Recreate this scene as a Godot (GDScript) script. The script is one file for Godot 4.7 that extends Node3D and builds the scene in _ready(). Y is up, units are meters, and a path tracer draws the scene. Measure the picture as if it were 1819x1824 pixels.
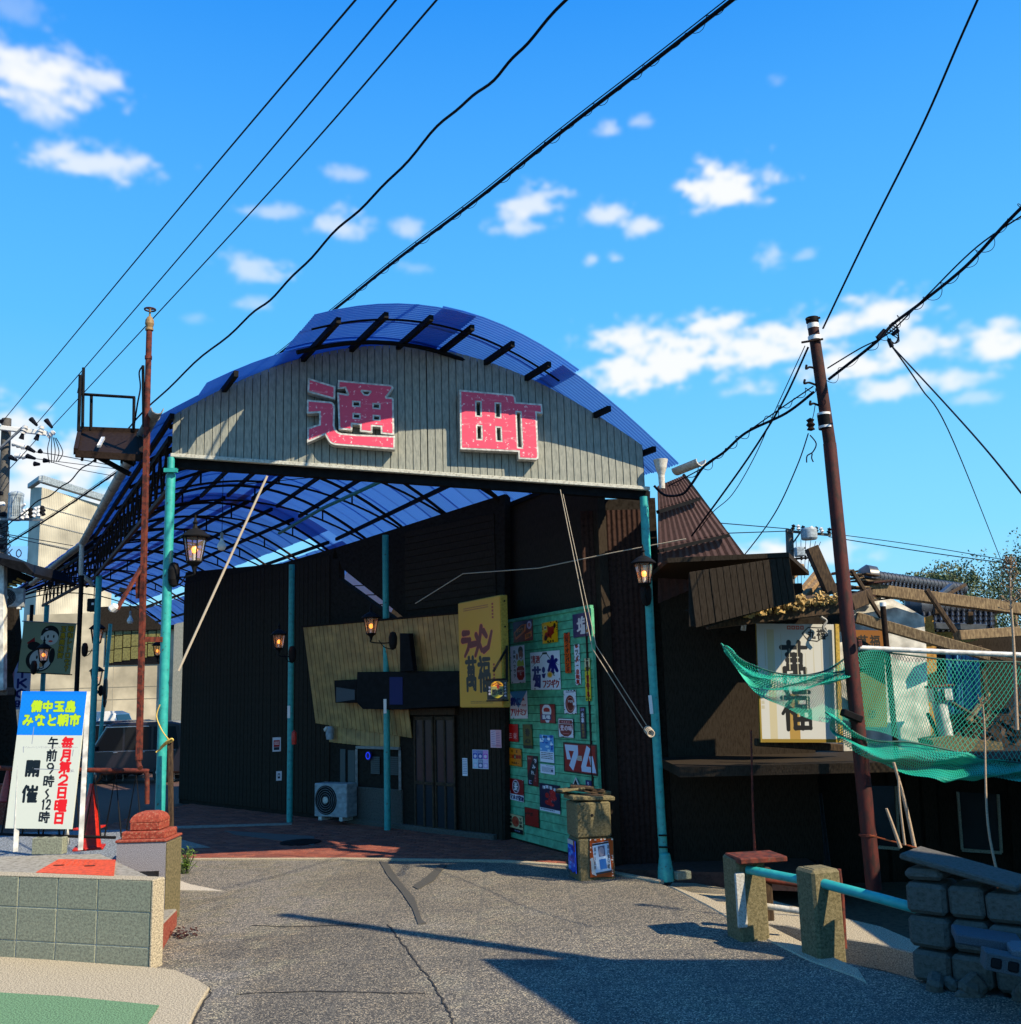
extends Node3D
# A covered shopping street seen from the road in front of it. Metres, y up, the camera stands at the origin and looks along -z.

var M := {}        # materials
var names := {}
var rng := RandomNumberGenerator.new()
const AX1 := Vector3(-0.46, 0, -0.888)    # axis of the near arcade
const PE1 := Vector3(0.888, 0, -0.46)     # across it, to the right
const L0 := Vector3(-4.27, 0, -12.45)     # foot of the left front column
const BEND := 10.0

# ---------------------------------------------------------------- mesh builder
class MB:
	var v := PackedVector3Array()
	var n := PackedVector3Array()
	var t := PackedVector2Array()
	var c := PackedColorArray()
	var use_c := false
	var col := Color(1, 1, 1)
	func put(p: Vector3, nn: Vector3, u: Vector2) -> void:
		v.append(p); n.append(nn); t.append(u)
		if use_c: c.append(col)
	func trin(a: Vector3, b: Vector3, d: Vector3, na: Vector3, nb: Vector3, nd: Vector3, ua := Vector2.ZERO, ub := Vector2.ZERO, ud := Vector2.ZERO) -> void:
		put(a, na, ua); put(d, nd, ud); put(b, nb, ub)
	func tri(a: Vector3, b: Vector3, d: Vector3, ua := Vector2.ZERO, ub := Vector2.ZERO, ud := Vector2.ZERO) -> void:
		var nn := (b - a).cross(d - a).normalized()
		trin(a, b, d, nn, nn, nn, ua, ub, ud)
	func quad(a: Vector3, b: Vector3, d: Vector3, e: Vector3) -> void:   # counter-clockwise from outside: lower left, lower right, upper right, upper left
		tri(a, b, d, Vector2(0, 1), Vector2(1, 1), Vector2(1, 0))
		tri(a, d, e, Vector2(0, 1), Vector2(1, 0), Vector2(0, 0))
	func oq4(a: Vector3, b: Vector3, d: Vector3, e: Vector3) -> MB:
		quad(e, d, b, a)
		return self
	func oquad(a: Vector3, b: Vector3, d: Vector3, e: Vector3, mid: Vector3) -> void:
		if (b - a).cross(d - a).dot((a + d) * 0.5 - mid) < 0: quad(e, d, b, a)
		else: quad(a, b, d, e)
	func otri(a: Vector3, b: Vector3, d: Vector3, mid: Vector3) -> void:
		if (b - a).cross(d - a).dot((a + b + d) / 3.0 - mid) < 0: tri(d, b, a)
		else: tri(a, b, d)
	func box(x: Transform3D, s: Vector3, b := 0.0) -> MB:
		var h := s * 0.5
		var mid := x.origin
		var p := func(g: Array, axis: int) -> Vector3:
			var q := Vector3(g[0] * (h.x - b), g[1] * (h.y - b), g[2] * (h.z - b))
			q[axis] = g[axis] * h[axis]
			return x * q
		for i in 3:
			var j := (i + 1) % 3
			var k := (i + 2) % 3
			for si in [-1, 1]:
				var g := [0, 0, 0]
				var q := []
				g[i] = si
				for m in [[-1, -1], [1, -1], [1, 1], [-1, 1]]:
					g[j] = m[0]; g[k] = m[1]
					q.append(p.call(g, i))
				oquad(q[0], q[1], q[2], q[3], mid)
				if b > 0:
					for sj in [-1, 1]:
						var g1 := [0, 0, 0]
						g1[i] = si; g1[j] = sj; g1[k] = -1
						var g2 := g1.duplicate()
						g2[k] = 1
						oquad(p.call(g1, i), p.call(g2, i), p.call(g2, j), p.call(g1, j), mid)
		if b > 0:
			for sx in [-1, 1]:
				for sy in [-1, 1]:
					for sz in [-1, 1]:
						var g := [sx, sy, sz]
						otri(p.call(g, 0), p.call(g, 1), p.call(g, 2), mid)
		return self
	func bx(at: Vector3, s: Vector3, b := 0.0, yaw := 0.0) -> MB:
		return box(Transform3D(Basis(Vector3.UP, yaw), at), s, b)
	func bar(a: Vector3, b: Vector3, w: float, h: float, bev := 0.0, upv := Vector3.UP) -> MB:   # square bar from a to b
		var z := (b - a).normalized()
		var x := upv.cross(z)
		if x.length() < 0.05: x = Vector3.RIGHT.cross(z)
		x = x.normalized()
		return box(Transform3D(Basis(x, z.cross(x), z), (a + b) * 0.5), Vector3(w, h, a.distance_to(b)), bev)
	func tube(p: Array, r: float, seg := 8, r2 := -1.0, cap := true) -> MB:
		var k := p.size()
		if r2 < 0: r2 = r
		var rings := []
		var norms := []
		var d0: Vector3 = (p[1] - p[0]).normalized()
		var s := d0.cross(Vector3.UP)
		if s.length() < 0.1: s = d0.cross(Vector3.RIGHT)
		s = s.normalized()
		var ds := []
		for i in k:
			var d: Vector3 = (p[mini(i + 1, k - 1)] - p[maxi(i - 1, 0)]).normalized()
			s = (s - d * s.dot(d)).normalized()
			var u := d.cross(s)
			var rr := lerpf(r, r2, float(i) / (k - 1))
			var ring := []
			var nr := []
			for j in seg:
				var a := TAU * j / seg
				var nn := s * cos(a) + u * sin(a)
				ring.append(p[i] + nn * rr); nr.append(nn)
			rings.append(ring); norms.append(nr); ds.append(d)
		for i in k - 1:
			for j in seg:
				var m := (j + 1) % seg
				trin(rings[i][j], rings[i][m], rings[i + 1][m], norms[i][j], norms[i][m], norms[i + 1][m])
				trin(rings[i][j], rings[i + 1][m], rings[i + 1][j], norms[i][j], norms[i + 1][m], norms[i + 1][j])
		if cap:
			for j in seg:
				var m := (j + 1) % seg
				tri(p[0], rings[0][m], rings[0][j])
				tri(p[k - 1], rings[k - 1][j], rings[k - 1][m])
		return self
	func lathe(x: Transform3D, prof: Array, seg := 16) -> MB:   # profile of (radius, height), from the bottom up
		for i in prof.size() - 1:
			var a: Vector2 = prof[i]
			var b: Vector2 = prof[i + 1]
			var e := (b - a).normalized()
			for j in seg:
				var q := []
				var nn := []
				for m in [j, j + 1]:
					var th: float = TAU * m / seg
					var o := Vector3(cos(th), 0, sin(th))
					nn.append((x.basis * (o * e.y - Vector3.UP * e.x)).normalized())
					q.append(x * (o * a.x + Vector3.UP * a.y)); q.append(x * (o * b.x + Vector3.UP * b.y))
				trin(q[0], q[1], q[3], nn[0], nn[0], nn[1])
				trin(q[0], q[3], q[2], nn[0], nn[1], nn[1])
		return self
	func prism(x: Transform3D, poly: Array, depth: float, bev := 0.0) -> MB:   # polygon in x, y pushed back along -z by depth; the front at z = 0
		var pp := PackedVector2Array(poly)
		if Geometry2D.is_polygon_clockwise(pp): pp.reverse()
		var idx := Geometry2D.triangulate_polygon(pp)
		var fr := pp
		if bev > 0:
			var o := Geometry2D.offset_polygon(pp, -bev, Geometry2D.JOIN_MITER)
			if o.size() == 1 and o[0].size() == pp.size(): fr = _match(o[0], pp)
			else: bev = 0.0
		for i in range(0, idx.size(), 3):
			var a := idx[i]
			var b := idx[i + 1]
			var d := idx[i + 2]
			if (pp[b] - pp[a]).cross(pp[d] - pp[a]) < 0:
				var sw := b
				b = d; d = sw
			tri(x * Vector3(fr[a].x, fr[a].y, 0), x * Vector3(fr[b].x, fr[b].y, 0), x * Vector3(fr[d].x, fr[d].y, 0))
			tri(x * Vector3(pp[a].x, pp[a].y, -depth), x * Vector3(pp[d].x, pp[d].y, -depth), x * Vector3(pp[b].x, pp[b].y, -depth))
		var m := pp.size()
		for i in m:
			var j := (i + 1) % m
			var a := pp[i]
			var b := pp[j]
			quad(x * Vector3(a.x, a.y, -depth), x * Vector3(b.x, b.y, -depth), x * Vector3(b.x, b.y, -bev), x * Vector3(a.x, a.y, -bev))
			if bev > 0:
				quad(x * Vector3(a.x, a.y, -bev), x * Vector3(b.x, b.y, -bev), x * Vector3(fr[j].x, fr[j].y, 0), x * Vector3(fr[i].x, fr[i].y, 0))
		return self
	func _match(o: PackedVector2Array, pp: PackedVector2Array) -> PackedVector2Array:
		var out := PackedVector2Array()
		if Geometry2D.is_polygon_clockwise(o): o.reverse()
		var best := 0
		var bd := 1e9
		for i in o.size():
			var d := o[i].distance_to(pp[0])
			if d < bd: bd = d; best = i
		for i in o.size(): out.append(o[(best + i) % o.size()])
		return out
	func plate(x: Transform3D, w: float, h: float, th: float) -> MB:   # a board whose front carries a print
		var a := Vector3(-w / 2, -h / 2, 0)
		var b := Vector3(w / 2, h / 2, 0)
		quad(x * a, x * Vector3(b.x, a.y, 0), x * b, x * Vector3(a.x, b.y, 0))
		var e := [a, Vector3(b.x, a.y, 0), b, Vector3(a.x, b.y, 0)]
		var k := Vector3(0, 0, -th)
		var uu := Vector2(0.01, 0.5)
		for i in 4:
			var p: Vector3 = x * e[i]
			var q: Vector3 = x * e[(i + 1) % 4]
			var r: Vector3 = x * (e[(i + 1) % 4] + k)
			var s: Vector3 = x * (e[i] + k)
			tri(s, r, q, uu, uu, uu); tri(s, q, p, uu, uu, uu)
		tri(x * (e[0] + k), x * (e[3] + k), x * (e[2] + k), uu, uu, uu); tri(x * (e[0] + k), x * (e[2] + k), x * (e[1] + k), uu, uu, uu)
		return self
	func corrugated(o: Vector3, du: Vector3, dv: Vector3, nn: Vector3, pitch: float, amp: float, per := 6, rows := 1) -> MB:   # ridges run along dv
		var w := du.length()
		var k := int(ceil(w / pitch * per))
		var un := du / w
		for i in k:
			var q := []
			var m := []
			for j in [i, i + 1]:
				var s: float = w * j / k
				var ph: float = TAU * s / pitch
				q.append(o + un * s + nn * (amp * sin(ph)))
				m.append((nn - un * (amp * TAU / pitch * cos(ph))).normalized())
			for r in rows:
				var a: Vector3 = dv * (float(r) / rows)
				var b: Vector3 = dv * (float(r + 1) / rows)
				trin(q[0] + a, q[1] + a, q[1] + b, m[0], m[1], m[1])
				trin(q[0] + a, q[1] + b, q[0] + b, m[0], m[1], m[0])
		return self
	func mesh() -> ArrayMesh:
		var a := []
		a.resize(Mesh.ARRAY_MAX)
		a[Mesh.ARRAY_VERTEX] = v; a[Mesh.ARRAY_NORMAL] = n; a[Mesh.ARRAY_TEX_UV] = t
		if use_c: a[Mesh.ARRAY_COLOR] = c
		var am := ArrayMesh.new()
		am.add_surface_from_arrays(Mesh.PRIMITIVE_TRIANGLES, a)
		return am

# ---------------------------------------------------------------- painter for prints
class Cv:
	var w: int
	var h: int
	var d := PackedByteArray()
	var rg := RandomNumberGenerator.new()
	static var GL := {}
	func _init(ww: int, hh: int, bg: Color) -> void:
		w = ww; h = hh
		d.resize(w * h * 4)
		rg.seed = ww * 31 + hh
		rect(0, 0, w, h, bg)
	func px(x: int, y: int, c: Color, a := 1.0) -> void:
		if x < 0 or y < 0 or x >= w or y >= h: return
		var i := (y * w + x) * 4
		d[i] = int(lerpf(d[i], c.r * 255, a)); d[i + 1] = int(lerpf(d[i + 1], c.g * 255, a)); d[i + 2] = int(lerpf(d[i + 2], c.b * 255, a)); d[i + 3] = 255
	func rect(x0: float, y0: float, x1: float, y1: float, c: Color) -> Cv:
		for y in range(maxi(0, int(y0)), mini(h, int(y1))):
			for x in range(maxi(0, int(x0)), mini(w, int(x1))): px(x, y, c)
		return self
	func oval(cx: float, cy: float, rx: float, ry: float, c: Color) -> Cv:
		for y in range(int(cy - ry) - 1, int(cy + ry) + 2):
			for x in range(int(cx - rx) - 1, int(cx + rx) + 2):
				var q := Vector2((x + 0.5 - cx) / rx, (y + 0.5 - cy) / ry).length()
				px(x, y, c, clampf((1.0 - q) * minf(rx, ry) + 0.5, 0, 1))
		return self
	func poly(p: Array, c: Color) -> Cv:
		var pp := PackedVector2Array(p)
		var lo := pp[0]
		var hi := pp[0]
		for q in pp:
			lo = lo.min(q); hi = hi.max(q)
		for y in range(int(lo.y), int(hi.y) + 1):
			for x in range(int(lo.x), int(hi.x) + 1):
				if Geometry2D.is_point_in_polygon(Vector2(x + 0.5, y + 0.5), pp): px(x, y, c)
		return self
	func line(a: Vector2, b: Vector2, wa: float, wb: float, c: Color) -> Cv:
		var mw := maxf(wa, wb) / 2 + 1
		var lo := a.min(b) - Vector2(mw, mw)
		var hi := a.max(b) + Vector2(mw, mw)
		var ab := b - a
		var l2 := maxf(ab.length_squared(), 1e-6)
		for y in range(int(lo.y), int(hi.y) + 1):
			for x in range(int(lo.x), int(hi.x) + 1):
				var q := Vector2(x + 0.5, y + 0.5)
				var k := clampf((q - a).dot(ab) / l2, 0, 1)
				var e := lerpf(wa, wb, k) / 2 - q.distance_to(a + ab * k)
				if e > -0.5: px(x, y, c, clampf(e + 0.5, 0, 1))
		return self
	func glyph(ch: String, x: float, y: float, gw: float, gh: float, th: float, c: Color, brush := 0.0) -> Cv:
		if not GL.has(ch): return self
		for s in (GL[ch] as String).split(";"):
			var pts := []
			for k in s.strip_edges().split(" "):
				pts.append(Vector2(x + gw * float(k.substr(0, 2)) / 99.0, y + gh * float(k.substr(2, 2)) / 99.0))
			for i in pts.size() - 1:
				var f := float(i) / maxf(1, pts.size() - 1)
				line(pts[i], pts[i + 1], th * (1.0 + brush * (0.5 - f)), th * (1.0 + brush * (0.3 - f - 0.4)), c)
		return self
	func row(s: String, x: float, y: float, gw: float, gh: float, step: float, th: float, c: Color, brush := 0.0) -> Cv:
		for i in s.length(): glyph(s[i], x + step * i, y, gw, gh, th, c, brush)
		return self
	func column(s: String, x: float, y: float, gw: float, gh: float, step: float, th: float, c: Color, brush := 0.0) -> Cv:
		for i in s.length(): glyph(s[i], x, y + step * i, gw, gh, th, c, brush)
		return self
	func small(x0: float, y0: float, x1: float, y1: float, lines: int, c: Color) -> Cv:   # lines of print too small to read
		var st := (y1 - y0) / lines
		for i in lines:
			var x := x0
			while x < x1 - 1:
				var k := rg.randf_range(0.5, 1.0) * st * 0.6
				rect(x, y0 + st * i, minf(x + k + 1, x1), y0 + st * i + maxf(1.0, st * 0.55), c)
				x += k + 1 + st * 0.25
		return self
	func chips(n: int, c: Color, edge := true) -> Cv:   # chipped enamel and rust along the edges
		for i in n:
			var x := rg.randf() * w
			var y := rg.randf() * h
			if edge:
				match rg.randi() % 4:
					0: x = rg.randf() * w * 0.04
					1: x = w - rg.randf() * w * 0.04
					2: y = rg.randf() * h * 0.04
					3: y = h - rg.randf() * h * 0.04
			var r := rg.randf_range(0.008, 0.035) * (w + h) * 0.5
			oval(x, y, r * rg.randf_range(0.6, 1.6), r, c)
		return self
	func border(t: float, c: Color) -> Cv:
		rect(0, 0, w, t, c); rect(0, h - t, w, h, c); rect(0, 0, t, h, c); rect(w - t, 0, w, h, c)
		return self
	func mat(rough := 0.4, glow := 0.0) -> StandardMaterial3D:
		var im := Image.create_from_data(w, h, false, Image.FORMAT_RGBA8, d)
		im.generate_mipmaps()
		var m := StandardMaterial3D.new()
		m.albedo_texture = ImageTexture.create_from_image(im)
		m.texture_repeat = false
		m.roughness = rough
		return m

# ---------------------------------------------------------------- nodes
func numbered(s: String) -> String:
	names[s] = names.get(s, -1) + 1
	return s if names[s] == 0 else "%s_%03d" % [s, names[s]]
func thing(called: String, label: String, category: String, at := Vector3.ZERO, group := "", yaw := 0.0) -> Node3D:
	var o := Node3D.new()
	o.name = numbered(called)
	add_child(o, true)
	o.position = at; o.rotation.y = yaw
	tag(o, label, category, group)
	return o
func tag(o: Node3D, label: String, category: String, group := "") -> Node3D:
	o.set_meta("label", label); o.set_meta("category", category)
	if group: o.set_meta("group", group)
	return o
func obj(called: String, mb, m: Material, parent: Node3D = null) -> MeshInstance3D:
	var o := MeshInstance3D.new()
	o.mesh = mb.mesh() if mb is MB else mb
	o.name = called if parent else numbered(called)
	o.material_override = m
	(parent if parent else self).add_child(o, true)
	return o
func part(called: String, mb, m: Material, parent: Node3D) -> MeshInstance3D:   # built in world coordinates, hung under a thing that stands elsewhere
	var o := obj(called, mb, m, parent)
	var up := parent
	var x := Transform3D()
	while up != self and up is Node3D:
		x = up.transform * x
		up = up.get_parent()
	o.transform = x.affine_inverse()
	return o
func struct(called: String, mb, m: Material) -> MeshInstance3D:
	var o := obj(called, mb, m)
	o.set_meta("kind", "structure")
	return o
func one(called: String, mb, m: Material, label: String, category: String, group := "") -> MeshInstance3D:   # a thing that is one mesh
	var o := obj(called, mb, m)
	tag(o, label, category, group)
	return o
func dup(src: Node3D, at: Vector3, yaw: float, label := "") -> Node3D:
	var r: Node3D = src.duplicate()
	r.name = numbered(String(src.name).rstrip("0123456789").trim_suffix("_"))
	add_child(r, true)
	r.position = at; r.rotation.y = yaw
	if label: r.set_meta("label", label)
	return r
func sag(a: Vector3, b: Vector3, drop: float, k := 16) -> Array:
	var p := []
	for i in k + 1:
		var f := float(i) / k
		p.append(a.lerp(b, f) - Vector3.UP * drop * 4 * f * (1 - f))
	return p
func smooth_path(p: Array, k := 6) -> Array:
	var out := []
	for i in p.size() - 1:
		var a: Vector3 = p[maxi(i - 1, 0)]
		var b: Vector3 = p[i]
		var c: Vector3 = p[i + 1]
		var d: Vector3 = p[mini(i + 2, p.size() - 1)]
		for j in k: out.append(b.cubic_interpolate(c, a, d, float(j) / k))
	out.append(p[-1])
	return out
func coil(p: Array, r: float, turns: float) -> Array:   # a thin wire wound loosely round a cable
	var out := []
	var k := p.size()
	for i in (k - 1) * 6 + 1:
		var f := float(i) / ((k - 1) * 6) * (k - 1)
		var j := mini(int(f), k - 2)
		var q: Vector3 = p[j].lerp(p[j + 1], f - j)
		var d: Vector3 = (p[j + 1] - p[j]).normalized()
		var s := d.cross(Vector3.UP).normalized()
		var ph := TAU * turns * f / (k - 1)
		var rr := r * (1.0 + 0.5 * sin(ph * 0.37 + 1.0))
		out.append(q + (s * cos(ph) + d.cross(s) * sin(ph)) * rr + Vector3.DOWN * r * 0.4)
	return out

# ---------------------------------------------------------------- materials
var NT := {}
func noise_tex(kind: String) -> Texture2D:
	if NT.has(kind): return NT[kind]
	var f := FastNoiseLite.new()
	var t := NoiseTexture2D.new()
	t.width = 512; t.height = 512; t.seamless = true; t.noise = f; t.normalize = true
	var g := Gradient.new()
	f.noise_type = FastNoiseLite.TYPE_SIMPLEX
	f.fractal_type = FastNoiseLite.FRACTAL_FBM
	var st := []
	match kind:
		"soft":
			f.frequency = 0.012; f.fractal_octaves = 6
			st = [0.0, Color(0.62, 0.62, 0.62), 1.0, Color(1, 1, 1)]
		"grime":
			f.frequency = 0.03; f.fractal_octaves = 7; f.fractal_gain = 0.72
			st = [0.0, Color(0.5, 0.48, 0.44), 0.3, Color(0.78, 0.76, 0.73), 0.5, Color(0.92, 0.92, 0.9), 1.0, Color(1, 1, 1)]
		"speck":
			f.frequency = 0.12; f.fractal_octaves = 3; f.fractal_gain = 0.8
			st = [0.0, Color(0.25, 0.25, 0.25), 0.42, Color(0.72, 0.72, 0.72), 0.6, Color(0.95, 0.95, 0.95), 1.0, Color(1, 1, 1)]
		"asphalt":
			f.noise_type = FastNoiseLite.TYPE_CELLULAR; f.frequency = 0.115; f.fractal_type = FastNoiseLite.FRACTAL_NONE
			f.cellular_return_type = FastNoiseLite.RETURN_CELL_VALUE; f.cellular_jitter = 1.0
			t.width = 1024; t.height = 1024
			st = [0.0, Color(0.20, 0.20, 0.20), 0.35, Color(0.32, 0.315, 0.31), 0.65, Color(0.42, 0.41, 0.39), 0.86, Color(0.58, 0.55, 0.50), 1.0, Color(0.82, 0.76, 0.66)]
		"asphalt_h":
			f.noise_type = FastNoiseLite.TYPE_CELLULAR; f.frequency = 0.115; f.fractal_type = FastNoiseLite.FRACTAL_NONE
			f.cellular_return_type = FastNoiseLite.RETURN_DISTANCE; f.cellular_jitter = 1.0
			t.width = 1024; t.height = 1024
			st = [0.0, Color(1, 1, 1), 1.0, Color(0, 0, 0)]
		"rust":
			f.frequency = 0.016; f.fractal_octaves = 6; f.fractal_gain = 0.6
			st = [0.0, Color(0.12, 0.05, 0.035), 0.4, Color(0.30, 0.10, 0.06), 0.6, Color(0.46, 0.17, 0.08), 0.8, Color(0.36, 0.2, 0.14), 1.0, Color(0.5, 0.36, 0.28)]
		"wood":
			f.frequency = 0.012; f.fractal_octaves = 5; f.fractal_gain = 0.5
			st = [0.0, Color(0.3, 0.24, 0.17), 0.4, Color(0.46, 0.38, 0.28), 0.7, Color(0.56, 0.48, 0.36), 1.0, Color(0.68, 0.6, 0.48)]
		"pink":
			f.frequency = 0.018; f.fractal_octaves = 6; f.fractal_gain = 0.66
			st = [0.0, Color(0.86, 0.24, 0.36), 0.74, Color(0.88, 0.26, 0.38), 0.79, Color(0.92, 0.5, 0.56), 0.85, Color(0.95, 0.85, 0.83), 1.0, Color(0.95, 0.9, 0.88)]
		"teal":
			f.frequency = 0.014; f.fractal_octaves = 5; f.fractal_gain = 0.6
			st = [0.0, Color(0.22, 0.13, 0.08), 0.1, Color(0.25, 0.2, 0.14), 0.15, Color(0.16, 0.56, 0.55), 0.6, Color(0.18, 0.62, 0.60), 1.0, Color(0.28, 0.68, 0.64)]
		"redkerb":
			f.frequency = 0.03; f.fractal_octaves = 6; f.fractal_gain = 0.65
			st = [0.0, Color(0.3, 0.12, 0.08), 0.35, Color(0.5, 0.19, 0.13), 0.62, Color(0.6, 0.25, 0.17), 0.78, Color(0.58, 0.42, 0.33), 1.0, Color(0.7, 0.62, 0.5)]
		"galv":
			f.frequency = 0.03; f.fractal_octaves = 6; f.fractal_gain = 0.6
			st = [0.0, Color(0.42, 0.43, 0.42), 0.5, Color(0.52, 0.53, 0.515), 1.0, Color(0.61, 0.61, 0.58)]
		"blockw":
			f.frequency = 0.04; f.fractal_octaves = 7; f.fractal_gain = 0.85
			st = [0.0, Color(0.3, 0.3, 0.26), 0.36, Color(0.45, 0.45, 0.4), 0.5, Color(0.54, 0.55, 0.48), 1.0, Color(0.66, 0.66, 0.58)]
		"render":
			f.frequency = 0.09; f.fractal_octaves = 4; f.fractal_gain = 0.7
			st = [0.0, Color(0.3, 0.29, 0.31), 0.45, Color(0.5, 0.49, 0.51), 1.0, Color(0.74, 0.72, 0.74)]
		"mosscon":
			f.frequency = 0.035; f.fractal_octaves = 7; f.fractal_gain = 0.82
			st = [0.0, Color(0.2, 0.18, 0.11), 0.4, Color(0.38, 0.35, 0.24), 0.6, Color(0.47, 0.43, 0.31), 1.0, Color(0.6, 0.56, 0.45)]
		"gravel":
			f.noise_type = FastNoiseLite.TYPE_CELLULAR; f.frequency = 0.06; f.fractal_type = FastNoiseLite.FRACTAL_NONE
			f.cellular_return_type = FastNoiseLite.RETURN_CELL_VALUE
			st = [0.0, Color(0.2, 0.22, 0.24), 1.0, Color(0.7, 0.72, 0.74)]
	g.offsets = PackedFloat32Array(); g.colors = PackedColorArray()
	var offs := PackedFloat32Array()
	var cols := PackedColorArray()
	for i in range(0, st.size(), 2):
		offs.append(st[i]); cols.append(st[i + 1])
	g.offsets = offs; g.colors = cols
	t.color_ramp = g
	f.seed = kind.hash() % 1000
	NT[kind] = t
	return t
func mk(c: Color, rough := 0.85, tex := "", scale := Vector3.ONE, bump := "", bump_cm := 0.0, metal := 0.0) -> StandardMaterial3D:   # c is linear
	var m := StandardMaterial3D.new()
	m.albedo_color = c.linear_to_srgb()
	m.roughness = rough; m.metallic = metal
	if tex:
		m.albedo_texture = noise_tex(tex)
	if bump:
		m.heightmap_enabled = true; m.heightmap_texture = noise_tex(bump); m.heightmap_scale = bump_cm
	if tex or bump:
		m.uv1_triplanar = true; m.uv1_world_triplanar = true; m.uv1_scale = scale
	return m
func p3(x: float, y: float, z: float) -> Vector3: return Vector3(x, y, z)
func V(s: float) -> Vector3: return Vector3(s, s, s)

func materials() -> void:
	M.asphalt = mk(Color(1.0, 1.0, 1.0), 0.95, "asphalt", V(0.95), "asphalt_h", 0.4)
	M.asphalt.vertex_color_use_as_albedo = true
	M.concrete = mk(Color(0.56, 0.48, 0.34), 0.95, "speck", V(0.8), "speck", 0.25)
	M.concrete_grey = mk(Color(0.33, 0.31, 0.27), 0.95, "grime", V(0.7), "speck", 0.25)
	M.green_paint = mk(Color(0.17, 0.34, 0.17), 0.9, "speck", V(0.8), "speck", 0.2)
	M.block = mk(Color(0.95, 0.98, 0.95), 0.97, "blockw", V(1.4), "speck", 0.3)
	M.mortar = mk(Color(0.6, 0.58, 0.5), 0.97, "speck", V(1.4))
	M.render = mk(Color(0.95, 0.95, 0.97), 0.97, "render", V(1.6), "render", 0.8)
	M.moss = mk(Color(0.9, 0.9, 0.9), 0.97, "mosscon", V(1.2), "speck", 0.4)
	M.redkerb = mk(Color(1, 1, 1), 0.92, "redkerb", V(1.3), "speck", 0.25)
	M.orange_plate = mk(Color(0.75, 0.09, 0.025), 0.6, "grime", V(0.8))
	M.brick = [mk(Color(0.34, 0.085, 0.05), 0.9, "speck", V(2)), mk(Color(0.25, 0.07, 0.05), 0.9, "speck", V(2)), mk(Color(0.4, 0.12, 0.075), 0.9, "speck", V(2))]
	M.gravel = mk(Color(0.9, 0.95, 1.0), 0.95, "gravel", V(3.0), "gravel", 2.0)
	M.earth = mk(Color(0.09, 0.075, 0.05), 0.98, "grime", V(0.5))
	M.galv = mk(Color(1.0, 1.0, 0.92), 0.6, "galv", Vector3(1.5, 0.35, 1.5))
	M.trim = mk(Color(0.55, 0.55, 0.5), 0.5, "grime", V(1.0))
	M.steel_black = mk(Color(0.012, 0.012, 0.014), 0.6, "soft", V(1))
	M.steel_brown = mk(Color(0.025, 0.016, 0.013), 0.7, "grime", V(1))
	M.rust = mk(Color(0.85, 0.8, 0.8), 0.85, "rust", V(0.9), "speck", 0.15)
	M.rust_dark = mk(Color(0.3, 0.24, 0.24), 0.85, "rust", V(0.9))
	M.redpole = mk(Color(0.42, 0.14, 0.12), 0.75, "rust", Vector3(1.2, 0.4, 1.2))
	M.teal = mk(Color(0.95, 1, 1), 0.45, "teal", V(1.1))
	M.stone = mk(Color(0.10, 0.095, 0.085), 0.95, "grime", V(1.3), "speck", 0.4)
	M.pvc = mk(Color(0.3, 0.31, 0.32), 0.45, "soft", V(1))
	M.pvc_white = mk(Color(0.66, 0.64, 0.6), 0.45, "grime", V(1))
	M.blues = []
	for k in 4:      # sheets of different age
		var f: float = [1.0, 0.85, 1.1, 0.93][k]
		var b := mk(Color(0.03, 0.12, 0.40) * f, 0.4)
		b.backlight_enabled = true
		b.backlight = (Color(0.07, 0.23, 0.62) * minf(f, 1.0)).linear_to_srgb()
		M.blues.append(b)
	M.pink = mk(Color(1, 1, 1), 0.5, "pink", V(0.9))
	M.letter_white = mk(Color(0.82, 0.8, 0.75), 0.5, "soft", V(2))
	M.letter_side = mk(Color(0.3, 0.29, 0.24), 0.6, "grime", V(2))
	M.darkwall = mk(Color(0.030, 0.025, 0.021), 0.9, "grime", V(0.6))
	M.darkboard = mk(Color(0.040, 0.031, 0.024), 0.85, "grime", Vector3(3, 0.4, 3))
	M.maroon = mk(Color(0.075, 0.036, 0.04), 0.7, "grime", V(0.6))
	M.maroon_dark = mk(Color(0.05, 0.028, 0.024), 0.8, "grime", V(0.6))
	M.beige = mk(Color(0.62, 0.36, 0.12), 0.6, "soft", V(0.5))
	M.green_board = mk(Color(0.13, 0.60, 0.33), 0.55, "soft", V(0.8))
	M.cream = mk(Color(0.74, 0.65, 0.46), 0.9, "soft", V(0.07))
	M.cream_metal = mk(Color(0.66, 0.62, 0.5), 0.6, "soft", V(0.05))
	M.white_paint = mk(Color(0.78, 0.78, 0.75), 0.5, "soft", V(1))
	M.plaster = mk(Color(0.92, 0.90, 0.82), 0.9, "soft", V(0.5))
	M.wood = mk(Color(0.75, 0.74, 0.7), 0.9, "wood", Vector3(4, 1.2, 4), "wood", 0.3)
	M.wood_pale = mk(Color(1.2, 1.1, 0.95), 0.9, "wood", Vector3(5, 1.5, 5), "wood", 0.2)
	M.wood_dark = mk(Color(0.22, 0.18, 0.15), 0.9, "wood", Vector3(4, 1.2, 4))
	M.ochre = mk(Color(0.5, 0.27, 0.06), 0.9, "grime", V(1))
	M.yellow_board = mk(Color(0.55, 0.36, 0.05), 0.7, "grime", V(1.2))
	M.straw = mk(Color(0.62, 0.42, 0.16), 0.95, "speck", V(2))
	M.tile = mk(Color(0.07, 0.08, 0.10), 0.35, "soft", V(1))
	M.tarp = mk(Color(0.08, 0.28, 0.55), 0.5, "soft", V(1.5))
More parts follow.
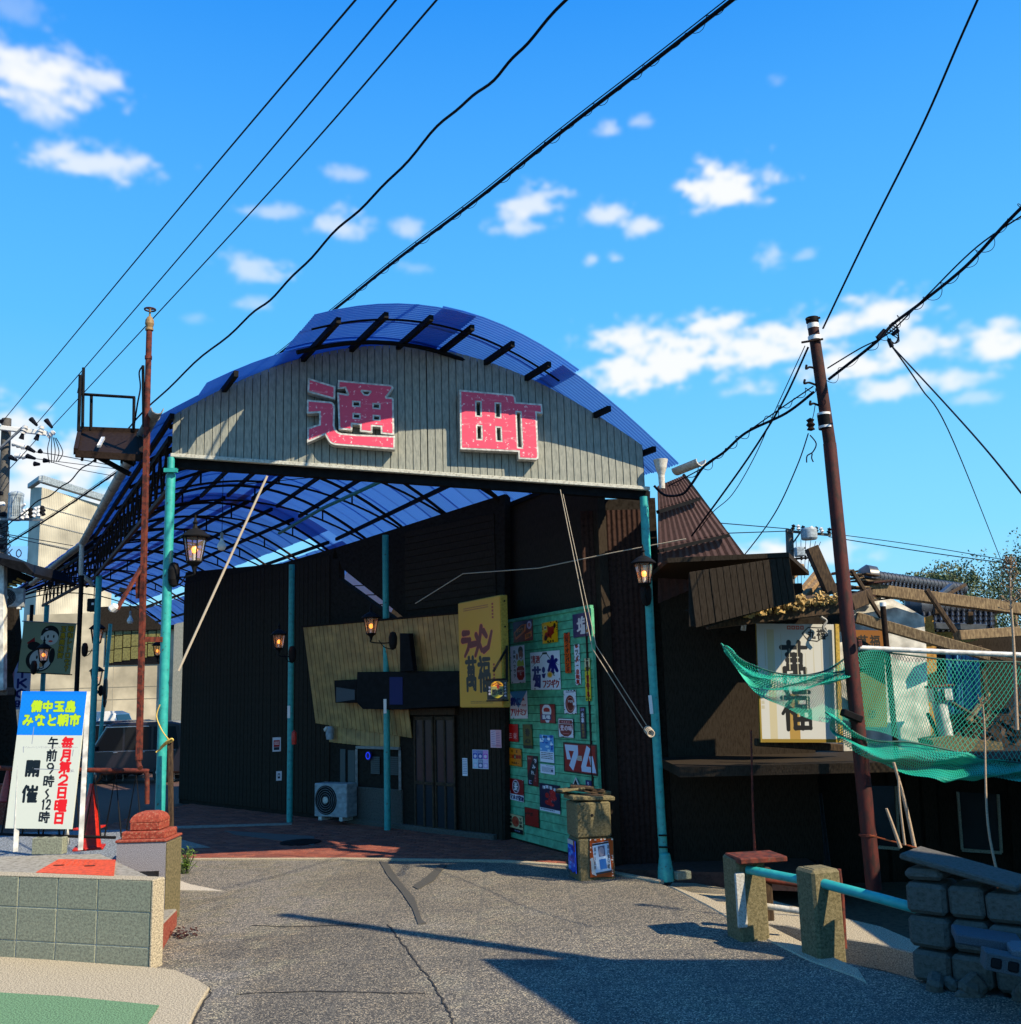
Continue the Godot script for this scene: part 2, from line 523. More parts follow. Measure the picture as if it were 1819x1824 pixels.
	M.net = mk(Color(0.01, 0.38, 0.27), 0.6)
	M.net_dark = mk(Color(0.005, 0.06, 0.05), 0.6)
	M.cone = mk(Color(0.75, 0.03, 0.015), 0.45, "soft", V(2))
	M.rubber = mk(Color(0.012, 0.012, 0.013), 0.55)
	M.wire = mk(Color(0.006, 0.007, 0.012), 0.6)
	M.rope = mk(Color(0.42, 0.36, 0.28), 0.95)
	M.yellow_rope = mk(Color(0.6, 0.42, 0.1), 0.9)
	M.porcelain = mk(Color(0.68, 0.66, 0.64), 0.25)
	M.transformer = mk(Color(0.42, 0.5, 0.56), 0.5, "soft", V(1))
	M.pole_grey = mk(Color(0.10, 0.095, 0.09), 0.85, "grime", V(0.7))
	M.iron = mk(Color(0.012, 0.012, 0.013), 0.5)
	M.car_black = mk(Color(0.012, 0.009, 0.016), 0.12)
	M.car_black.clearcoat_enabled = true
	M.car_white = mk(Color(0.8, 0.8, 0.8), 0.2)
	M.car_glass = mk(Color(0.012, 0.014, 0.018), 0.06)
	M.chrome = mk(Color(0.6, 0.6, 0.62), 0.2, "", Vector3.ONE, "", 0.0, 0.9)
	M.lamp_glass = StandardMaterial3D.new()
	M.lamp_glass.albedo_color = Color(0.9, 0.85, 0.75, 0.1); M.lamp_glass.transparency = BaseMaterial3D.TRANSPARENCY_ALPHA; M.lamp_glass.roughness = 0.08
	M.bulb = mk(Color(0.9, 0.6, 0.25), 0.4)
	M.bulb.emission_enabled = true; M.bulb.emission = Color(1.0, 0.55, 0.15); M.bulb.emission_energy_multiplier = 1.6
	M.bulb_off = mk(Color(0.6, 0.6, 0.58), 0.25)
	M.leaf = mk(Color(0.10, 0.17, 0.03), 0.6)
	M.leaf.backlight_enabled = true; M.leaf.backlight = Color(0.4, 0.5, 0.1)
	M.leaf_dark = mk(Color(0.045, 0.075, 0.022), 0.7)
	M.leaf_olive = mk(Color(0.09, 0.095, 0.03), 0.7)
	M.twig = mk(Color(0.22, 0.15, 0.09), 0.95)
	M.twig_pale = mk(Color(0.45, 0.34, 0.25), 0.95, "grime", V(3))
	M.skysheet = mk(Color(0.75, 0.77, 0.78), 0.4)
	M.skysheet.backlight_enabled = true; M.skysheet.backlight = Color(0.95, 0.97, 1.0)
	M.pane = mk(Color(0.02, 0.025, 0.03), 0.08)
	M.pane_green = mk(Color(0.22, 0.2, 0.06), 0.35, "grime", V(0.5))
	M.neon = mk(Color(0.02, 0.05, 0.4), 0.3)
	M.neon.emission_enabled = true; M.neon.emission = Color(0.1, 0.2, 1.0); M.neon.emission_energy_multiplier = 0.6
	M.frame_grey = mk(Color(0.3, 0.33, 0.33), 0.4, "soft", V(1))
	M.tape = mk(Color(0.7, 0.7, 0.68), 0.6)
	for k in ["darkwall", "darkboard", "maroon_dark", "steel_black", "steel_brown", "iron", "wire"]: M[k].metallic_specular = 0.18

# ---------------------------------------------------------------- camera, sky, sun, exposure; then the place
func _ready() -> void:
	var cam := Camera3D.new()
	cam.name = "camera"
	add_child(cam)
	cam.position = Vector3(0, 2.4, 0)
	cam.fov = 53.7396
	cam.rotation_order = EULER_ORDER_YXZ
	cam.rotation = Vector3(deg_to_rad(10.1), 0, deg_to_rad(-1.7))
	cam.near = 0.05; cam.far = 900.0
	cam.current = true

	var sun := DirectionalLight3D.new()
	sun.name = "sun"
	add_child(sun)
	sun.light_color = Color(1.0, 0.93, 0.80)
	sun.light_energy = 1.6
	sun.light_angular_distance = 0.5
	sun.shadow_enabled = true
	sun.look_at_from_position(Vector3.ZERO, -sun_dir(), Vector3.UP)

	var we := WorldEnvironment.new()
	we.name = "air"
	var env := Environment.new()
	env.background_mode = Environment.BG_SKY
	env.sky = Sky.new()
	var pan := PanoramaSkyMaterial.new()
	pan.panorama = sky_picture()
	env.sky.sky_material = pan
	env.background_energy_multiplier = 0.57
	env.tonemap_mode = Environment.TONE_MAPPER_LINEAR
	env.tonemap_exposure = 1.6
	env.sdfgi_enabled = true; env.ssao_enabled = true; env.ssil_enabled = true
	we.environment = env
	add_child(we)

	rng.seed = 11
	materials()
	glyphs()
	ground()
	off_frame()
	arcade()
	right_buildings()
	far_left()
	shop_front()
	signs()
	left_corner()
	street_things()
	demolished_house()
	bridge_side()
	overhead()

func sun_dir() -> Vector3:      # towards the sun: right of and behind the camera
	var az := deg_to_rad(55.0)
	var el := deg_to_rad(40.0)
	return Vector3(sin(az) * cos(el), sin(el), cos(az) * cos(el))

# ---------------------------------------------------------------- sky: deep blue air with small fair-weather clouds
func sky_picture() -> Texture2D:
	var w := 2048
	var h := 1024
	var im := Image.create_empty(w, h, false, Image.FORMAT_RGBF)
	var f := FastNoiseLite.new()
	f.noise_type = FastNoiseLite.TYPE_SIMPLEX; f.fractal_type = FastNoiseLite.FRACTAL_FBM
	f.fractal_octaves = 6; f.frequency = 0.085; f.fractal_gain = 0.6; f.seed = 5
	# azimuth, elevation, half width, half height (degrees), thickness
	var cl := [
		[-26.409, 30.851, 3.2, 1.7, 0.9], [-24.271, 31.498, 2.0, 1.1, 0.7], [-27.990, 31.291, 2.2, 1.2, 0.8], [-26.180, 29.482, 1.4, 0.8, 0.3], [-23.624, 27.668, 3.3, 1.0, 0.75], [-27.897, 33.894, 1.6, 0.8, 0.2],
		[13.364, 26.900, 2.6, 1.5, 1.15], [12.530, 26.713, 1.8, 1.0, 1.0], [2.108, 26.941, 1.9, 1.1, 0.75], [0.869, 25.812, 1.6, 0.7, 0.65], [6.317, 26.125, 1.3, 0.9, 0.75], [8.457, 25.375, 1.0, 0.7, 0.75],
		[-13.533, 26.334, 2.0, 0.5, 0.45], [-9.596, 25.768, 1.5, 1.1, 0.6], [-5.751, 25.725, 1.1, 0.6, 0.5], [-14.607, 23.303, 1.9, 0.9, 0.55], [-9.429, 28.506, 1.2, 0.5, 0.4],
		[6.745, 30.468, 0.7, 0.4, 0.5], [8.810, 30.683, 0.8, 0.4, 0.4], [15.756, 22.830, 1.0, 0.8, 0.5], [5.350, 23.818, 0.5, 0.3, 0.5], [6.695, 23.880, 0.5, 0.3, 0.5],
		[6.939, 19.304, 2.8, 1.2, 1.0], [9.810, 18.169, 3.4, 1.5, 1.15], [7.815, 17.387, 3.4, 1.4, 1.15], [12.020, 19.873, 2.2, 0.9, 1.0], [14.292, 18.368, 3.6, 1.5, 1.1], [16.781, 18.391, 3.0, 1.5, 1.1], [13.820, 16.278, 1.7, 0.7, 0.6],
		[21.371, 19.252, 3.0, 1.3, 1.0], [23.204, 17.367, 2.0, 1.1, 0.85], [19.665, 16.834, 3.2, 1.0, 1.0], [22.143, 15.319, 3.0, 0.9, 0.85], [24.666, 15.256, 2.4, 0.7, 0.6], [27.146, 16.809, 2.4, 1.2, 1.0], [25.653, 14.241, 1.2, 0.5, 0.4],
		[14.043, 6.674, 3.0, 1.2, 1.0], [17.627, 6.904, 2.4, 0.8, 0.7], [-24.975, 12.259, 4.4, 1.8, 1.05], [-27.199, 14.097, 2.4, 1.6, 0.9], [-22.423, 10.345, 3.4, 1.5, 0.95], [-26.492, 10.724, 3.0, 1.5, 0.8], [-14.734, 21.525, 1.2, 0.5, 0.35], [17.791, 22.846, 0.8, 0.3, 0.3], [-17.810, 20.425, 0.8, 0.4, 0.2], [-5.277, 23.652, 1.0, 0.4, 0.2], [16.892, 31.650, 0.7, 0.4, 0.25],
	]
	var rg := RandomNumberGenerator.new()
	rg.seed = 77
	for i in 130:     # the same scatter of clouds over the rest of the sky
		var az := rg.randf_range(36, 324)
		if az > 180: az -= 360
		cl.append([az, rg.randf_range(2, 62), rg.randf_range(0.8, 3.6), rg.randf_range(0.4, 1.4), rg.randf_range(0.3, 1.1)])
	var top := Color(0.03, 0.33, 1.05)
	var mid := Color(0.13, 0.60, 1.2)
	var low := Color(0.28, 0.82, 1.25)
	var haze := Color(0.5, 0.95, 1.25)
	for y in h:
		var el := 90.0 - 180.0 * (y + 0.5) / h
		var a: Color
		if el > 20: a = mid.lerp(top, clampf((el - 20) / 18.0, 0, 1))
		elif el > 8: a = low.lerp(mid, (el - 8) / 12.0)
		else: a = haze.lerp(low, clampf(el / 8.0, 0, 1))
		if el < -1: a = Color(0.16, 0.17, 0.17)
		im.fill_rect(Rect2i(0, y, w, 1), a)
	var cover := PackedFloat32Array()
	cover.resize(w * h)
	for b in cl:
		var ce := cos(deg_to_rad(b[1]))
		var rx: float = b[2] * 1.9 / ce
		var ry: float = b[3] * 1.9
		for y in range(int((90 - b[1] - ry) / 180.0 * h), int((90 - b[1] + ry) / 180.0 * h) + 1):
			if y < 0 or y >= h / 2 - 2: continue
			var el := 90.0 - 180.0 * (y + 0.5) / h
			for xx in range(int((b[0] - rx) / 360.0 * w), int((b[0] + rx) / 360.0 * w) + 1):
				var x := posmod(xx, w)
				var az := (xx + 0.5) / w * 360.0
				var q := Vector2((az - b[0]) * ce / b[2], (el - b[1]) / b[3])
				var edge := 1.0 - q.length()
				if q.y < 0: edge = 1.0 - Vector2(q.x, q.y * 1.35).length()
				var nz := f.get_noise_3d(az * ce * 5.0, el * 10.0, b[0])
				var dn: float = smoothstep(0.0, 1.15, edge * 1.2 + nz * 1.1 + 0.14) * b[4]
				var i := y * w + x
				cover[i] = 1.0 - (1.0 - cover[i]) * (1.0 - clampf(dn, 0, 1))
	for y in h / 2:
		for x in w:
			var k := cover[y * w + x]
			if k > 0.004: im.set_pixel(x, y, im.get_pixel(x, y).lerp(Color(1.08, 1.1, 1.12), minf(k, 0.97)))
	return ImageTexture.create_from_image(im)

# ---------------------------------------------------------------- ground, road, paving
func inside(p: Vector2, poly: Array) -> bool:
	return Geometry2D.is_point_in_polygon(p, PackedVector2Array(poly))
func slab(poly: Array, y: float, th: float, bev := 0.0) -> MB:      # a flat piece from a ground outline (x, z)
	var q := []
	for p in poly: q.append(Vector2(p.x, -p.y))
	return MB.new().prism(Transform3D(Basis(Vector3.RIGHT, -PI / 2), Vector3(0, y, 0)), q, th, bev)

func ground() -> void:
	var g := MB.new()
	g.quad(Vector3(-400, -0.45, 60), Vector3(400, -0.45, 60), Vector3(400, -0.45, -500), Vector3(-400, -0.45, -500))
	struct("ground", g, M.earth)
	# the road: asphalt with worn sandy stretches, an older patch with its own edge
	var f := FastNoiseLite.new()
	f.frequency = 0.55; f.fractal_octaves = 4; f.seed = 3
	var f2 := FastNoiseLite.new()
	f2.frequency = 2.6; f2.fractal_octaves = 4; f2.seed = 9
	var patch := [Vector2(-2.922, -11.531), Vector2(-1.765, -11.513), Vector2(-1.342, -11.019), Vector2(-1.004, -9.678), Vector2(-0.707, -8.487), Vector2(-0.545, -7.690), Vector2(-0.385, -6.845), Vector2(-1.783, -6.953), Vector2(-2.365, -9.459), Vector2(-2.709, -10.486)]
	var patch2 := [Vector2(-0.286, -10.417), Vector2(0.146, -10.148), Vector2(0.376, -9.432), Vector2(-0.018, -9.531), Vector2(-0.222, -9.882)]
	var patch3 := [Vector2(-2.957, -10.300), Vector2(-2.820, -10.912), Vector2(-2.652, -10.480), Vector2(-2.677, -10.163), Vector2(-2.828, -10.038)]
	var far := [Vector2(-14, -16.9), Vector2(-5.3, -16.2), Vector2(-2.6, -15.75), Vector2(-0.22, -15.12), Vector2(0.8, -14.5), Vector2(1.75, -13.2), Vector2(2.05, -11.9), Vector2(2.35, -10.55), Vector2(2.72, -9.5), Vector2(3.3, -8.6), Vector2(5.5, -6.5)]
	var mb := MB.new()
	mb.use_c = true
	var st := 0.11
	var x0 := -7.0
	var nx := int(11.5 / st)
	var edge := func(x: float) -> float:      # z of the road's far edge at x
		for i in far.size() - 1:
			if x <= far[i + 1].x: return lerpf(far[i].y, far[i + 1].y, clampf((x - far[i].x) / (far[i + 1].x - far[i].x), 0, 1))
		return far[-1].y
	var rows := 130
	var grid := []
	for i in nx + 1:
		var x := x0 + i * st
		var ze: float = edge.call(x)
		var lane := []
		for j in rows + 1:
			var k := float(j) / rows
			var z := lerpf(ze, 4.0, k * k * 0.6 + k * 0.4)
			var q := Vector2(x, z)
			var c := Color(0.95, 0.93, 0.88)
			var n1 := f.get_noise_2d(x, z)
			var n2 := f2.get_noise_2d(x, z)
			c = c * (0.92 + 0.22 * n1)
			# sand and bare stone on the verge and in two worn lanes
			var sand := smoothstep(-0.05, 0.5, n1 * 0.7 + n2 * 0.8 + clampf((-2.35 - x) * 0.5, -0.9, 0.42) - 0.02)
			var wear := smoothstep(0.12, 0.6, n1 * 0.6 + n2 * 0.6 + exp(-pow((x + 0.15 * z + 2.2) * 1.3, 2)) * 0.35 + exp(-pow((x + 0.1 * z - 1.0) * 1.1, 2)) * 0.3 - 0.1) * 0.6
			if inside(q, patch):
				c = c * 0.80; wear *= 0.3; sand *= 0.7
			elif inside(q, patch2) or inside(q, patch3):
				c = Color(0.62, 0.62, 0.62) * (0.95 + 0.1 * n2); wear = 0; sand = 0
			var s := clampf(maxf(sand, wear), 0, 1)
			c = c.lerp(Color(1.9, 1.6, 1.1), s * 0.75)
			lane.append([Vector3(x, 0.0 + 0.006 * n2, z), c])
		grid.append(lane)
	for i in nx:
		for j in rows:
			var q := [grid[i][j + 1], grid[i + 1][j + 1], grid[i + 1][j], grid[i][j]]
			for m in [[0, 1, 2], [0, 2, 3]]:
				for e in [m[0], m[2], m[1]]:
					mb.col = q[e][1]
					mb.put(q[e][0], Vector3.UP, Vector2.ZERO)
	struct("road", mb, M.asphalt)
	# cracks: narrow dark lines filled with tar and dirt
	var tar := mk(Color(0.02, 0.02, 0.02), 0.9)
	for cr in [
		[p3(-1.446, 0.006, -11.390), p3(-1.294, 0.006, -10.864), p3(-1.117, 0.006, -10.272), p3(-0.931, 0.006, -9.608), p3(-0.779, 0.006, -9.095), p3(-0.644, 0.006, -8.533), p3(-0.564, 0.006, -8.174), p3(-0.484, 0.006, -7.666)],
		[p3(-2.915, 0.006, -11.502), p3(-2.466, 0.006, -11.391), p3(-2.046, 0.006, -11.389), p3(-1.748, 0.006, -11.403)],
		[p3(-2.396, 0.006, -8.936), p3(-1.747, 0.006, -8.950), p3(-1.126, 0.006, -8.839), p3(-0.801, 0.006, -8.806)],
		[p3(-3.408, 0.006, -9.749), p3(-3.132, 0.006, -9.608), p3(-2.875, 0.006, -9.349), p3(-2.651, 0.006, -9.091), p3(-2.587, 0.006, -8.649), p3(-2.504, 0.006, -8.169)]]:
		var pts := []
		for p in smooth_path(cr, 8): pts.append(p + Vector3(rng.randf_range(-1, 1) * 0.012, 0, rng.randf_range(-1, 1) * 0.012))
		var mc := MB.new()
		for i in pts.size() - 1:
			var wd := 0.012 * (0.6 + 0.9 * absf(sin(i * 1.7)))
			mc.bar(pts[i] - Vector3.UP * 0.004, pts[i + 1] - Vector3.UP * 0.004, wd, 0.008)
		var o := struct("road_crack", mc, tar)
	# tarred seams running up the road
	var seam := mk(Color(0.09, 0.088, 0.08), 0.9, "speck", V(1.5))
	for s in [[Vector2(-2.080, -15.528), Vector2(-1.943, -15.355), Vector2(-1.597, -13.884), Vector2(-1.292, -12.741), Vector2(-1.085, -11.504), Vector2(-1.024, -11.362), Vector2(-1.107, -11.294), Vector2(-1.248, -12.099), Vector2(-1.489, -13.115), Vector2(-1.815, -14.331)], [Vector2(-1.150, -15.118), Vector2(-1.057, -15.054), Vector2(-1.149, -13.812), Vector2(-1.295, -13.265), Vector2(-1.385, -13.464), Vector2(-1.267, -14.156)]]:
		struct("road_seam", slab(s, 0.011, 0.01), seam)
	# kerb strip between the asphalt and the brick paving
	var ks := MB.new()
	for i in range(1, 5):
		var a := Vector3(far[i].x, 0.0, far[i].y)
		var b := Vector3(far[i + 1].x, 0.0, far[i + 1].y)
		ks.bar(a + Vector3(0, 0.0, -0.06), b + Vector3(0, 0.0, -0.06), 0.1, 0.05, 0.006)
	struct("kerb_strip", ks, M.concrete)
	# arcade floor
	struct("arcade_floor", slab([Vector2(-30, -45), Vector2(4, -45), Vector2(4, -13.4), Vector2(0.9, -14.55), Vector2(-0.22, -15.2), Vector2(-5.3, -16.3), Vector2(-14, -16.9), Vector2(-30, -18)], -0.012, 0.2), mk(Color(0.10, 0.05, 0.04), 0.9, "grime", V(0.6)))
	bricks(far)
	struct("paving_band", slab([Vector2(-5.996, -18.500), Vector2(-5.112, -17.358), Vector2(-5.515, -17.316), Vector2(-5.736, -17.479)], 0.026, 0.03), M.concrete_grey)
	struct("paving_band", slab([Vector2(-5.482, -19.474), Vector2(-3.592, -18.346), Vector2(-3.380, -17.263), Vector2(-5.110, -18.876)], 0.026, 0.03), mk(Color(0.16, 0.14, 0.13), 0.9, "speck", V(1)))
	struct("paving_band", slab([Vector2(-6.770, -20.395), Vector2(-4.425, -20.363), Vector2(-4.367, -20.099), Vector2(-6.652, -20.043)], 0.026, 0.03), M.concrete_grey)
	var mh := MB.new()
	mh.lathe(Transform3D(Basis(), p3(-3.688, 0.000, -17.636)), [Vector2(0.34, 0.0), Vector2(0.34, 0.034), Vector2(0.33, 0.036), Vector2(0.0, 0.036)], 28)
	one("manhole_cover", mh, M.iron, "round dark iron manhole cover set in the red brick floor", "manhole cover")
	# concrete apron, cycle lane paint and gutter at the lower left
	struct("footway_apron", slab([Vector2(-6.781, -10.485), Vector2(-5.075, -10.375), Vector2(-3.424, -9.793), Vector2(-3.142, -9.669), Vector2(-2.836, -9.333), Vector2(-2.653, -9.080), Vector2(-2.585, -8.525), Vector2(-2.467, -7.859), Vector2(-1.763, -5.673), Vector2(-3.650, -5.791)], 0.03, 0.06, 0.012), M.concrete)
	struct("green_lane", slab([Vector2(-5.954, -9.241), Vector2(-4.420, -9.069), Vector2(-3.775, -8.893), Vector2(-2.901, -8.566), Vector2(-2.829, -8.093), Vector2(-2.092, -5.942), Vector2(-3.831, -6.058)], 0.036, 0.02), M.green_paint)
	struct("gutter_slab", slab([Vector2(-4.690, -14.423), Vector2(-4.388, -14.050), Vector2(-3.800, -13.502), Vector2(-4.097, -13.584), Vector2(-4.443, -13.674)], 0.014, 0.03), mk(Color(0.72, 0.66, 0.56), 0.9, "speck", V(1.2)))

func bricks(far: Array) -> void:
	var holder := struct("brick_paving", MB.new().bx(Vector3(-2.5, -0.04, -18.5), Vector3(0.2, 0.05, 0.2)), M.brick[1])
	var bm := []
	for k in 3: bm.append(MB.new().box(Transform3D(), Vector3(0.205, 0.06, 0.098), 0.006).mesh())
	var spots := []
	var ux := Vector3(0.966, 0, 0.2588)      # courses lie along the road's edge
	var uz := Vector3(-0.2588, 0, 0.966)
	for j in range(0, 86):
		for i in range(-34, 34):
			var p: Vector3 = Vector3(-2.6, -0.012, -15.98) + ux * ((i + 0.5 * (j % 2)) * 0.211) - uz * (j * 0.104 - 0.22)
			var ze := -99.0
			for k in far.size() - 1:
				if p.x > far[k].x and p.x <= far[k + 1].x: ze = lerpf(far[k].y, far[k + 1].y, (p.x - far[k].x) / (far[k + 1].x - far[k].x))
			if p.z > ze - 0.17 or p.x > 0.75 or p.x < -8.2: continue
			spots.append([p, p.z - ze])
	spots.sort_custom(func(a, b): return a[0].z > b[0].z)
	var base := Basis(ux, Vector3.UP, uz)
	var mm := []
	for k in 3: mm.append([])
	for i in spots.size():
		var x := Transform3D(base * Basis(Vector3.RIGHT, rng.randf_range(-0.008, 0.008)), spots[i][0] + Vector3.UP * rng.randf_range(-0.003, 0.003))
		var k := rng.randi() % 3
		if i < 290:
			var o := obj("brick", bm[k], M.brick[k], holder)
			o.transform = x
		else: mm[k].append(x)
	for k in 3:
		var m := MultiMesh.new()
		m.transform_format = MultiMesh.TRANSFORM_3D
		m.mesh = bm[k]
		m.instance_count = mm[k].size()
		for i in mm[k].size(): m.set_instance_transform(i, mm[k][i])
		var mi := MultiMeshInstance3D.new()
		mi.name = "brick_field"
		mi.multimesh = m; mi.material_override = M.brick[k]
		mi.set_meta("kind", "stuff")
		holder.add_child(mi, true)

# buildings beside the camera that the picture shows by their shadows on the road and on the ruin
func off_frame() -> void:
	var a := thing("roadside_house", "plain house beside the road whose shadow falls on the asphalt", "house", Vector3(7.5, 0, -2))
	part("wall", MB.new().prism(Transform3D(Basis(Vector3.RIGHT, -PI / 2), Vector3(0, 6.0, 0)), [Vector2(5.44, 5.75), Vector2(6.13, 4.08), Vector2(8.4, -2.0), Vector2(14, -2.0), Vector2(14, 4.7)], 6.6), M.plaster, a)
	var b := thing("yard_wall_house", "low house past the bridge whose shadow covers the ground before the ruin", "house", Vector3(9, 0, -9))
	part("wall", MB.new().bx(Vector3(10.4, 1.22, -9.5), Vector3(7.6, 3.44, 7.0)), M.plaster, b)
	one("roadside_pole", MB.new().tube([Vector3(5.9, -0.5, -6.0), Vector3(5.9, 8.8, -6.0)], 0.13, 10, 0.09), M.pole_grey, "utility pole beside the roadside house whose thin shadow crosses the asphalt", "utility pole")

# ---------------------------------------------------------------- the arcade
func hroof(w: float) -> float:     # height of the roof over the gable, across the street
	return 6.028 + w * (0.6913 + w * (-0.08458 + w * (-0.015168 + w * 0.0013913)))
func ax2() -> Vector3: return Vector3(-0.545, 0, -0.838)
func A(s: float, w: float, y: float) -> Vector3:      # a point of the arcade: s along it, w across, y up
	if s <= BEND: return L0 + AX1 * s + PE1 * w + Vector3.UP * y
	var a := ax2()
	return L0 + AX1 * BEND + a * (s - BEND) + Vector3(-a.z, 0, a.x) * w + Vector3.UP * y
func roof_sheet(s0: float, s1: float, w0: float, w1: float, off: float) -> MB:
	var mb := MB.new()
	var pitch := 0.063
	var k := maxi(4, int((s1 - s0) / pitch * 5))
	var m := maxi(3, int((w1 - w0) / 0.26))
	var rows := []
	for i in k + 1:
		var s := lerpf(s0, s1, float(i) / k)
		var r := []
		for j in m + 1:
			var w := lerpf(w0, w1, float(j) / m)
			r.append(A(s, w, hroof(w) + off + 0.008 * sin(TAU * (s - s0) / pitch)))
		rows.append(r)
	for i in k:
		for j in m: mb.quad(rows[i][j], rows[i][j + 1], rows[i + 1][j + 1], rows[i + 1][j])
	return mb
func front_s(w: float) -> float:    # how far the roof reaches out in front
	if w < 0.95: return lerpf(-0.5, -1.3, clampf(w / 0.95, 0, 1))
	return -1.3 if w < 1.2 else -2.12
func arc_pts(s: float, w0: float, w1: float, off: float, k := 22) -> Array:
	var p := []
	for i in k + 1:
		var w := lerpf(w0, w1, float(i) / k)
		p.append(A(s, w, hroof(w) + off))
	return p
func half_pipe(a: Vector3, b: Vector3, r: float) -> MB:     # an open gutter
	var mb := MB.new()
	var d := (b - a).normalized()
	var s := d.cross(Vector3.UP).normalized()
	var u := s.cross(d)
	for i in 10:
		var q := []
		for j in [i, i + 1]:
			var th: float = PI + PI * j / 10.0
			for rr in [r, r * 0.86]:
				var o: Vector3 = (s * cos(th) + u * sin(th)) * rr
				q.append(a + o); q.append(b + o)
		mb.quad(q[0], q[1], q[5], q[4]); mb.quad(q[6], q[7], q[3], q[2])
		mb.quad(q[2], q[0], q[4], q[6]); mb.quad(q[1], q[3], q[7], q[5])
	for e in [r, -r]: mb.bar(a + s * e * 0.93, b + s * e * 0.93, r * 0.16, r * 0.12)
	return mb

func arcade() -> void:
	var t := thing("arcade", "blue sheeted barrel roofed shopping arcade with grey panelled gable and teal columns", "arcade", L0)
	var gx := Transform3D(Basis(Vector3.UP, 0.17495), p3(-4.270, 0.000, -12.450))
	var gh := func(u: float) -> float: return hroof(u * 0.9545) if u < 6.3 else hroof(6.01)
	# gable: upright panels, each with its own top edge
	var step := 0.0985
	var n := int(6.28 / step)
	for i in n:
		var u0 := i * step + 0.0035
		var u1 := (i + 1) * step - 0.0035
		if i == 32: u1 -= 0.006
		var pw := func(u: float) -> float: return 5.49 - 0.0635 * u
		var p := MB.new().prism(gx.translated_local(Vector3(0, 0, rng.randf_range(-0.002, 0.002))), [Vector2(u0, pw.call(u0)), Vector2(u1, pw.call(u1)), Vector2(u1, gh.call(u1) - 0.03), Vector2(u0, gh.call(u0) - 0.03)], 0.03, 0.004)
		part("gable_panel", p, M.galv, t)
	var back := []
	back.append(Vector2(0.02, 5.5)); back.append(Vector2(6.22, 5.11))
	for i in 24: back.append(Vector2(6.22 - i * 6.2 / 23.0, gh.call(6.22 - i * 6.2 / 23.0) - 0.06))
	part("gable_backing", MB.new().prism(gx.translated_local(Vector3(0, 0, -0.035)), back, 0.03), M.steel_black, t)
	var bt := MB.new()
	bt.bar(gx * Vector3(-0.01, 5.475, 0.0), gx * Vector3(6.27, 5.076, 0.0), 0.07, 0.05, 0.006)
	part("gable_sill", bt, M.trim, t)
	var be := MB.new()
	be.bar(gx * Vector3(-0.02, 5.4, -0.12), gx * Vector3(6.3, 5.0, -0.12), 0.1, 0.12)
	part("gable_beam", be, M.steel_black, t)
	# purlins run out under the sheets
	for w in [-0.02, 0.6, 1.55, 2.15, 2.74, 3.3, 3.87, 4.4, 5.3, 6.0]:
		var f := front_s(w) + 0.1
		if w < 0.1: f = -0.1
		part("purlin", MB.new().bar(A(f, w, hroof(w) - 0.055), A(BEND, w, hroof(w) - 0.055), 0.055, 0.075), M.steel_black, t)
		part("purlin", MB.new().bar(A(BEND + 0.01, w, hroof(w) - 0.055), A(29.5, w, hroof(w) - 0.055), 0.055, 0.075), M.steel_black, t)
	part("eave_arch", MB.new().tube(arc_pts(-1.1, 1.3, 4.8, -0.1), 0.03, 6), M.steel_black, t)
	part("eave_arch", MB.new().tube(arc_pts(-1.75, 1.3, 4.7, -0.02), 0.014, 6), M.steel_black, t)
	# arched ribs, doubled, with short posts between
	for s in [0.25, 2.3, 4.35, 6.4, 8.45, 10.3, 12.3, 14.3, 16.3, 18.5, 21.0, 23.5, 26.0, 28.5]:
		part("rib", MB.new().tube(arc_pts(s, 0.0, 5.95, -0.13), 0.03, 6), M.steel_brown, t)
		var lo := []
		for i in 23:
			var w := lerpf(0.05, 5.9, i / 22.0)
			lo.append(A(s, w, hroof(w) - 0.13 - 0.33 * sin(PI * i / 22.0)))
		var rb := part("rib", MB.new().tube(lo, 0.022, 6), M.steel_brown, t)
		for w in [1.5, 3.0, 4.5]:
			part("strut", MB.new().bar(A(s, w, hroof(w) - 0.13), A(s, w, hroof(w) - 0.13 - 0.33 * sin(PI * (w - 0.05) / 5.85)), 0.03, 0.03), M.steel_black, t)
	# tie bar and a conduit crossing below the ribs
	part("conduit", MB.new().tube([A(0.4, 4.35, 6.15), A(3.0, 4.1, 6.12), A(6.5, 3.9, 6.15), A(9.5, 3.8, 6.1)], 0.035, 6), M.teal, t)
	part("tie_rod", MB.new().tube([A(0.3, 5.2, 5.95), A(4.5, 2.0, 6.45)], 0.008, 5), M.steel_black, t)
	part("tie_rod", MB.new().tube([A(2.3, 4.6, 6.2), A(6.5, 1.5, 6.4)], 0.008, 5), M.steel_black, t)
	# roof sheets, lapped
	var s := -2.12
	var k := 0
	while s < BEND + 0.3:
		var e := s + 0.66
		var off := 0.012 * (k % 2)
		if s < -1.35:
			part("roof_sheet", roof_sheet(s, e, 4.55, 6.33, 0.0 + off), M.blues[rng.randi() % 4], t)
		else:
			var wl := 0.0
			while wl < 0.95 and front_s(wl) > s + 0.2: wl += 0.05
			if s > -0.55: wl = -0.3
			part("roof_sheet", roof_sheet(s, e, wl, 3.25, off), M.blues[rng.randi() % 4], t)
			part("roof_sheet", roof_sheet(s, e, 3.1, 6.33, off + 0.006), M.blues[rng.randi() % 4], t)
		s += 0.61; k += 1
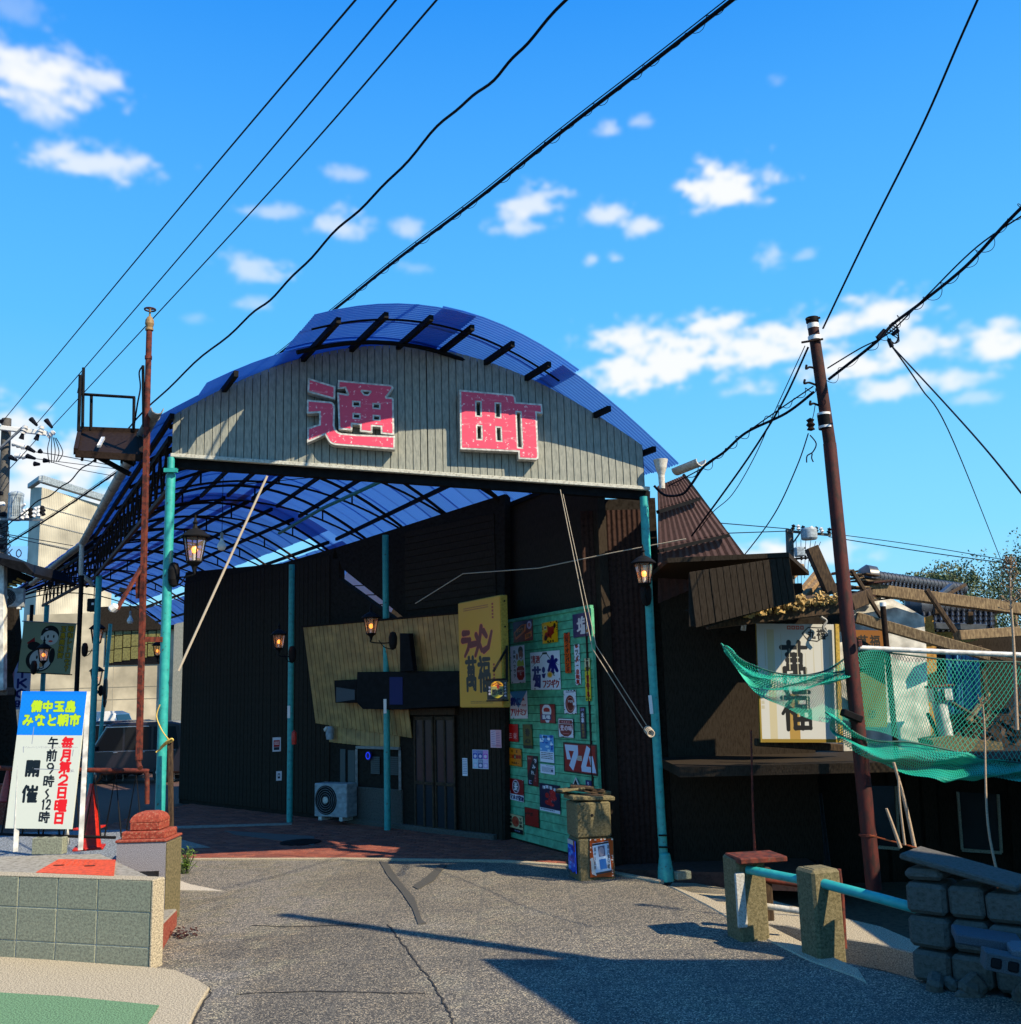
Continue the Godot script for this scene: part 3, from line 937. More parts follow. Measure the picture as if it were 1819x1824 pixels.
	for i in 4:
		part("visor_sheet", roof_sheet(-2.15 + i * 0.62, -1.48 + i * 0.62, 1.22, 3.3, 0.045 + 0.012 * (i % 2)), M.blues[rng.randi() % 4], t)
		part("visor_sheet", roof_sheet(-2.15 + i * 0.62, -1.48 + i * 0.62, 2.85, 4.78, 0.07 + 0.012 * (i % 2)), M.blues[rng.randi() % 4], t)
	s = BEND
	while s < 29.0:
		var off := 0.012 * (k % 2)
		part("roof_sheet", roof_sheet(s, s + 0.66, -0.3, 3.25, off), M.blues[rng.randi() % 4], t)
		part("roof_sheet", roof_sheet(s, s + 0.66, 3.1, 5.1, off + 0.006), M.blues[rng.randi() % 4], t)
		part("roof_sheet", roof_sheet(s, s + 0.66, 5.45, 6.33, off + 0.006), M.blues[rng.randi() % 4], t)
		s += 0.61; k += 1
	# left eave: lattice girder and gutter
	for seg in [[0.1, BEND], [BEND, 17.0]]:
		part("girder_chord", MB.new().bar(A(seg[0] + 0.02, 0, 5.72), A(seg[1], 0, 5.72), 0.06, 0.07), M.steel_black, t)
		part("girder_chord", MB.new().bar(A(seg[0] + 0.02, 0, 5.06), A(seg[1], 0, 5.06), 0.05, 0.06), M.rust_dark, t)
		var q: float = seg[0]
		while q < seg[1] - 0.45:
			var qm := minf(q + 0.29, seg[1])
			part("girder_web", MB.new().bar(A(q + 0.02, 0, 5.08), A(qm, 0, 5.7), 0.03, 0.012), M.steel_brown, t)
			part("girder_web", MB.new().bar(A(qm, 0, 5.7), A(minf(q + 0.58, seg[1]), 0, 5.08), 0.03, 0.012), M.steel_brown, t)
			q += 0.58
	part("gutter", half_pipe(A(-0.62, -0.27, 5.9), A(BEND - 0.05, -0.27, 5.78), 0.075), M.pvc, t)
	part("gutter", half_pipe(A(BEND, -0.27, 5.77), A(17.2, -0.27, 5.68), 0.075), M.pvc, t)
	for i in 12:
		var q := A(-0.3 + i * 0.88, -0.27, 5.897 - 0.0113 * (i * 0.88 + 0.32))
		part("gutter_clip", half_pipe(q, q + AX1 * 0.05, 0.081), M.pvc, t)
	part("downpipe", MB.new().tube([A(9.85, -0.29, 5.74), A(9.87, -0.29, 5.5), A(9.9, -0.28, 5.1), A(10.0, -0.1, 4.98), A(10.1, -0.02, 4.9)], 0.05, 8), M.pvc_white, t)
	# right eave: short gutter, hopper and pipe
	part("gutter", half_pipe(A(-2.5, 6.4, 5.38), A(-1.95, 6.4, 5.36), 0.085), M.pvc_white, t)
	var hp := MB.new()
	hp.lathe(Transform3D(Basis(), p3(2.058, 5.266, -13.400)), [Vector2(0.04, -0.22), Vector2(0.045, -0.03), Vector2(0.075, 0.06), Vector2(0.1, 0.18), Vector2(0.09, 0.18)], 12)
	part("hopper", hp, M.pvc_white, t)
	# columns
	var lc := part("column", MB.new().tube([Vector3(-4.28, 0, -12.45), p3(-4.271, 5.229, -12.450)], 0.058, 16), M.teal, t)
	part("column_head", MB.new().tube([p3(-4.271, 5.229, -12.450), p3(-4.273, 5.447, -12.450)], 0.045, 12), M.teal, t)
	part("column_bracket", MB.new().bar(p3(-4.329, 5.266, -12.380), p3(-4.167, 5.261, -12.380), 0.06, 0.05), M.teal, t)
	part("column", MB.new().tube([p3(1.832, 0.088, -13.530), p3(1.825, 0.690, -13.530), p3(1.814, 2.731, -13.530), p3(1.822, 4.965, -13.530)], 0.057, 16), M.teal, t)
	part("column_foot", MB.new().lathe(Transform3D(Basis(), p3(1.839, 0.000, -13.487)), [Vector2(0.105, -0.02), Vector2(0.1, 0.1), Vector2(0.07, 0.3), Vector2(0.06, 0.32)], 16), M.teal, t)
	part("column_strap", MB.new().tube([p3(1.769, 0.541, -13.460), p3(1.891, 0.538, -13.460)], 0.012, 6), M.steel_black, t)
	part("column_strap", MB.new().tube([p3(1.768, 0.397, -13.460), p3(1.897, 0.393, -13.460)], 0.012, 6), M.steel_black, t)
	var cb := A(9.6, 0.05, 0)
	part("column", MB.new().tube([cb, cb + Vector3.UP * 5.05], 0.062, 12), M.teal, t)
	part("column_stay", MB.new().tube([cb + Vector3(-0.32, 0, 0.1), cb + Vector3(-0.32, 5.05, 0.1)], 0.05, 8), M.steel_black, t)
	cb = A(16.6, 0.05, 0)
	part("column", MB.new().tube([cb, cb + Vector3.UP * 5.05], 0.062, 12), M.teal, t)
	part("column_stay", MB.new().tube([cb + Vector3(-0.35, 0, 0.1), cb + Vector3(-0.35, 5.05, 0.1)], 0.05, 8), M.steel_black, t)
	var r2 := p3(-2.388, 0.000, -18.950)
	part("column", MB.new().tube([r2, r2 + Vector3(0, 5.4, 0)], 0.06, 12), M.teal, t)
	var r3 := p3(-4.511, 0.000, -20.554)
	part("column", MB.new().tube([r3, r3 + Vector3(0, 5.1, 0)], 0.06, 12), M.teal, t)
	var r4 := p3(-13.539, 0.000, -33.374)
	part("column", MB.new().tube([r4, r4 + Vector3(0.25, 5.0, 0)], 0.06, 12), M.teal, t)
	part("column_tag", MB.new().box(Transform3D(Basis(), p3(-2.239, 2.225, -17.550)), Vector3(0.05, 0.24, 0.01), 0.002), M.tape, t)
	part("column_tag", MB.new().box(Transform3D(Basis(), p3(-4.115, 2.165, -18.600)), Vector3(0.05, 0.22, 0.01), 0.002), M.tape, t)
	part("column_tag", MB.new().box(Transform3D(Basis(Vector3.BACK, 0.05), p3(1.757, 2.186, -13.440)), Vector3(0.045, 0.24, 0.01), 0.002), M.tape, t)

	# the two big characters on the gable
	big_character("通", gx, "big pink character with white rim, first of the two on the gable", [
		[Vector2(1.693, 6.487), Vector2(2.046, 6.382), Vector2(2.040, 6.200), Vector2(1.688, 6.296)],
		[Vector2(1.682, 6.193), Vector2(1.979, 6.173), Vector2(2.014, 6.160), Vector2(2.035, 6.122), Vector2(2.040, 6.082), Vector2(2.033, 5.861), Vector2(2.047, 5.806), Vector2(2.075, 5.774), Vector2(2.114, 5.755), Vector2(2.315, 5.740), Vector2(2.811, 5.726), Vector2(2.809, 5.545), Vector2(2.033, 5.597), Vector2(1.995, 5.612), Vector2(1.961, 5.641), Vector2(1.911, 5.728), Vector2(1.687, 5.620), Vector2(1.688, 5.818), Vector2(1.837, 5.870), Vector2(1.837, 6.020), Vector2(1.680, 6.007)],
		[Vector2(2.077, 6.466), Vector2(2.759, 6.418), Vector2(2.784, 6.406), Vector2(2.797, 6.373), Vector2(2.709, 6.249), Vector2(2.768, 6.248), Vector2(2.790, 6.238), Vector2(2.798, 6.213), Vector2(2.801, 5.739), Vector2(2.628, 5.754), Vector2(2.625, 5.844), Vector2(2.521, 5.851), Vector2(2.519, 5.766), Vector2(2.358, 5.780), Vector2(2.360, 5.866), Vector2(2.265, 5.873), Vector2(2.260, 5.793), Vector2(2.087, 5.806), Vector2(2.067, 6.299), Vector2(2.198, 6.279), Vector2(2.166, 6.355), Vector2(2.071, 6.345)]],
		[[Vector2(2.389, 6.323), Vector2(2.490, 6.316), Vector2(2.461, 6.280), Vector2(2.420, 6.283)], [Vector2(2.277, 6.174), Vector2(2.349, 6.170), Vector2(2.349, 6.126), Vector2(2.277, 6.129)], [Vector2(2.538, 6.149), Vector2(2.606, 6.145), Vector2(2.606, 6.100), Vector2(2.538, 6.104)], [Vector2(2.282, 6.009), Vector2(2.349, 6.005), Vector2(2.349, 5.963), Vector2(2.281, 5.966)], [Vector2(2.541, 5.988), Vector2(2.607, 5.984), Vector2(2.607, 5.943), Vector2(2.541, 5.947)]])
	big_character("町", gx, "big pink character with white rim, second of the two on the gable", [
		[Vector2(3.668, 6.373), Vector2(4.375, 6.323), Vector2(4.405, 6.312), Vector2(4.420, 6.284), Vector2(4.426, 6.220), Vector2(4.784, 6.197), Vector2(4.786, 6.058), Vector2(4.706, 6.071), Vector2(4.711, 5.475), Vector2(4.703, 5.445), Vector2(4.675, 5.428), Vector2(4.439, 5.437), Vector2(4.435, 5.533), Vector2(3.665, 5.561)]],
		[[Vector2(3.892, 6.207), Vector2(3.945, 6.205), Vector2(3.942, 6.021), Vector2(3.890, 6.023)], [Vector2(4.153, 6.189), Vector2(4.206, 6.187), Vector2(4.206, 6.007), Vector2(4.153, 6.010)], [Vector2(3.896, 5.879), Vector2(3.946, 5.876), Vector2(3.947, 5.703), Vector2(3.897, 5.705)], [Vector2(4.155, 5.861), Vector2(4.207, 5.858), Vector2(4.210, 5.685), Vector2(4.158, 5.687)], [Vector2(4.431, 6.077), Vector2(4.481, 6.074), Vector2(4.487, 5.595), Vector2(4.437, 5.598)]])

func big_character(_ch: String, gx: Transform3D, label: String, outer: Array, holes: Array) -> void:
	var mid := Vector2.ZERO
	for p in outer[-1]: mid += p / outer[-1].size()
	var t := thing("sign_character", label, "sign character", gx * Vector3(mid.x, mid.y, 0.1), "pink characters on the gable")
	for o in outer:
		for lay in [["rim", 0.0, 0.03, 0.135, M.letter_white], ["face", 0.024, 0.16, 0.008, M.pink]]:
			var root := CSGCombiner3D.new()
			var outs := Geometry2D.offset_polygon(PackedVector2Array(o), -lay[1] if lay[1] > 0 else 0.0, Geometry2D.JOIN_MITER)
			for q in outs:
				var c := CSGPolygon3D.new()
				c.polygon = q; c.depth = lay[3]; c.name = "outline"
				c.position.z = lay[2] + lay[3]
				root.add_child(c, true)
			for hq in holes:
				if not Geometry2D.is_point_in_polygon((hq[0] + hq[2]) * 0.5, PackedVector2Array(o)): continue
				var hp := PackedVector2Array(hq)
				if lay[1] > 0: hp = Geometry2D.offset_polygon(PackedVector2Array(hq) if not Geometry2D.is_polygon_clockwise(hp) else _rev(hp), 0.02, Geometry2D.JOIN_MITER)[0]
				var c := CSGPolygon3D.new()
				c.polygon = hp; c.depth = 0.4; c.name = "opening"
				c.position.z = 0.3
				c.operation = CSGShape3D.OPERATION_SUBTRACTION
				root.add_child(c, true)
			root.material_override = lay[4]
			root.name = lay[0]
			t.add_child(root, true)
			root.transform = t.transform.affine_inverse() * gx
func _rev(p: PackedVector2Array) -> PackedVector2Array:
	p.reverse()
	return p

# ---------------------------------------------------------------- strokes of the written characters, on a grid of 0-99, two digits each for x and y
func glyphs() -> void:
	Cv.GL = {
	"中": "5005 5097;1228 8828 8865 1265 1228",
	"備": "2803 0845;1830 1898;3512 9712;5203 5226;7803 7826;3532 9832;4232 3895;4545 9245 9295;4562 9262;4578 9278;6845 6895",
	"玉": "1212 8812;1850 8250;0692 9492;5012 5092;6562 8080",
	"島": "5002 4212;2212 7812 7845 2245;2212 2262;2228 7828;2260 9060 8696 7696;1274 1295 6895 6874;4066 4095",
	"み": "1815 5015 2275 1088 0870 3055 9268;7540 7065 5095",
	"な": "1025 5525;3505 1550;6015 9030;6540 6590 4598 4080 6078 9095",
	"と": "3008 4045;8535 3060 2580 4595 8895",
	"朝": "0615 4815;2703 2730;1030 4430 4462 1062 1030;1046 4446;0578 4978;2762 2798;6008 6070 5296;6008 9308 9396 8394;6035 9335;6060 9360",
	"市": "5002 5018;0618 9418;1838 1885;1838 8238 8282 7282;5018 5098",
	"毎": "3003 1028;2515 9015;2532 1585 8585;2532 8032 7590;0558 9558;5232 4585",
	"月": "2506 2560 1096;2506 8006 8095 6595;2534 8034;2562 8062",
	"第": "2502 1018;2210 4510;6502 5518;6210 9510;1825 8225 8243 1843 1860 8860 8882 7582;5025 5098;4860 0892",
	"2": "1828 3008 6808 8225 7848 1590 8590",
	"日": "2008 2094;2008 8008 8094;2050 8050;2090 8090",
	"曜": "0615 0685;0615 3415 3485;0650 3450;0682 3482;4006 6306 6330;4018 6318;4030 6330;7006 9506 9530;7018 9518;7030 9530;5035 4058;4750 4798;6535 6595;4750 9550;4765 9265;4780 9280;4796 9896",
	"午": "3203 1535;2520 8520;0555 9555;5020 5098",
	"前": "3002 3815;7202 6215;0618 9418;1232 1296;1232 4432 4494 3692;1250 4450;1268 4468;6432 6475;8828 8894 7694",
	"9": "8035 6055 3550 2230 3510 6510 8030 7860 5592",
	"1": "3522 5508 5594",
	"時": "0812 0882;0812 3412 3482;0847 3447;0880 3480;4815 9215;6802 6832;4232 9832;4252 9852;8052 8094 6692;5462 6276",
	"〜": "5510 3530 6565 4590",
	"開": "1006 1096;1006 4206 4240 1040;1023 4223;5806 9006 9096 8092;5806 5840 9040;5823 9023;2555 7555;2072 8072;4055 3095;6055 6096",
	"催": "2203 0540;1428 1498;3508 3525 9525 9508;6503 6525;5032 3858;4648 4698;6832 6895;4648 9648;4663 9263;4679 9279;4696 9896",
	"ラ": "2212 7812;1238 8838 7070 3595",
	"ー": "1252 8848",
	"メ": "7808 5555 1592;2530 8078",
	"ン": "1520 4038;1588 5578 8825",
	"萬": "0515 9515;3203 3228;6803 6828;2532 7532 7558 2558 2532;2545 7545;5032 5078;1465 1498;1465 8865 8896 7494;3582 6580;6270 7086",
	"福": "2003 2818;0622 3822 0660;2240 2298;3048 3858;4608 9608;5222 9022 9042 5242 5222;4652 4696;4652 9652 9696;4674 9674;7052 7096;4694 9694",
	"塩": "2210 2270;0635 3635;0578 3868;5502 4225;4514 9514;4830 9030 9052 4852 4830;4662 4692;4662 9262 9292;6262 6292;7862 7892;3894 9994",
	"清": "1008 1818;0530 1440;0590 1865;4012 9612;4426 9226;3640 9840;6803 6840;4652 4698;4652 9052 9096 8096;4666 9066;4680 9080",
	"酒": "1008 1818;0530 1440;0590 1865;3012 9812;3630 3696;3630 9430 9496;5412 5448 4060;7412 7452 8655;3668 9468;3690 9490",
	"菊": "0515 9515;3203 3228;6803 6828;3528 1260;2842 9042 8695 7092;3055 7555;5248 5290;3862 4670;6660 6070;4872 2890;5672 7688",
	"水": "5004 5094 4090;1230 4030 1285;8525 6045;5535 9288",
	"フ": "1515 8515 7060 3094",
	"ジ": "2010 4022;1238 3250;1592 5580 8540;6808 7620;8204 9016",
	"ギ": "1530 7526;0858 8852;4208 5594;7804 8516;9000 9712",
	"ク": "4005 1550;3522 8022 7060 3095",
	"イ": "8008 1055;5238 5296",
	"オ": "0830 9230;6505 6590 5088;6232 1080",
	"バ": "3525 0888;6020 9285;7505 8218;9002 9714",
	"ド": "3505 3595;3538 8258;6512 7525;8206 9220",
	"ミ": "2512 7825;2540 7552;1870 8090",
	"ナ": "0835 9235;5205 5050 2594",
	"リ": "2510 2560;7508 7560 4595",
	"ア": "1212 8812 6540;4828 4660 2094",
	"ロ": "1515 1590;1515 8515 8590;1588 8588",
	"C": "8520 6008 3515 1550 3088 6094 8582",
	"元": "2012 8012;0540 9540;3540 3570 0595;6240 6288 9090 9370",
	"気": "3003 1035;2518 9018;2532 8032;1548 7548 7885 9692;6058 1892;2262 6088",
	"ハ": "3525 0888;6020 9285",
	"ツ": "1220 2240;4015 4835;8518 7060 3094",
	"疲": "5002 5014;1614 9514;2814 2465 0896;0828 1842;0868 2456;4230 4065 3096;4230 9230 8842;6616 6650;4450 8450 4098;5260 9696",
	"れ": "2505 2596;0528 3028 0575;2560 5530 7030 6885 9590",
	"に": "1812 1250 2090;4522 8522;4270 5088 9088",
	"三": "2018 8018;2550 7550;0888 9288",
	"楽": "5002 4214;3616 6416 6446 3646 3616;3631 6431;1012 1825;0545 2034;9010 8224;9545 8034;0560 9560;5046 5098;4562 1092;5562 9092",
	"酢": "0512 5012;0828 0896;0828 4628 4696;2012 2050;3512 3550;0868 4668;0890 4690;6504 5035;6022 9822;7222 7296;7244 9644;7266 9666",
	"ワ": "1515 1545;1515 8515 7560 4095",
	"ム": "5008 2082 8578;6555 9092",
	"素": "1512 8512;2026 8026;0640 9440;5002 5040;4044 2858 6258;6048 2876 7876;5076 5098;2882 1596;7082 8596",
	"の": "5515 4560 2085 1060 2530 5012 8530 8865 6090",
	"味": "0620 0675;0620 3020 3075;0672 3072;4425 9225;3848 9848;6803 6898;6650 4085;7050 9885",
	"マ": "1018 8818 5060;3050 6588",
	"ル": "3018 3055 1090;6210 6285 9258",
	"醤": "3002 3040;1010 1530;3020 0840;5005 9010;4520 9820;8518 8538 7038;1050 9050;2062 2098;2062 8062 8098;4050 4068;6050 6068;2078 8078;2095 8095",
	"油": "1008 1818;0530 1440;0590 1865;4030 4096;4030 9430 9496;6806 6896;4062 9462;4093 9493",
	"王": "1215 8815;1852 8252;0690 9490;5015 5090",
	"自": "5002 4218;2218 2296;2218 8018 8096;2244 8044;2269 8069;2294 8094",
	"転": "0515 4815;0828 4428 4460 0860 0828;0844 4444;0274 5074;2603 2698;5820 9420;5245 9845;7045 5885 9280;8065 9692",
	"車": "1015 9015;1828 8228 8262 1862 1828;1845 8245;0576 9576;5003 5098",
	"胃": "2006 8006 8042 2042 2006;2024 8024;5006 5042;2852 2896;2852 7652 7696 6694;2867 7667;2881 7681",
	"腸": "0808 0860 0396;0808 3208 3294 2492;0832 3232;0856 3256;5005 5035;5005 8805 8835;5020 8820;5035 8835;4248 9848;5535 4260;4860 9260 8696 7492;6862 5088;8062 6296",
	"養": "3202 3810;6802 6210;2012 8012;2222 7822;0834 9234;5012 5034;4836 0860;5236 9460;3555 6555 6572 3572;3555 3596 5592;3563 6563;5272 8096",
	"丸": "2028 7028 7088 9590 9575;4504 4055 0894;1850 4570",
	"昭": "0812 0880;0812 3612 3680;0846 3646;0878 3678;4810 9010 8845 7845;6610 4848;4856 4896;4856 9056 9096;4890 9090",
	"和": "4003 1214;0530 5030;2812 2898;2632 0570;3036 4858;5820 5890;5820 9420 9490;5884 9484",
	"レ": "2508 2588 8545",
	"ト": "3505 3595;3538 8258",
	"商": "5002 5014;0814 9214;3218 3828;6818 6228;1032 1098;1032 9032 9098 8096;4036 2852;5836 5852 7552;3262 3284 6884 6862 3262",
	"店": "5002 5014;1614 9514;1614 1560 0596;5524 5555;5538 8838;3256 3296;3256 8856 8896;3290 8890",
	"街": "2004 0525;2226 0456;1444 1498;3218 6018;4606 4634;2834 6434;3256 6256;4644 4684;2886 6482;7012 9412;6834 9834;8234 8296 7492",
	"?": "2525 3508 6508 7825 7040 5055 5068;5085 5092",
	"S": "8018 5006 2018 2040 5050 8062 8082 5094 1882",
	"E": "8008 2008 2094 8294;2050 7050",
	"I": "5006 5094",
	"K": "2006 2094;8006 2055;4045 8494",
	"O": "5006 2028 1550 2075 5094 8075 8850 8028 5006",
	"P": "2094 2006 6506 8228 6550 2050",
	"N": "2094 2006 8094 8006",
	"春": "1512 8512;2026 8026;0640 9440;5002 4640 0570;5440 9570;3058 3098;3058 7058 7098;3076 7076;3095 7095",
	"心": "1550 0885;3035 3285 7588 7570;5025 5840;8040 9570",
	"へ": "0560 4020 9570",
	"で": "1525 8520 5050 5085 7895;7055 7868;8550 9362",
	"正": "1210 8810;5010 5090;5048 8048;2542 2590;0690 9490",
	"印": "3506 1218;1218 1285;1248 4248;1282 4282;5818 5898;5818 9018 9070 7870",
	"特": "2003 0835;0825 4025;2403 2498;0568 4252;4815 9215;6802 6832;4232 9832;4252 9852;8052 8094 6692;5462 6276",
	"つ": "0828 5515 9032 8868 4592",
	"ッ": "1230 2248;4025 4843;8530 7062 3594",
	"ノ": "8008 5555 1594",
	"出": "5004 5094;2014 2042 8042 8014;1252 1292 8892 8852",
	"薬": "0512 9512;3203 3222;6803 6822;5022 4230;3632 6432 6456 3632;3632 3656 6456;1234 2044;0856 2048;8834 8044;9256 8048;0568 9568;5056 5098;4568 1096;5568 9096",
	"度": "5002 5012;1412 9512;1412 1260 0496;2428 9428;4218 4246 7246 7218;2858 8458 5880 2898;3464 6086 9298",
	"約": "2503 1025 3030 0855;2545 2595;1062 0585;3862 4580;5805 4532;5222 9222 8695 7092;6045 7062",
	}

# ---------------------------------------------------------------- the dark shop building along the arcade's right side
func right_buildings() -> void:
	var sx := Transform3D(Basis(Vector3.UP, -0.78852), p3(-3.749, 0.000, -20.725))
	var t := thing("shop_building", "dark shop building under the arcade with beige fascia and open skylight slit", "building", sx.origin)
	# upper wall in two halves round the slit, lower wall, and the wall that goes on into the dark
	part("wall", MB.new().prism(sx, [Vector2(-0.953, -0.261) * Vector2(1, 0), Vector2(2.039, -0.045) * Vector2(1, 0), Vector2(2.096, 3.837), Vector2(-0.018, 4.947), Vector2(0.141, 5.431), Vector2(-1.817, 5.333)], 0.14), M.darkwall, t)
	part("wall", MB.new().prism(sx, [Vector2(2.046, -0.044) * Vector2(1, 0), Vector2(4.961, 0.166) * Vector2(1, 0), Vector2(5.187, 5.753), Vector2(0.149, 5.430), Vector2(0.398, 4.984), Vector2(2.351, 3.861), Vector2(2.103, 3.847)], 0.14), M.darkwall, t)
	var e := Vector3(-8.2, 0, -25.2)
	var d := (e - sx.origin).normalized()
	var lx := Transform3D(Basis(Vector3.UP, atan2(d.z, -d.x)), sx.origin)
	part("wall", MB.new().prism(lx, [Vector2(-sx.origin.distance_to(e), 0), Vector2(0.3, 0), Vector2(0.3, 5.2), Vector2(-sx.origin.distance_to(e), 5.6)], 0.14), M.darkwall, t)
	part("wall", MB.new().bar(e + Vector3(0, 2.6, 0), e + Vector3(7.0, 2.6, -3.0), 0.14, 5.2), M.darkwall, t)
	# boards on the dark walls, sliding glass doors
	var far := sx.origin.distance_to(e)
	for i in 40:
		var u0 := -far + i * far / 40.0
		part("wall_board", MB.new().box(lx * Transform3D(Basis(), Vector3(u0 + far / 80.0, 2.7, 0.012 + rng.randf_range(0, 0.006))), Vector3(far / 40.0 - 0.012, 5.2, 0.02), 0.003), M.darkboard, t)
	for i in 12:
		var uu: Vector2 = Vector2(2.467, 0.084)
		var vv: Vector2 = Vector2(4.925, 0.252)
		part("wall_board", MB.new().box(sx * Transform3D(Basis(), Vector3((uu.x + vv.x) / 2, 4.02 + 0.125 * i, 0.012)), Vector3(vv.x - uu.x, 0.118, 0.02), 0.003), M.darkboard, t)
	var door_l: Vector2 = Vector2(2.690, 0.099)
	var door_r: Vector2 = Vector2(3.840, 0.085)
	for i in 4:
		var w := (door_r.x - door_l.x) / 4.0
		var cx := door_l.x + w * (i + 0.5)
		var zz := 0.02 + 0.03 * (i % 2)
		var dr := part("sliding_door", MB.new().box(sx * Transform3D(Basis(), Vector3(cx, 1.02, zz)), Vector3(w - 0.01, 1.98, 0.006)), M.pane, t)
		for q in [[cx - w / 2 + 0.02, 1.02, 0.04, 2.0], [cx + w / 2 - 0.02, 1.02, 0.04, 2.0], [cx, 0.06, w, 0.1], [cx, 0.85, w, 0.05], [cx, 1.98, w, 0.06]]:
			part("door_frame", MB.new().box(sx * Transform3D(Basis(), Vector3(q[0], q[1], zz + 0.012)), Vector3(q[2], q[3], 0.03), 0.004), M.wood_dark, t)
	part("door_lintel", MB.new().box(sx * Transform3D(Basis(), Vector3((door_l.x + door_r.x) / 2, 2.1, 0.05)), Vector3(door_r.x - door_l.x + 0.1, 0.12, 0.1), 0.008), M.wood_dark, t)
	for i in 9:
		var uu: Vector2 = Vector2(3.927, 0.091)
		var vv: Vector2 = Vector2(4.931, 0.076)
		part("wall_board", MB.new().box(sx * Transform3D(Basis(), Vector3(lerpf(uu.x, vv.x, (i + 0.5) / 9), 1.1, 0.008)), Vector3((vv.x - uu.x) / 9 - 0.01, 2.2, 0.014), 0.003), M.darkboard, t)
	part("stall_riser", MB.new().box(sx * Transform3D(Basis(), Vector3(Vector2(1.586, 0.226).x, 0.35, 0.03)), Vector3(1.5, 0.7, 0.05), 0.01), M.stone, t)
	part("footing", MB.new().box(sx * Transform3D(Basis(), Vector3(Vector2(2.738, 0.102).x, 0.05, 0.04)), Vector3(4.1, 0.1, 0.12), 0.01), M.stone, t)
	# gable-side wall: behind the green panel and on to the front column
	var wx := Transform3D(Basis(Vector3.UP, -1.12826), p3(-0.140, 0.000, -17.380))
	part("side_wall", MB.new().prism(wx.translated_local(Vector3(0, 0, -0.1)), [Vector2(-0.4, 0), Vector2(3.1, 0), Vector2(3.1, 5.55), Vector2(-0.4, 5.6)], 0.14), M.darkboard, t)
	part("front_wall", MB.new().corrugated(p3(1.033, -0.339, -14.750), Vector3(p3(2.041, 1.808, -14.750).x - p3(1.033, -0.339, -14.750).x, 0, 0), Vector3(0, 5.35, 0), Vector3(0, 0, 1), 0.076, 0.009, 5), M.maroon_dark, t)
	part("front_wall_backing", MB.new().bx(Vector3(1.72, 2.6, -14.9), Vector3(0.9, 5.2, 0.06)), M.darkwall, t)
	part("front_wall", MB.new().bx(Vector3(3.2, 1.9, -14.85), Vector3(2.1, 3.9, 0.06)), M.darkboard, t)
	# bright roofing sheet seen through the slit
	var sk := thing("skylight_sheet", "pale translucent corrugated roof sheet seen through the slit above the beige fascia", "roof sheet", p3(-3.140, 4.514, -21.389))
	part("sheet", MB.new().corrugated(p3(-4.420, 3.907, -22.465), sx.basis.x * 2.6, Vector3(0, 1.5, 0) + sx.basis.z * -1.0, (sx.basis.z + Vector3.UP).normalized(), 0.045, 0.008, 6), M.skysheet, sk)
	for k in 3: part("batten", MB.new().bar(p3(-4.406, 4.396, -22.379) + Vector3.UP * (0.0 + 0.22 * k) - sx.basis.z * 0.15 * k, p3(-1.926, 4.115, -19.883) + Vector3.UP * (0.05 + 0.22 * k) - sx.basis.z * 0.15 * k, 0.02, 0.02), M.steel_black, sk)
	# black ducting and boxes on the fascia
	var du := thing("duct", "black ventilation duct with outdoor unit in front of the beige fascia", "duct", p3(-2.488, 2.498, -19.031))
	part("casing", MB.new().prism(sx.translated_local(Vector3(0, 0, 0.42)), [Vector2(1.486, 2.860), Vector2(4.423, 2.778), Vector2(4.405, 2.190), Vector2(3.136, 2.165), Vector2(2.899, 2.147), Vector2(1.660, 2.168), Vector2(1.572, 2.221), Vector2(1.448, 2.306)], 0.4, 0.01), M.steel_black, du)
	part("casing", MB.new().prism(sx.translated_local(Vector3(0, 0, 0.40)), [Vector2(0.704, 2.724), Vector2(1.458, 2.724), Vector2(1.420, 2.284), Vector2(0.742, 2.293)], 0.3, 0.01), M.steel_black, du)
	part("grille", MB.new().prism(sx.translated_local(Vector3(0, 0, 0.415)), [Vector2(0.801, 2.593), Vector2(1.406, 2.526), Vector2(1.405, 2.348), Vector2(0.801, 2.304)], 0.012), mk(Color(0.05, 0.06, 0.07), 0.7), du)
	part("downpipe", MB.new().prism(sx.translated_local(Vector3(0, 0, 0.55)), [Vector2(2.956, 3.498), Vector2(3.211, 3.482), Vector2(3.325, 2.817), Vector2(2.945, 2.811)], 0.1, 0.01), M.steel_black, du)
	part("sash", MB.new().prism(sx.translated_local(Vector3(0, 0, 0.43)), [Vector2(2.497, 2.734), Vector2(2.873, 2.722), Vector2(2.865, 2.237), Vector2(2.490, 2.241)], 0.012), mk(Color(0.01, 0.015, 0.09), 0.9), du)

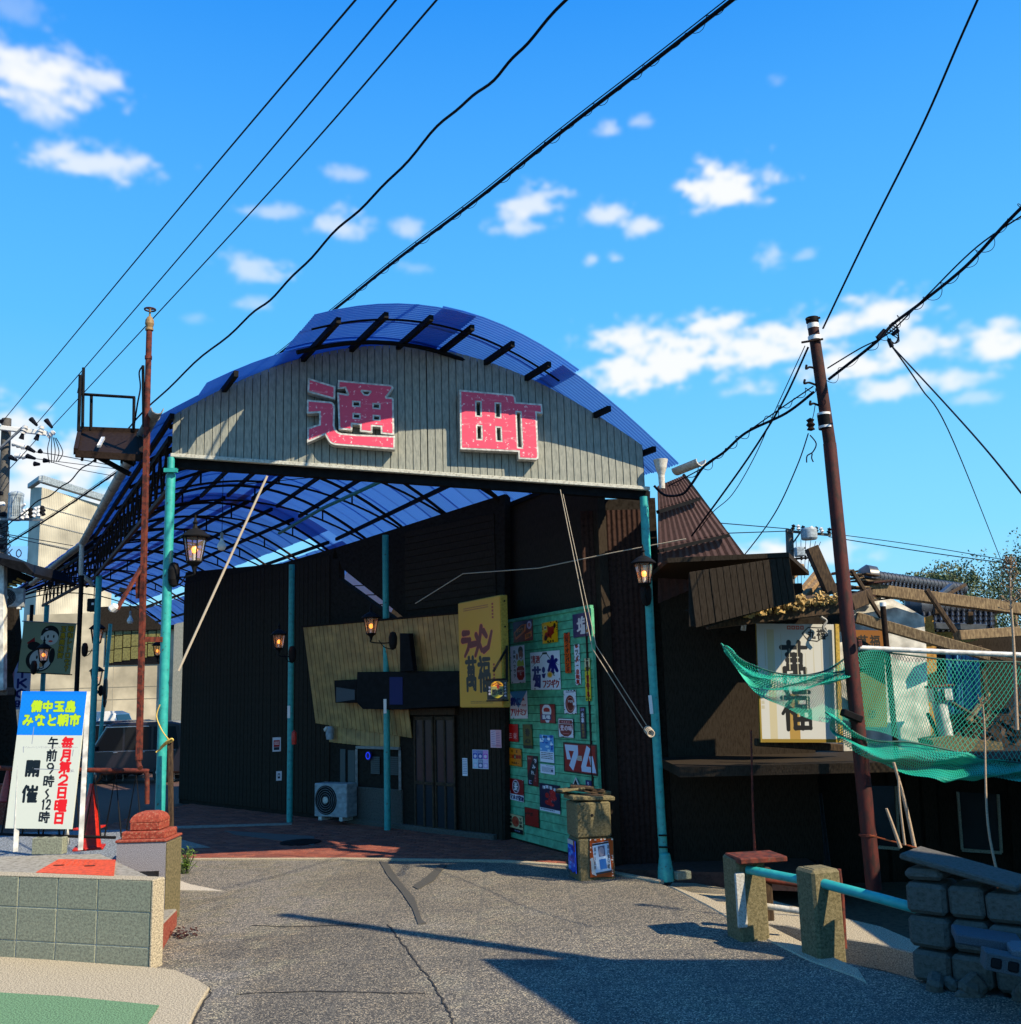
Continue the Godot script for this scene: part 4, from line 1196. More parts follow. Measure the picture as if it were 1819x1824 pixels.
func shop_front() -> void:
	var sx := Transform3D(Basis(Vector3.UP, -0.78852), p3(-3.749, 0.000, -20.725))
	# fascia: leaning boards, wider out at the top
	var t := thing("beige_fascia", "beige grooved board fascia leaning out above the dark shop", "fascia", p3(-3.005, 2.834, -19.693))
	var tl := p3(-4.299, 3.817, -20.683)
	var tr := p3(-0.929, 3.735, -17.291)
	var bl := p3(-4.098, 1.895, -20.991)
	var br := p3(-0.724, 1.487, -17.596)
	var n := 34
	for i in n:
		var a := (i + 0.05) / n
		var b := (i + 0.95) / n
		var cut := 1.0 if i < 22 else 0.5
		var mb := MB.new()
		var p0 := tl.lerp(tr, a)
		var p1 := tl.lerp(tr, b)
		var q0 := p0.lerp(bl.lerp(br, a), cut)
		var q1 := p1.lerp(bl.lerp(br, b), cut)
		var nn := (q1 - q0).cross(p0 - q0).normalized() * 0.02
		var mid := (p0 + q1) * 0.5 - nn * 0.5
		mb.oquad(q0, q1, p1, p0, mid); mb.oquad(q0 - nn, q1 - nn, p1 - nn, p0 - nn, mid)
		mb.oquad(q0, q0 - nn, p0 - nn, p0, mid); mb.oquad(q1, q1 - nn, p1 - nn, p1, mid)
		mb.oquad(p0, p1, p1 - nn, p0 - nn, mid); mb.oquad(q0, q1, q1 - nn, q0 - nn, mid)
		part("fascia_board", mb, M.beige, t)
	var nz := sx.basis.z * 0.035
	part("fascia_backing", MB.new().oq4(tl - nz, tr - nz, tr.lerp(br, 0.5) - nz, tl.lerp(bl, 0.5) - nz), M.beige, t)
	part("fascia_backing", MB.new().oq4(tl.lerp(bl, 0.5) - nz, tl.lerp(bl, 0.5).lerp(tr.lerp(br, 0.5), 0.64) - nz, bl.lerp(br, 0.64) - nz, bl - nz), M.beige, t)
	part("coping", MB.new().bar(tl + Vector3(0, 0.02, 0), tr + Vector3(0, 0.02, 0), 0.06, 0.03), M.steel_brown, t)
	# lower band of the same boards
	for i in 15:
		var px := Vector2(-0.017, 1.849).lerp(Vector2(2.257, 1.651), i / 15.0)
		var qx := Vector2(-0.016, 1.519).lerp(Vector2(2.253, 1.408), i / 15.0)
		var w := (Vector2(2.257, 1.651).x - Vector2(-0.017, 1.849).x) / 15.0 * 0.94
		part("lower_board", MB.new().prism(sx.translated_local(Vector3(0, 0, 0.02)), [px, px + Vector2(w, 0), qx + Vector2(w, 0), qx], 0.018, 0.002), M.beige, t)
	# window below
	var wd := thing("shop_window", "grey framed shop window below the beige boards", "window", p3(-2.633, 1.045, -19.573))
	var f := [Vector2(0.930, 1.436), Vector2(2.269, 1.398), Vector2(2.259, 0.745), Vector2(0.945, 0.688)]
	part("head", MB.new().bar(sx * Vector3(f[0].x, f[0].y, 0.03), sx * Vector3(f[1].x, f[0].y, 0.03), 0.05, 0.05, 0.004), M.frame_grey, wd)
	part("jamb", MB.new().bar(sx * Vector3(f[0].x, f[3].y, 0.03), sx * Vector3(f[0].x, f[0].y - 0.03, 0.03), 0.05, 0.05, 0.004), M.frame_grey, wd)
	part("jamb", MB.new().bar(sx * Vector3(f[1].x, f[3].y, 0.03), sx * Vector3(f[1].x, f[0].y - 0.03, 0.03), 0.05, 0.05, 0.004), M.frame_grey, wd)
	var blind := mk(Color(0.05, 0.065, 0.065), 0.6)
	for b in [[Vector2(1.387, 1.276), Vector2(1.663, 0.953)], [Vector2(1.974, 1.289), Vector2(2.220, 0.952)]]:
		for i in 9:
			var y := lerpf(b[0].y, b[1].y, (i + 0.5) / 9)
			part("blind_slat", MB.new().bx(sx * Vector3((b[0].x + b[1].x) / 2, y, 0.03), Vector3(absf(b[1].x - b[0].x), 0.03, 0.008), 0.0, sx.basis.get_euler().y), blind, wd)
	for b in [[Vector2(0.380, 1.393), Vector2(0.549, 0.754)], [Vector2(0.643, 1.376), Vector2(0.863, 0.746)]]:
		part("pane", MB.new().bx(sx * Vector3((b[0].x + b[1].x) / 2, (b[0].y + b[1].y) / 2, 0.02), Vector3(absf(b[1].x - b[0].x), absf(b[0].y - b[1].y), 0.012), 0.0, sx.basis.get_euler().y), blind, wd)
	# round blue sign
	var nb := thing("round_sign", "small round blue sign glowing in the dark shop window", "sign", p3(-2.819, 1.290, -19.704), "", sx.basis.get_euler().y)
	obj("disc", MB.new().lathe(Transform3D(Basis(Vector3.RIGHT, PI / 2), Vector3(0, 0, 0)), [Vector2(0.0, 0.03), Vector2(0.085, 0.03), Vector2(0.085, 0.0)], 24), mk(Color(0.004, 0.01, 0.12), 0.4), nb)
	obj("ring", MB.new().tube(_circle(0.06, 20, 0.034), 0.007, 6), M.neon, nb)
	# outdoor air conditioner
	air_conditioner(p3(-3.508, 0.476, -19.986), sx.basis.get_euler().y + 0.25, 0.62, "white outdoor air conditioner standing below the shop window", "air conditioner")
	# posters on the dark wall
	for p in [[Vector4(4.831, 1.639, 0.260, 0.291), "pink"], [Vector4(4.439, 1.296, 0.394, 0.314), "blue"], [Vector4(4.043, 1.158, 0.127, 0.296), "white"], [Vector4(3.049, 1.736, 0.075, 0.138), "tag"]]:
		var c := Cv.new(96, 120, Color(0.85, 0.86, 0.9))
		var lab := ""
		match p[1]:
			"pink":
				c = Cv.new(96, 130, Color(0.86, 0.66, 0.72))
				c.rect(4, 4, 46, 126, Color(0.82, 0.7, 0.78)).rect(50, 4, 92, 126, Color(0.84, 0.6, 0.66))
				for i in 12: c.line(Vector2(8 + (i % 2) * 44, 20 + i * 8), Vector2(40 + (i % 2) * 44, 12 + i * 9), 3, 2, Color(0.5, 0.35, 0.55))
				c.small(8, 110, 88, 124, 2, Color(0.6, 0.2, 0.3))
				lab = "pink double poster on the dark wall, highest of the posters"
			"blue":
				for i in 6:
					var cc: Color = [Color(0.2, 0.3, 0.7), Color(0.1, 0.2, 0.6), Color(0.75, 0.35, 0.75), Color(0.6, 0.75, 0.85), Color(0.25, 0.35, 0.55), Color(0.72, 0.6, 0.82)][i]
					var x := 3.0 + (i % 3) * 31
					var y := 3.0 + (i / 3) * 58
					c.rect(x, y, x + 29, y + 55, cc)
					c.small(x + 3, y + 3, x + 26, y + 22, 3, Color(0.9, 0.9, 0.95))
					c.oval(x + 14, y + 38, 9, 11, Color(0.85, 0.8, 0.9))
				lab = "sheet of six small blue and violet posters on the dark wall"
			"white":
				c.small(8, 8, 88, 112, 9, Color(0.4, 0.45, 0.6))
				lab = "narrow white notice on the dark wall beside the posters"
			_:
				lab = "tiny white tag hanging on the dark shop door"
		one("poster", MB.new().plate(sx.translated_local(Vector3(p[0].x, p[0].y, 0.02)), p[0].z, p[0].w, 0.006), c.mat(0.7), lab, "poster", "posters on the dark shop wall")
	# posters far in on the left wall
	for p in [[p3(-4.513, 1.562, -19.400), 0.15, 0.26, true], [p3(-4.464, 0.988, -19.400), 0.1, 0.17, false]]:
		var c := Cv.new(64, 110, Color(0.8, 0.8, 0.82))
		if p[3]:
			c.rect(8, 22, 56, 74, Color(0.6, 0.06, 0.05)); c.rect(10, 76, 54, 98, Color(0.1, 0.1, 0.16)); c.small(14, 34, 50, 62, 3, Color(0.95, 0.9, 0.9))
		else: c.rect(18, 26, 46, 86, Color(0.15, 0.15, 0.2)).oval(32, 50, 8, 14, Color(0.8, 0.8, 0.85))
		one("poster", MB.new().plate(Transform3D(Basis(Vector3.UP, 0.3), p[0]), p[1], p[2], 0.006), c.mat(0.7), "red and black poster in a white frame on the far wall" if p[3] else "small white notice below the red poster on the far wall", "poster")
	# wall-mounted meter and a lamp under the fascia
	var me := thing("meter_box", "pale grey meter with cable under the beige fascia", "meter", p3(-3.715, 1.701, -20.521))
	part("case", MB.new().lathe(Transform3D(Basis(), p3(-3.709, 1.582, -20.486)), [Vector2(0, 0), Vector2(0.07, 0.0), Vector2(0.085, 0.08), Vector2(0.08, 0.2), Vector2(0.05, 0.25), Vector2(0, 0.26)], 14), M.transformer, me)
	part("cap", MB.new().bar(p3(-3.813, 1.759, -20.506), p3(-3.745, 1.814, -20.437), 0.07, 0.07, 0.01), M.pvc_white, me)
	# fire-point, cones and chain in the dark
	var fx := thing("hydrant_lamp", "small red fire lamp on the far dark wall", "lamp", p3(-4.101, 1.711, -19.000))
	part("case", MB.new().lathe(Transform3D(Basis(), p3(-4.100, 1.570, -19.000)), [Vector2(0, 0), Vector2(0.04, 0), Vector2(0.05, 0.1), Vector2(0.045, 0.22), Vector2(0, 0.26)], 12), M.cone, fx)

func _circle(r: float, k: int, z := 0.0) -> Array:
	var p := []
	for i in k + 1: p.append(Vector3(cos(TAU * i / k) * r, sin(TAU * i / k) * r, z))
	return p

func air_conditioner(at: Vector3, yaw: float, h: float, label: String, cat: String) -> Node3D:
	var t := thing("air_conditioner", label, cat, at, "", yaw)
	var w := h * 1.3
	obj("casing", MB.new().bx(Vector3.ZERO, Vector3(w, h, h * 0.5), 0.015), mk(Color(0.42, 0.46, 0.48), 0.5, "soft", V(1)), t)
	obj("fan_opening", MB.new().lathe(Transform3D(Basis(Vector3.RIGHT, PI / 2), Vector3(-w * 0.14, 0, h * 0.25)), [Vector2(0, 0.004), Vector2(h * 0.4, 0.004), Vector2(h * 0.42, 0.012), Vector2(h * 0.44, 0.0)], 28), M.iron, t)
	for k in 5: obj("grille_ring", MB.new().tube(_shift(_circle(h * (0.12 + 0.07 * k), 24, h * 0.25 + 0.012), Vector3(-w * 0.14, 0, 0)), 0.005, 4), M.pvc, t)
	obj("hub", MB.new().lathe(Transform3D(Basis(Vector3.RIGHT, PI / 2), Vector3(-w * 0.14, 0, h * 0.25)), [Vector2(0, 0.02), Vector2(h * 0.1, 0.016), Vector2(h * 0.1, 0.0)], 16), M.pvc_white, t)
	for sg in [-1, 1]: obj("foot", MB.new().bx(Vector3(sg * w * 0.32, -h * 0.55, 0), Vector3(0.08, h * 0.12, h * 0.5), 0.004), M.pvc_white, t)
	return t
func _shift(p: Array, o: Vector3) -> Array:
	var q := []
	for e in p: q.append(e + o)
	return q

# ---------------------------------------------------------------- signs
func signs() -> void:
	var sx := Transform3D(Basis(Vector3.UP, -0.78852), p3(-3.749, 0.000, -20.725))
	var wx := Transform3D(Basis(Vector3.UP, -1.12826), p3(-0.140, 0.000, -17.380))
	# ramen sign: a yellow box sign
	var c := Cv.new(300, 420, Color(0.85, 0.60, 0.10))
	for i in 500: c.px(c.rg.randi() % 300, c.rg.randi() % 420, Color(0.6, 0.4, 0.06), 0.5)
	var red := Color(0.42, 0.02, 0.02)
	var rim := Color(0.93, 0.45, 0.25)
	var ink := Color(0.01, 0.01, 0.015)
	for pass_i in 2:
		var cc: Color = rim if pass_i == 0 else red
		var e := 5.0 if pass_i == 0 else 0.0
		c.glyph("ラ", 20, 112, 70, 110, 21 + e, cc, 0.45)
		c.glyph("ー", 82, 140, 50, 66, 24 + e, cc, 0.2)
		c.glyph("メ", 112, 98, 70, 130, 20 + e, cc, 0.3)
		c.glyph("ン", 172, 105, 76, 110, 21 + e, cc, 0.5)
	c.glyph("萬", 48, 222, 78, 135, 15, ink, 0.4)
	c.glyph("福", 138, 226, 84, 135, 15, ink, 0.4)
	for y in [[22, 86], [256, 306]]:
		for k in 5: c.rect(244, y[0] + k * 13, 256, y[0] + k * 13 + 8, Color(0.62, 0.12, 0.05)); 
	c.small(40, 24, 220, 40, 2, Color(0.62, 0.25, 0.06)); c.small(80, 398, 240, 410, 2, Color(0.5, 0.3, 0.05))
	var rs := thing("ramen_sign", "tall yellow ramen sign box with red and black brush lettering", "sign", p3(-0.574, 3.113, -17.712))
	var ra := p3(-0.931, 3.059, -17.000)
	var rb := p3(-0.206, 3.051, -15.750)
	var rx := Transform3D(Basis(Vector3.UP, atan2(-(rb.z - ra.z), rb.x - ra.x)), (ra + rb) * 0.5)
	var bw := Vector2(rb.x - ra.x, rb.z - ra.z).length()
	part("face", MB.new().plate(rx.translated_local(Vector3(0, -0.02, 0)), bw * 0.985, 1.70, 0.02), c.mat(0.45), rs)
	part("casing", MB.new().box(rx.translated_local(Vector3(0, -0.02, -0.075)), Vector3(bw, 1.73, 0.13), 0.012), M.yellow_board, rs)
	for k in 4: part("bolt", MB.new().lathe(Transform3D(rx.basis * Basis(Vector3.BACK, -PI / 2), rx * Vector3(bw / 2, 0.75 - k * 0.4, -0.08)), [Vector2(0.0, 0.014), Vector2(0.014, 0.008), Vector2(0.016, 0)], 8), M.iron, rs)
	# hanging vinegar lantern sign on its bracket
	var c2 := Cv.new(200, 190, Color(0.015, 0.015, 0.02))
	c2.oval(98, 60, 62, 52, Color(0.86, 0.62, 0.1)).rect(38, 60, 158, 130, Color(0.5, 0.5, 0.3)).oval(98, 132, 60, 40, Color(0.5, 0.52, 0.32)).oval(98, 160, 30, 16, Color(0.6, 0.55, 0.12))
	c2.line(Vector2(52, 48), Vector2(98, 24), 9, 9, Color(0.5, 0.08, 0.03)).line(Vector2(98, 24), Vector2(144, 48), 9, 9, Color(0.5, 0.08, 0.03))
	c2.glyph("で", 78, 36, 46, 46, 11, Color(0.5, 0.06, 0.03))
	c2.glyph("酢", 48, 86, 50, 58, 8, Color(0.02, 0.03, 0.08)); c2.glyph("塩", 102, 86, 50, 58, 8, Color(0.02, 0.03, 0.08))
	c2.column("マルオの味", 168, 22, 20, 22, 30, 3, Color(0.75, 0.75, 0.85)); c2.column("特約店", 14, 60, 20, 22, 30, 3, Color(0.75, 0.75, 0.85))
	var vs := thing("bracket_sign", "black hanging vinegar sign with yellow jar on a diagonal bracket", "sign", p3(-0.272, 2.446, -15.600))
	var vx := Transform3D(Basis(Vector3.UP, 0.05), p3(-0.281, 2.438, -15.600))
	part("face", MB.new().plate(vx, 0.31, 0.29, 0.07), c2.mat(0.35), vs)
	part("frame", MB.new().bar(vx * Vector3(-0.17, 0.16, -0.03), vx * Vector3(0.17, 0.16, -0.03), 0.09, 0.025, 0.004), M.iron, vs)
	part("frame", MB.new().bar(vx * Vector3(-0.17, -0.16, -0.03), vx * Vector3(0.17, -0.16, -0.03), 0.09, 0.025, 0.004), M.iron, vs)
	part("bracket", MB.new().bar(p3(-0.118, 3.109, -15.750), p3(-0.134, 2.553, -15.750), 0.05, 0.04), M.iron, vs)
	part("bracket", MB.new().bar(p3(-0.119, 3.064, -15.700), p3(-0.333, 2.717, -15.600), 0.03, 0.03), M.iron, vs)
	part("bracket", MB.new().bar(p3(-0.345, 2.599, -15.600), p3(-0.116, 2.578, -15.750), 0.03, 0.03), M.iron, vs)
	part("hook", MB.new().bar(p3(-0.293, 2.304, -15.600), p3(-0.183, 2.284, -15.600), 0.02, 0.02), M.iron, vs)

	# the green board panel
	var g := thing("green_panel", "green lap boarded wall panel hung with old enamel signs", "wall panel", wx.origin)
	var uw: float = Vector2(3.000, 0.382).x + 0.02
	var ul: float = Vector2(-0.027, 1.775).x
	var top := 3.56
	var nb := 28
	var hb := (top - 0.05) / nb
	for i in nb:
		var y := 0.05 + i * hb
		var x := Transform3D(wx.basis * Basis(Vector3.RIGHT, -0.06), wx * Vector3((ul + uw) / 2, y + hb / 2, 0.03 + 0.002 * (i % 2)))
		part("board", MB.new().box(x, Vector3(uw - ul, hb - 0.006, 0.016), 0.003), M.green_board, g)
	part("panel_back", MB.new().box(Transform3D(wx.basis, wx * Vector3((ul + uw) / 2, top / 2, 0.0)), Vector3(uw - ul - 0.01, top - 0.02, 0.03)), M.darkboard, g)
	part("cap_board", MB.new().box(Transform3D(wx.basis, wx * Vector3((ul + uw) / 2, top + 0.02, 0.03)), Vector3(uw - ul + 0.02, 0.05, 0.06), 0.004), M.green_board, g)
	part("corner_board", MB.new().box(Transform3D(wx.basis, wx * Vector3(uw + 0.012, top / 2, 0.025)), Vector3(0.02, top, 0.05), 0.003), M.green_board, g)
	var W1 := Color(0.86, 0.87, 0.9)
	var R1 := Color(0.66, 0.03, 0.03)
	var N1 := Color(0.03, 0.04, 0.3)
	var K1 := Color(0.02, 0.02, 0.02)
	var Y1 := Color(0.88, 0.62, 0.03)
	var rustc := Color(0.1, 0.05, 0.035)
	var q: Cv
	# ribbons on navy and red
	q = Cv.new(140, 124, N1).poly([Vector2(0, 60), Vector2(140, 40), Vector2(140, 124), Vector2(0, 124)], Color(0.5, 0.03, 0.03))
	q.poly([Vector2(8, 62), Vector2(60, 24), Vector2(100, 22), Vector2(90, 66), Vector2(16, 110)], Color(0.92, 0.4, 0.08)).poly([Vector2(12, 66), Vector2(62, 29), Vector2(84, 28), Vector2(76, 60), Vector2(18, 94)], Color(0.3, 0.05, 0.03))
	q.poly([Vector2(84, 84), Vector2(134, 66), Vector2(134, 100), Vector2(84, 116)], Color(0.92, 0.42, 0.08)).row("リンク", 24, 40, 16, 26, 17, 4, Color(0.92, 0.5, 0.1)).row("三印", 92, 82, 15, 20, 18, 3, rustc)
	q.oval(118, 32, 16, 24, Color(0.85, 0.7, 0.8)).glyph("特", 110, 20, 17, 24, 3, R1).chips(14, rustc)
	enamel(q, Vector4(0.780, 3.377, 0.724, 0.338), "navy and red enamel sign with orange ribbons")
	# map on orange
	q = Cv.new(120, 140, Y1).poly([Vector2(40, 20), Vector2(62, 36), Vector2(108, 26), Vector2(92, 66), Vector2(98, 76), Vector2(74, 92), Vector2(72, 116), Vector2(52, 98), Vector2(20, 124), Vector2(10, 110), Vector2(24, 68), Vector2(44, 66)], Color(0.6, 0.1, 0.03))
	q.oval(26, 36, 13, 15, Color(0.8, 0.75, 0.5)).row("ハミ", 18, 28, 9, 14, 9, 3, K1).oval(100, 30, 10, 16, Color(0.15, 0.1, 0.05)).oval(28, 104, 10, 18, rustc).oval(50, 84, 8, 8, Color(0.3, 0.07, 0.04)).row("味元気", 38, 122, 12, 15, 20, 3, K1).chips(26, rustc)
	enamel(q, Vector4(1.737, 3.296, 0.514, 0.326), "orange enamel sign with a dark red star-like map")
	q = Cv.new(120, 150, Color(0.03, 0.02, 0.32)).glyph("塩", 30, 24, 68, 108, 13, Color(0.85, 0.82, 0.82), 0.1)
	q.oval(98, 118, 8, 10, Color(0.7, 0.45, 0.2)).chips(10, Color(0.25, 0.25, 0.45))
	enamel(q, Vector4(2.750, 3.338, 0.518, 0.344), "deep blue enamel sign with one white character")
	q = Cv.new(48, 270, Color(0.85, 0.32, 0.02)).column("薬ライオンバンド", 9, 14, 30, 28, 31, 6, rustc).oval(24, 250, 12, 10, Color(0.6, 0.12, 0.03)).oval(24, 22, 13, 16, Color(0.7, 0.15, 0.03)).chips(18, rustc)
	enamel(q, Vector4(2.283, 2.956, 0.177, 0.600), "narrow orange upright enamel sign with black lettering")
	q = Cv.new(48, 270, W1).oval(24, 18, 14, 10, R1).column("ツバ", 9, 34, 28, 40, 44, 6, K1).glyph("メ", 9, 82, 30, 40, 7, R1).glyph("ー", 14, 122, 20, 40, 6, K1).column("自転車", 8, 168, 30, 30, 33, 6, R1).chips(34, K1)
	enamel(q, Vector4(2.581, 2.772, 0.160, 0.601), "narrow white upright enamel sign with chipped black edge")
	q = Cv.new(48, 280, Color(0.85, 0.76, 0.06)).rect(0, 0, 48, 60, Color(0.8, 0.78, 0.6)).column("胃腸", 10, 20, 28, 30, 34, 5, K1).glyph("に", 15, 90, 18, 16, 3, K1).column("胃養丸", 8, 112, 32, 42, 50, 7, R1).row("マルオ", 6, 258, 10, 12, 13, 2, K1).chips(16, rustc)
	enamel(q, Vector4(2.877, 2.545, 0.153, 0.605), "narrow yellow upright enamel sign with red lettering")
	# vitamin drink
	q = Cv.new(130, 300, W1).column("元気ハツラツ", 26, 34, 22, 28, 38, 4, K1)
	q.oval(96, 42, 22, 34, Color(0.04, 0.04, 0.06)).oval(98, 74, 20, 34, Color(0.62, 0.32, 0.2)).oval(62, 88, 9, 26, Color(0.62, 0.32, 0.22)).poly([Vector2(60, 164), Vector2(62, 128), Vector2(84, 112), Vector2(100, 132), Vector2(118, 112), Vector2(126, 164)], Color(0.72, 0.78, 0.1))
	q.oval(96, 96, 8, 6, Color(0.9, 0.9, 0.9)).poly([Vector2(70, 166), Vector2(112, 166), Vector2(126, 186), Vector2(126, 250), Vector2(108, 276), Vector2(74, 276), Vector2(56, 250), Vector2(56, 186)], R1)
	q.row("オロナミン", 62, 196, 11, 18, 12, 3, W1).glyph("C", 84, 216, 16, 22, 4, W1).small(80, 292, 124, 298, 1, K1).chips(5, Color(0.5, 0.5, 0.5))
	enamel(q, Vector4(0.545, 2.846, 0.534, 0.610), "white upright enamel sign with a cheering figure and red label")
	# sake sign
	q = Cv.new(260, 300, W1)
	q.line(Vector2(16, 112), Vector2(70, 70), 2, 4, Color(0.05, 0.12, 0.08)).line(Vector2(70, 70), Vector2(118, 14), 4, 6, Color(0.05, 0.12, 0.08)).line(Vector2(118, 14), Vector2(146, 14), 16, 16, Color(0.04, 0.14, 0.07)).line(Vector2(146, 14), Vector2(188, 72), 6, 5, Color(0.05, 0.12, 0.08)).line(Vector2(188, 72), Vector2(250, 112), 5, 2, Color(0.05, 0.12, 0.08))
	q.row("清酒", 10, 26, 34, 62, 40, 7, Color(0.68, 0.1, 0.16))
	var navy := Color(0.02, 0.02, 0.42)
	q.glyph("菊", 18, 116, 72, 168, 18, navy, 0.2); q.glyph("水", 154, 40, 88, 130, 26, navy, 0.2)
	q.oval(118, 144, 14, 24, navy).poly([Vector2(100, 176), Vector2(138, 172), Vector2(126, 210), Vector2(108, 206)], navy)
	for k in 14: q.line(Vector2(172, 184), Vector2(172, 184) + Vector2(cos(TAU * k / 14), sin(TAU * k / 14)) * 24, 8, 5, Color(0.85, 0.6, 0.05))
	q.glyph("と", 196, 160, 20, 30, 6, Color(0.05, 0.25, 0.15)); q.row("フジギク", 106, 226, 36, 58, 37, 9, Color(0.6, 0.08, 0.1)).chips(6, Color(0.55, 0.55, 0.6))
	enamel(q, Vector4(1.531, 2.715, 1.011, 0.589), "large white sake enamel sign with bold blue brush characters")
	# vitamin tablets
	q = Cv.new(170, 200, W1).poly([Vector2(0, 0), Vector2(170, 0), Vector2(84, 124)], Color(0.25, 0.55, 0.75)).row("疲れに", 8, 44, 34, 60, 33, 9, Color(0.05, 0.12, 0.5))
	q.poly([Vector2(134, 44), Vector2(150, 80), Vector2(118, 80)], R1).oval(134, 80, 16, 12, W1).row("ナッジ", 116, 96, 14, 16, 14, 3, R1).row("アリナミン", 6, 128, 30, 50, 31, 9, Color(0.68, 0.04, 0.08)).chips(6, Color(0.4, 0.4, 0.4))
	enamel(q, Vector4(0.533, 2.190, 0.658, 0.441), "white and sky blue enamel sign with blue above red lettering")
	q = Cv.new(130, 200, W1).oval(66, 118, 50, 74, Color(0.42, 0.03, 0.03)).oval(70, 118, 42, 60, Color(0.9, 0.6, 0.55)).oval(70, 118, 37, 55, Color(0.4, 0.04, 0.02)).rect(96, 104, 118, 128, W1).row("PEN", 46, 84, 16, 20, 17, 4, W1).small(24, 12, 112, 26, 1, N1).chips(40, K1)
	enamel(q, Vector4(2.312, 2.229, 0.375, 0.348), "white enamel sign with big dark red ring letter")
	q = Cv.new(150, 180, Color(0.55, 0.02, 0.02)).oval(68, 66, 46, 64, W1).poly([Vector2(34, 120), Vector2(104, 120), Vector2(86, 176), Vector2(62, 176)], W1).rect(14, 98, 112, 150, Color(0.04, 0.05, 0.42))
	q.oval(68, 54, 30, 20, R1).rect(40, 62, 98, 72, R1).row("日ノ出", 24, 104, 22, 36, 27, 7, W1).row("日の", 30, 104, 24, 36, 36, 7, W1).border(6, Color(0.3, 0.02, 0.02))
	enamel(q, Vector4(1.561, 2.055, 0.521, 0.292), "dark red enamel sign with white figure and blue band")
	q = Cv.new(160, 190, W1).border(5, rustc).poly([Vector2(14, 16), Vector2(146, 16), Vector2(152, 90), Vector2(134, 150), Vector2(100, 176), Vector2(58, 176), Vector2(24, 150), Vector2(8, 90)], Color(0.46, 0.02, 0.04)).line(Vector2(10, 54), Vector2(150, 54), 4, 4, W1)
	q.row("素の味", 22, 68, 38, 54, 42, 8, Color(0.85, 0.75, 0.8)).row("マルオ三", 34, 26, 18, 20, 24, 4, Color(0.85, 0.6, 0.65)).small(48, 146, 112, 156, 1, Color(0.85, 0.6, 0.65)).chips(26, rustc)
	enamel(q, Vector4(2.153, 1.847, 0.485, 0.284), "white enamel sign with dark red shield and three characters")
	q = Cv.new(60, 280, Color(0.03, 0.03, 0.16)).row("正印", 12, 14, 18, 22, 20, 3, Color(0.6, 0.62, 0.85)).column("水車", 14, 50, 32, 44, 48, 6, Color(0.8, 0.82, 0.9)).column("胃楽酒油", 16, 150, 26, 26, 30, 4, Color(0.55, 0.4, 0.15)).chips(10, K1)
	enamel(q, Vector4(2.679, 1.933, 0.159, 0.451), "narrow navy upright enamel sign with pale lettering")
	q = Cv.new(120, 170, Color(0.78, 0.03, 0.02)).glyph("三", 24, 84, 26, 54, 6, Color(0.9, 0.8, 0.8), 0.3); q.glyph("楽", 66, 82, 36, 62, 4, Color(0.9, 0.7, 0.7), 0.3)
	q.border(3, rustc)
	enamel(q, Vector4(0.279, 1.735, 0.440, 0.288), "plain bright red enamel sign with two small white characters")
	q = Cv.new(90, 220, Color(0.33, 0.31, 0.02)).glyph("春", 22, 40, 48, 68, 8, K1, 0.3); q.glyph("心", 18, 122, 54, 52, 9, K1, 0.3)
	q.rect(0, 192, 90, 220, Color(0.05, 0.08, 0.03)).poly([Vector2(70, 0), Vector2(90, 0), Vector2(90, 60)], rustc).chips(10, rustc)
	enamel(q, Vector4(0.835, 1.693, 0.338, 0.380), "olive green enamel sign with two black brush characters")
	# paper notices
	q = Cv.new(140, 260, Color(0.86, 0.89, 0.95)).rect(0, 0, 140, 158, Color(0.35, 0.6, 0.85))
	for k in 26: q.oval(q.rg.randf() * 140, q.rg.randf() * 150, q.rg.randf_range(6, 20), q.rg.randf_range(6, 16), [Color(0.7, 0.85, 0.95), Color(0.15, 0.3, 0.65), Color(0.9, 0.95, 1.0), Color(0.25, 0.5, 0.8)][k % 4])
	q.row("朝市", 36, 10, 18, 20, 22, 4, Color(0.05, 0.1, 0.3)).small(12, 168, 130, 236, 4, Color(0.15, 0.18, 0.25))
	enamel(q, Vector4(1.496, 1.525, 0.464, 0.411), "blue and white paper notice pinned to the green boards", "paper notice")
	q = Cv.new(140, 110, Color(0.85, 0.87, 0.93)).small(60, 10, 126, 22, 1, Color(0.05, 0.06, 0.1)).small(14, 30, 128, 92, 7, Color(0.35, 0.37, 0.45)).oval(116, 66, 11, 12, Color(0.06, 0.08, 0.3))
	enamel(q, Vector4(1.496, 1.215, 0.474, 0.137), "small white paper notice below the blue one", "paper notice")
	q = Cv.new(330, 300, Color(0.58, 0.02, 0.02)).border(14, Color(0.16, 0.02, 0.02))
	q.poly([Vector2(16, 22), Vector2(150, 22), Vector2(150, 110), Vector2(96, 280), Vector2(56, 232), Vector2(108, 82), Vector2(56, 82), Vector2(76, 170), Vector2(36, 172)], Color(0.75, 0.8, 0.9))
	q.poly([Vector2(236, 16), Vector2(270, 44), Vector2(224, 222), Vector2(270, 222), Vector2(254, 120), Vector2(290, 116), Vector2(318, 276), Vector2(180, 276), Vector2(176, 226)], Color(0.75, 0.8, 0.9))
	q.rect(140, 124, 184, 172, Color(0.75, 0.72, 0.68)).small(146, 130, 178, 168, 5, Color(0.5, 0.4, 0.35))
	enamel(q, Vector4(2.544, 1.423, 1.004, 0.430), "largest red enamel sign with two broad pale blue characters")
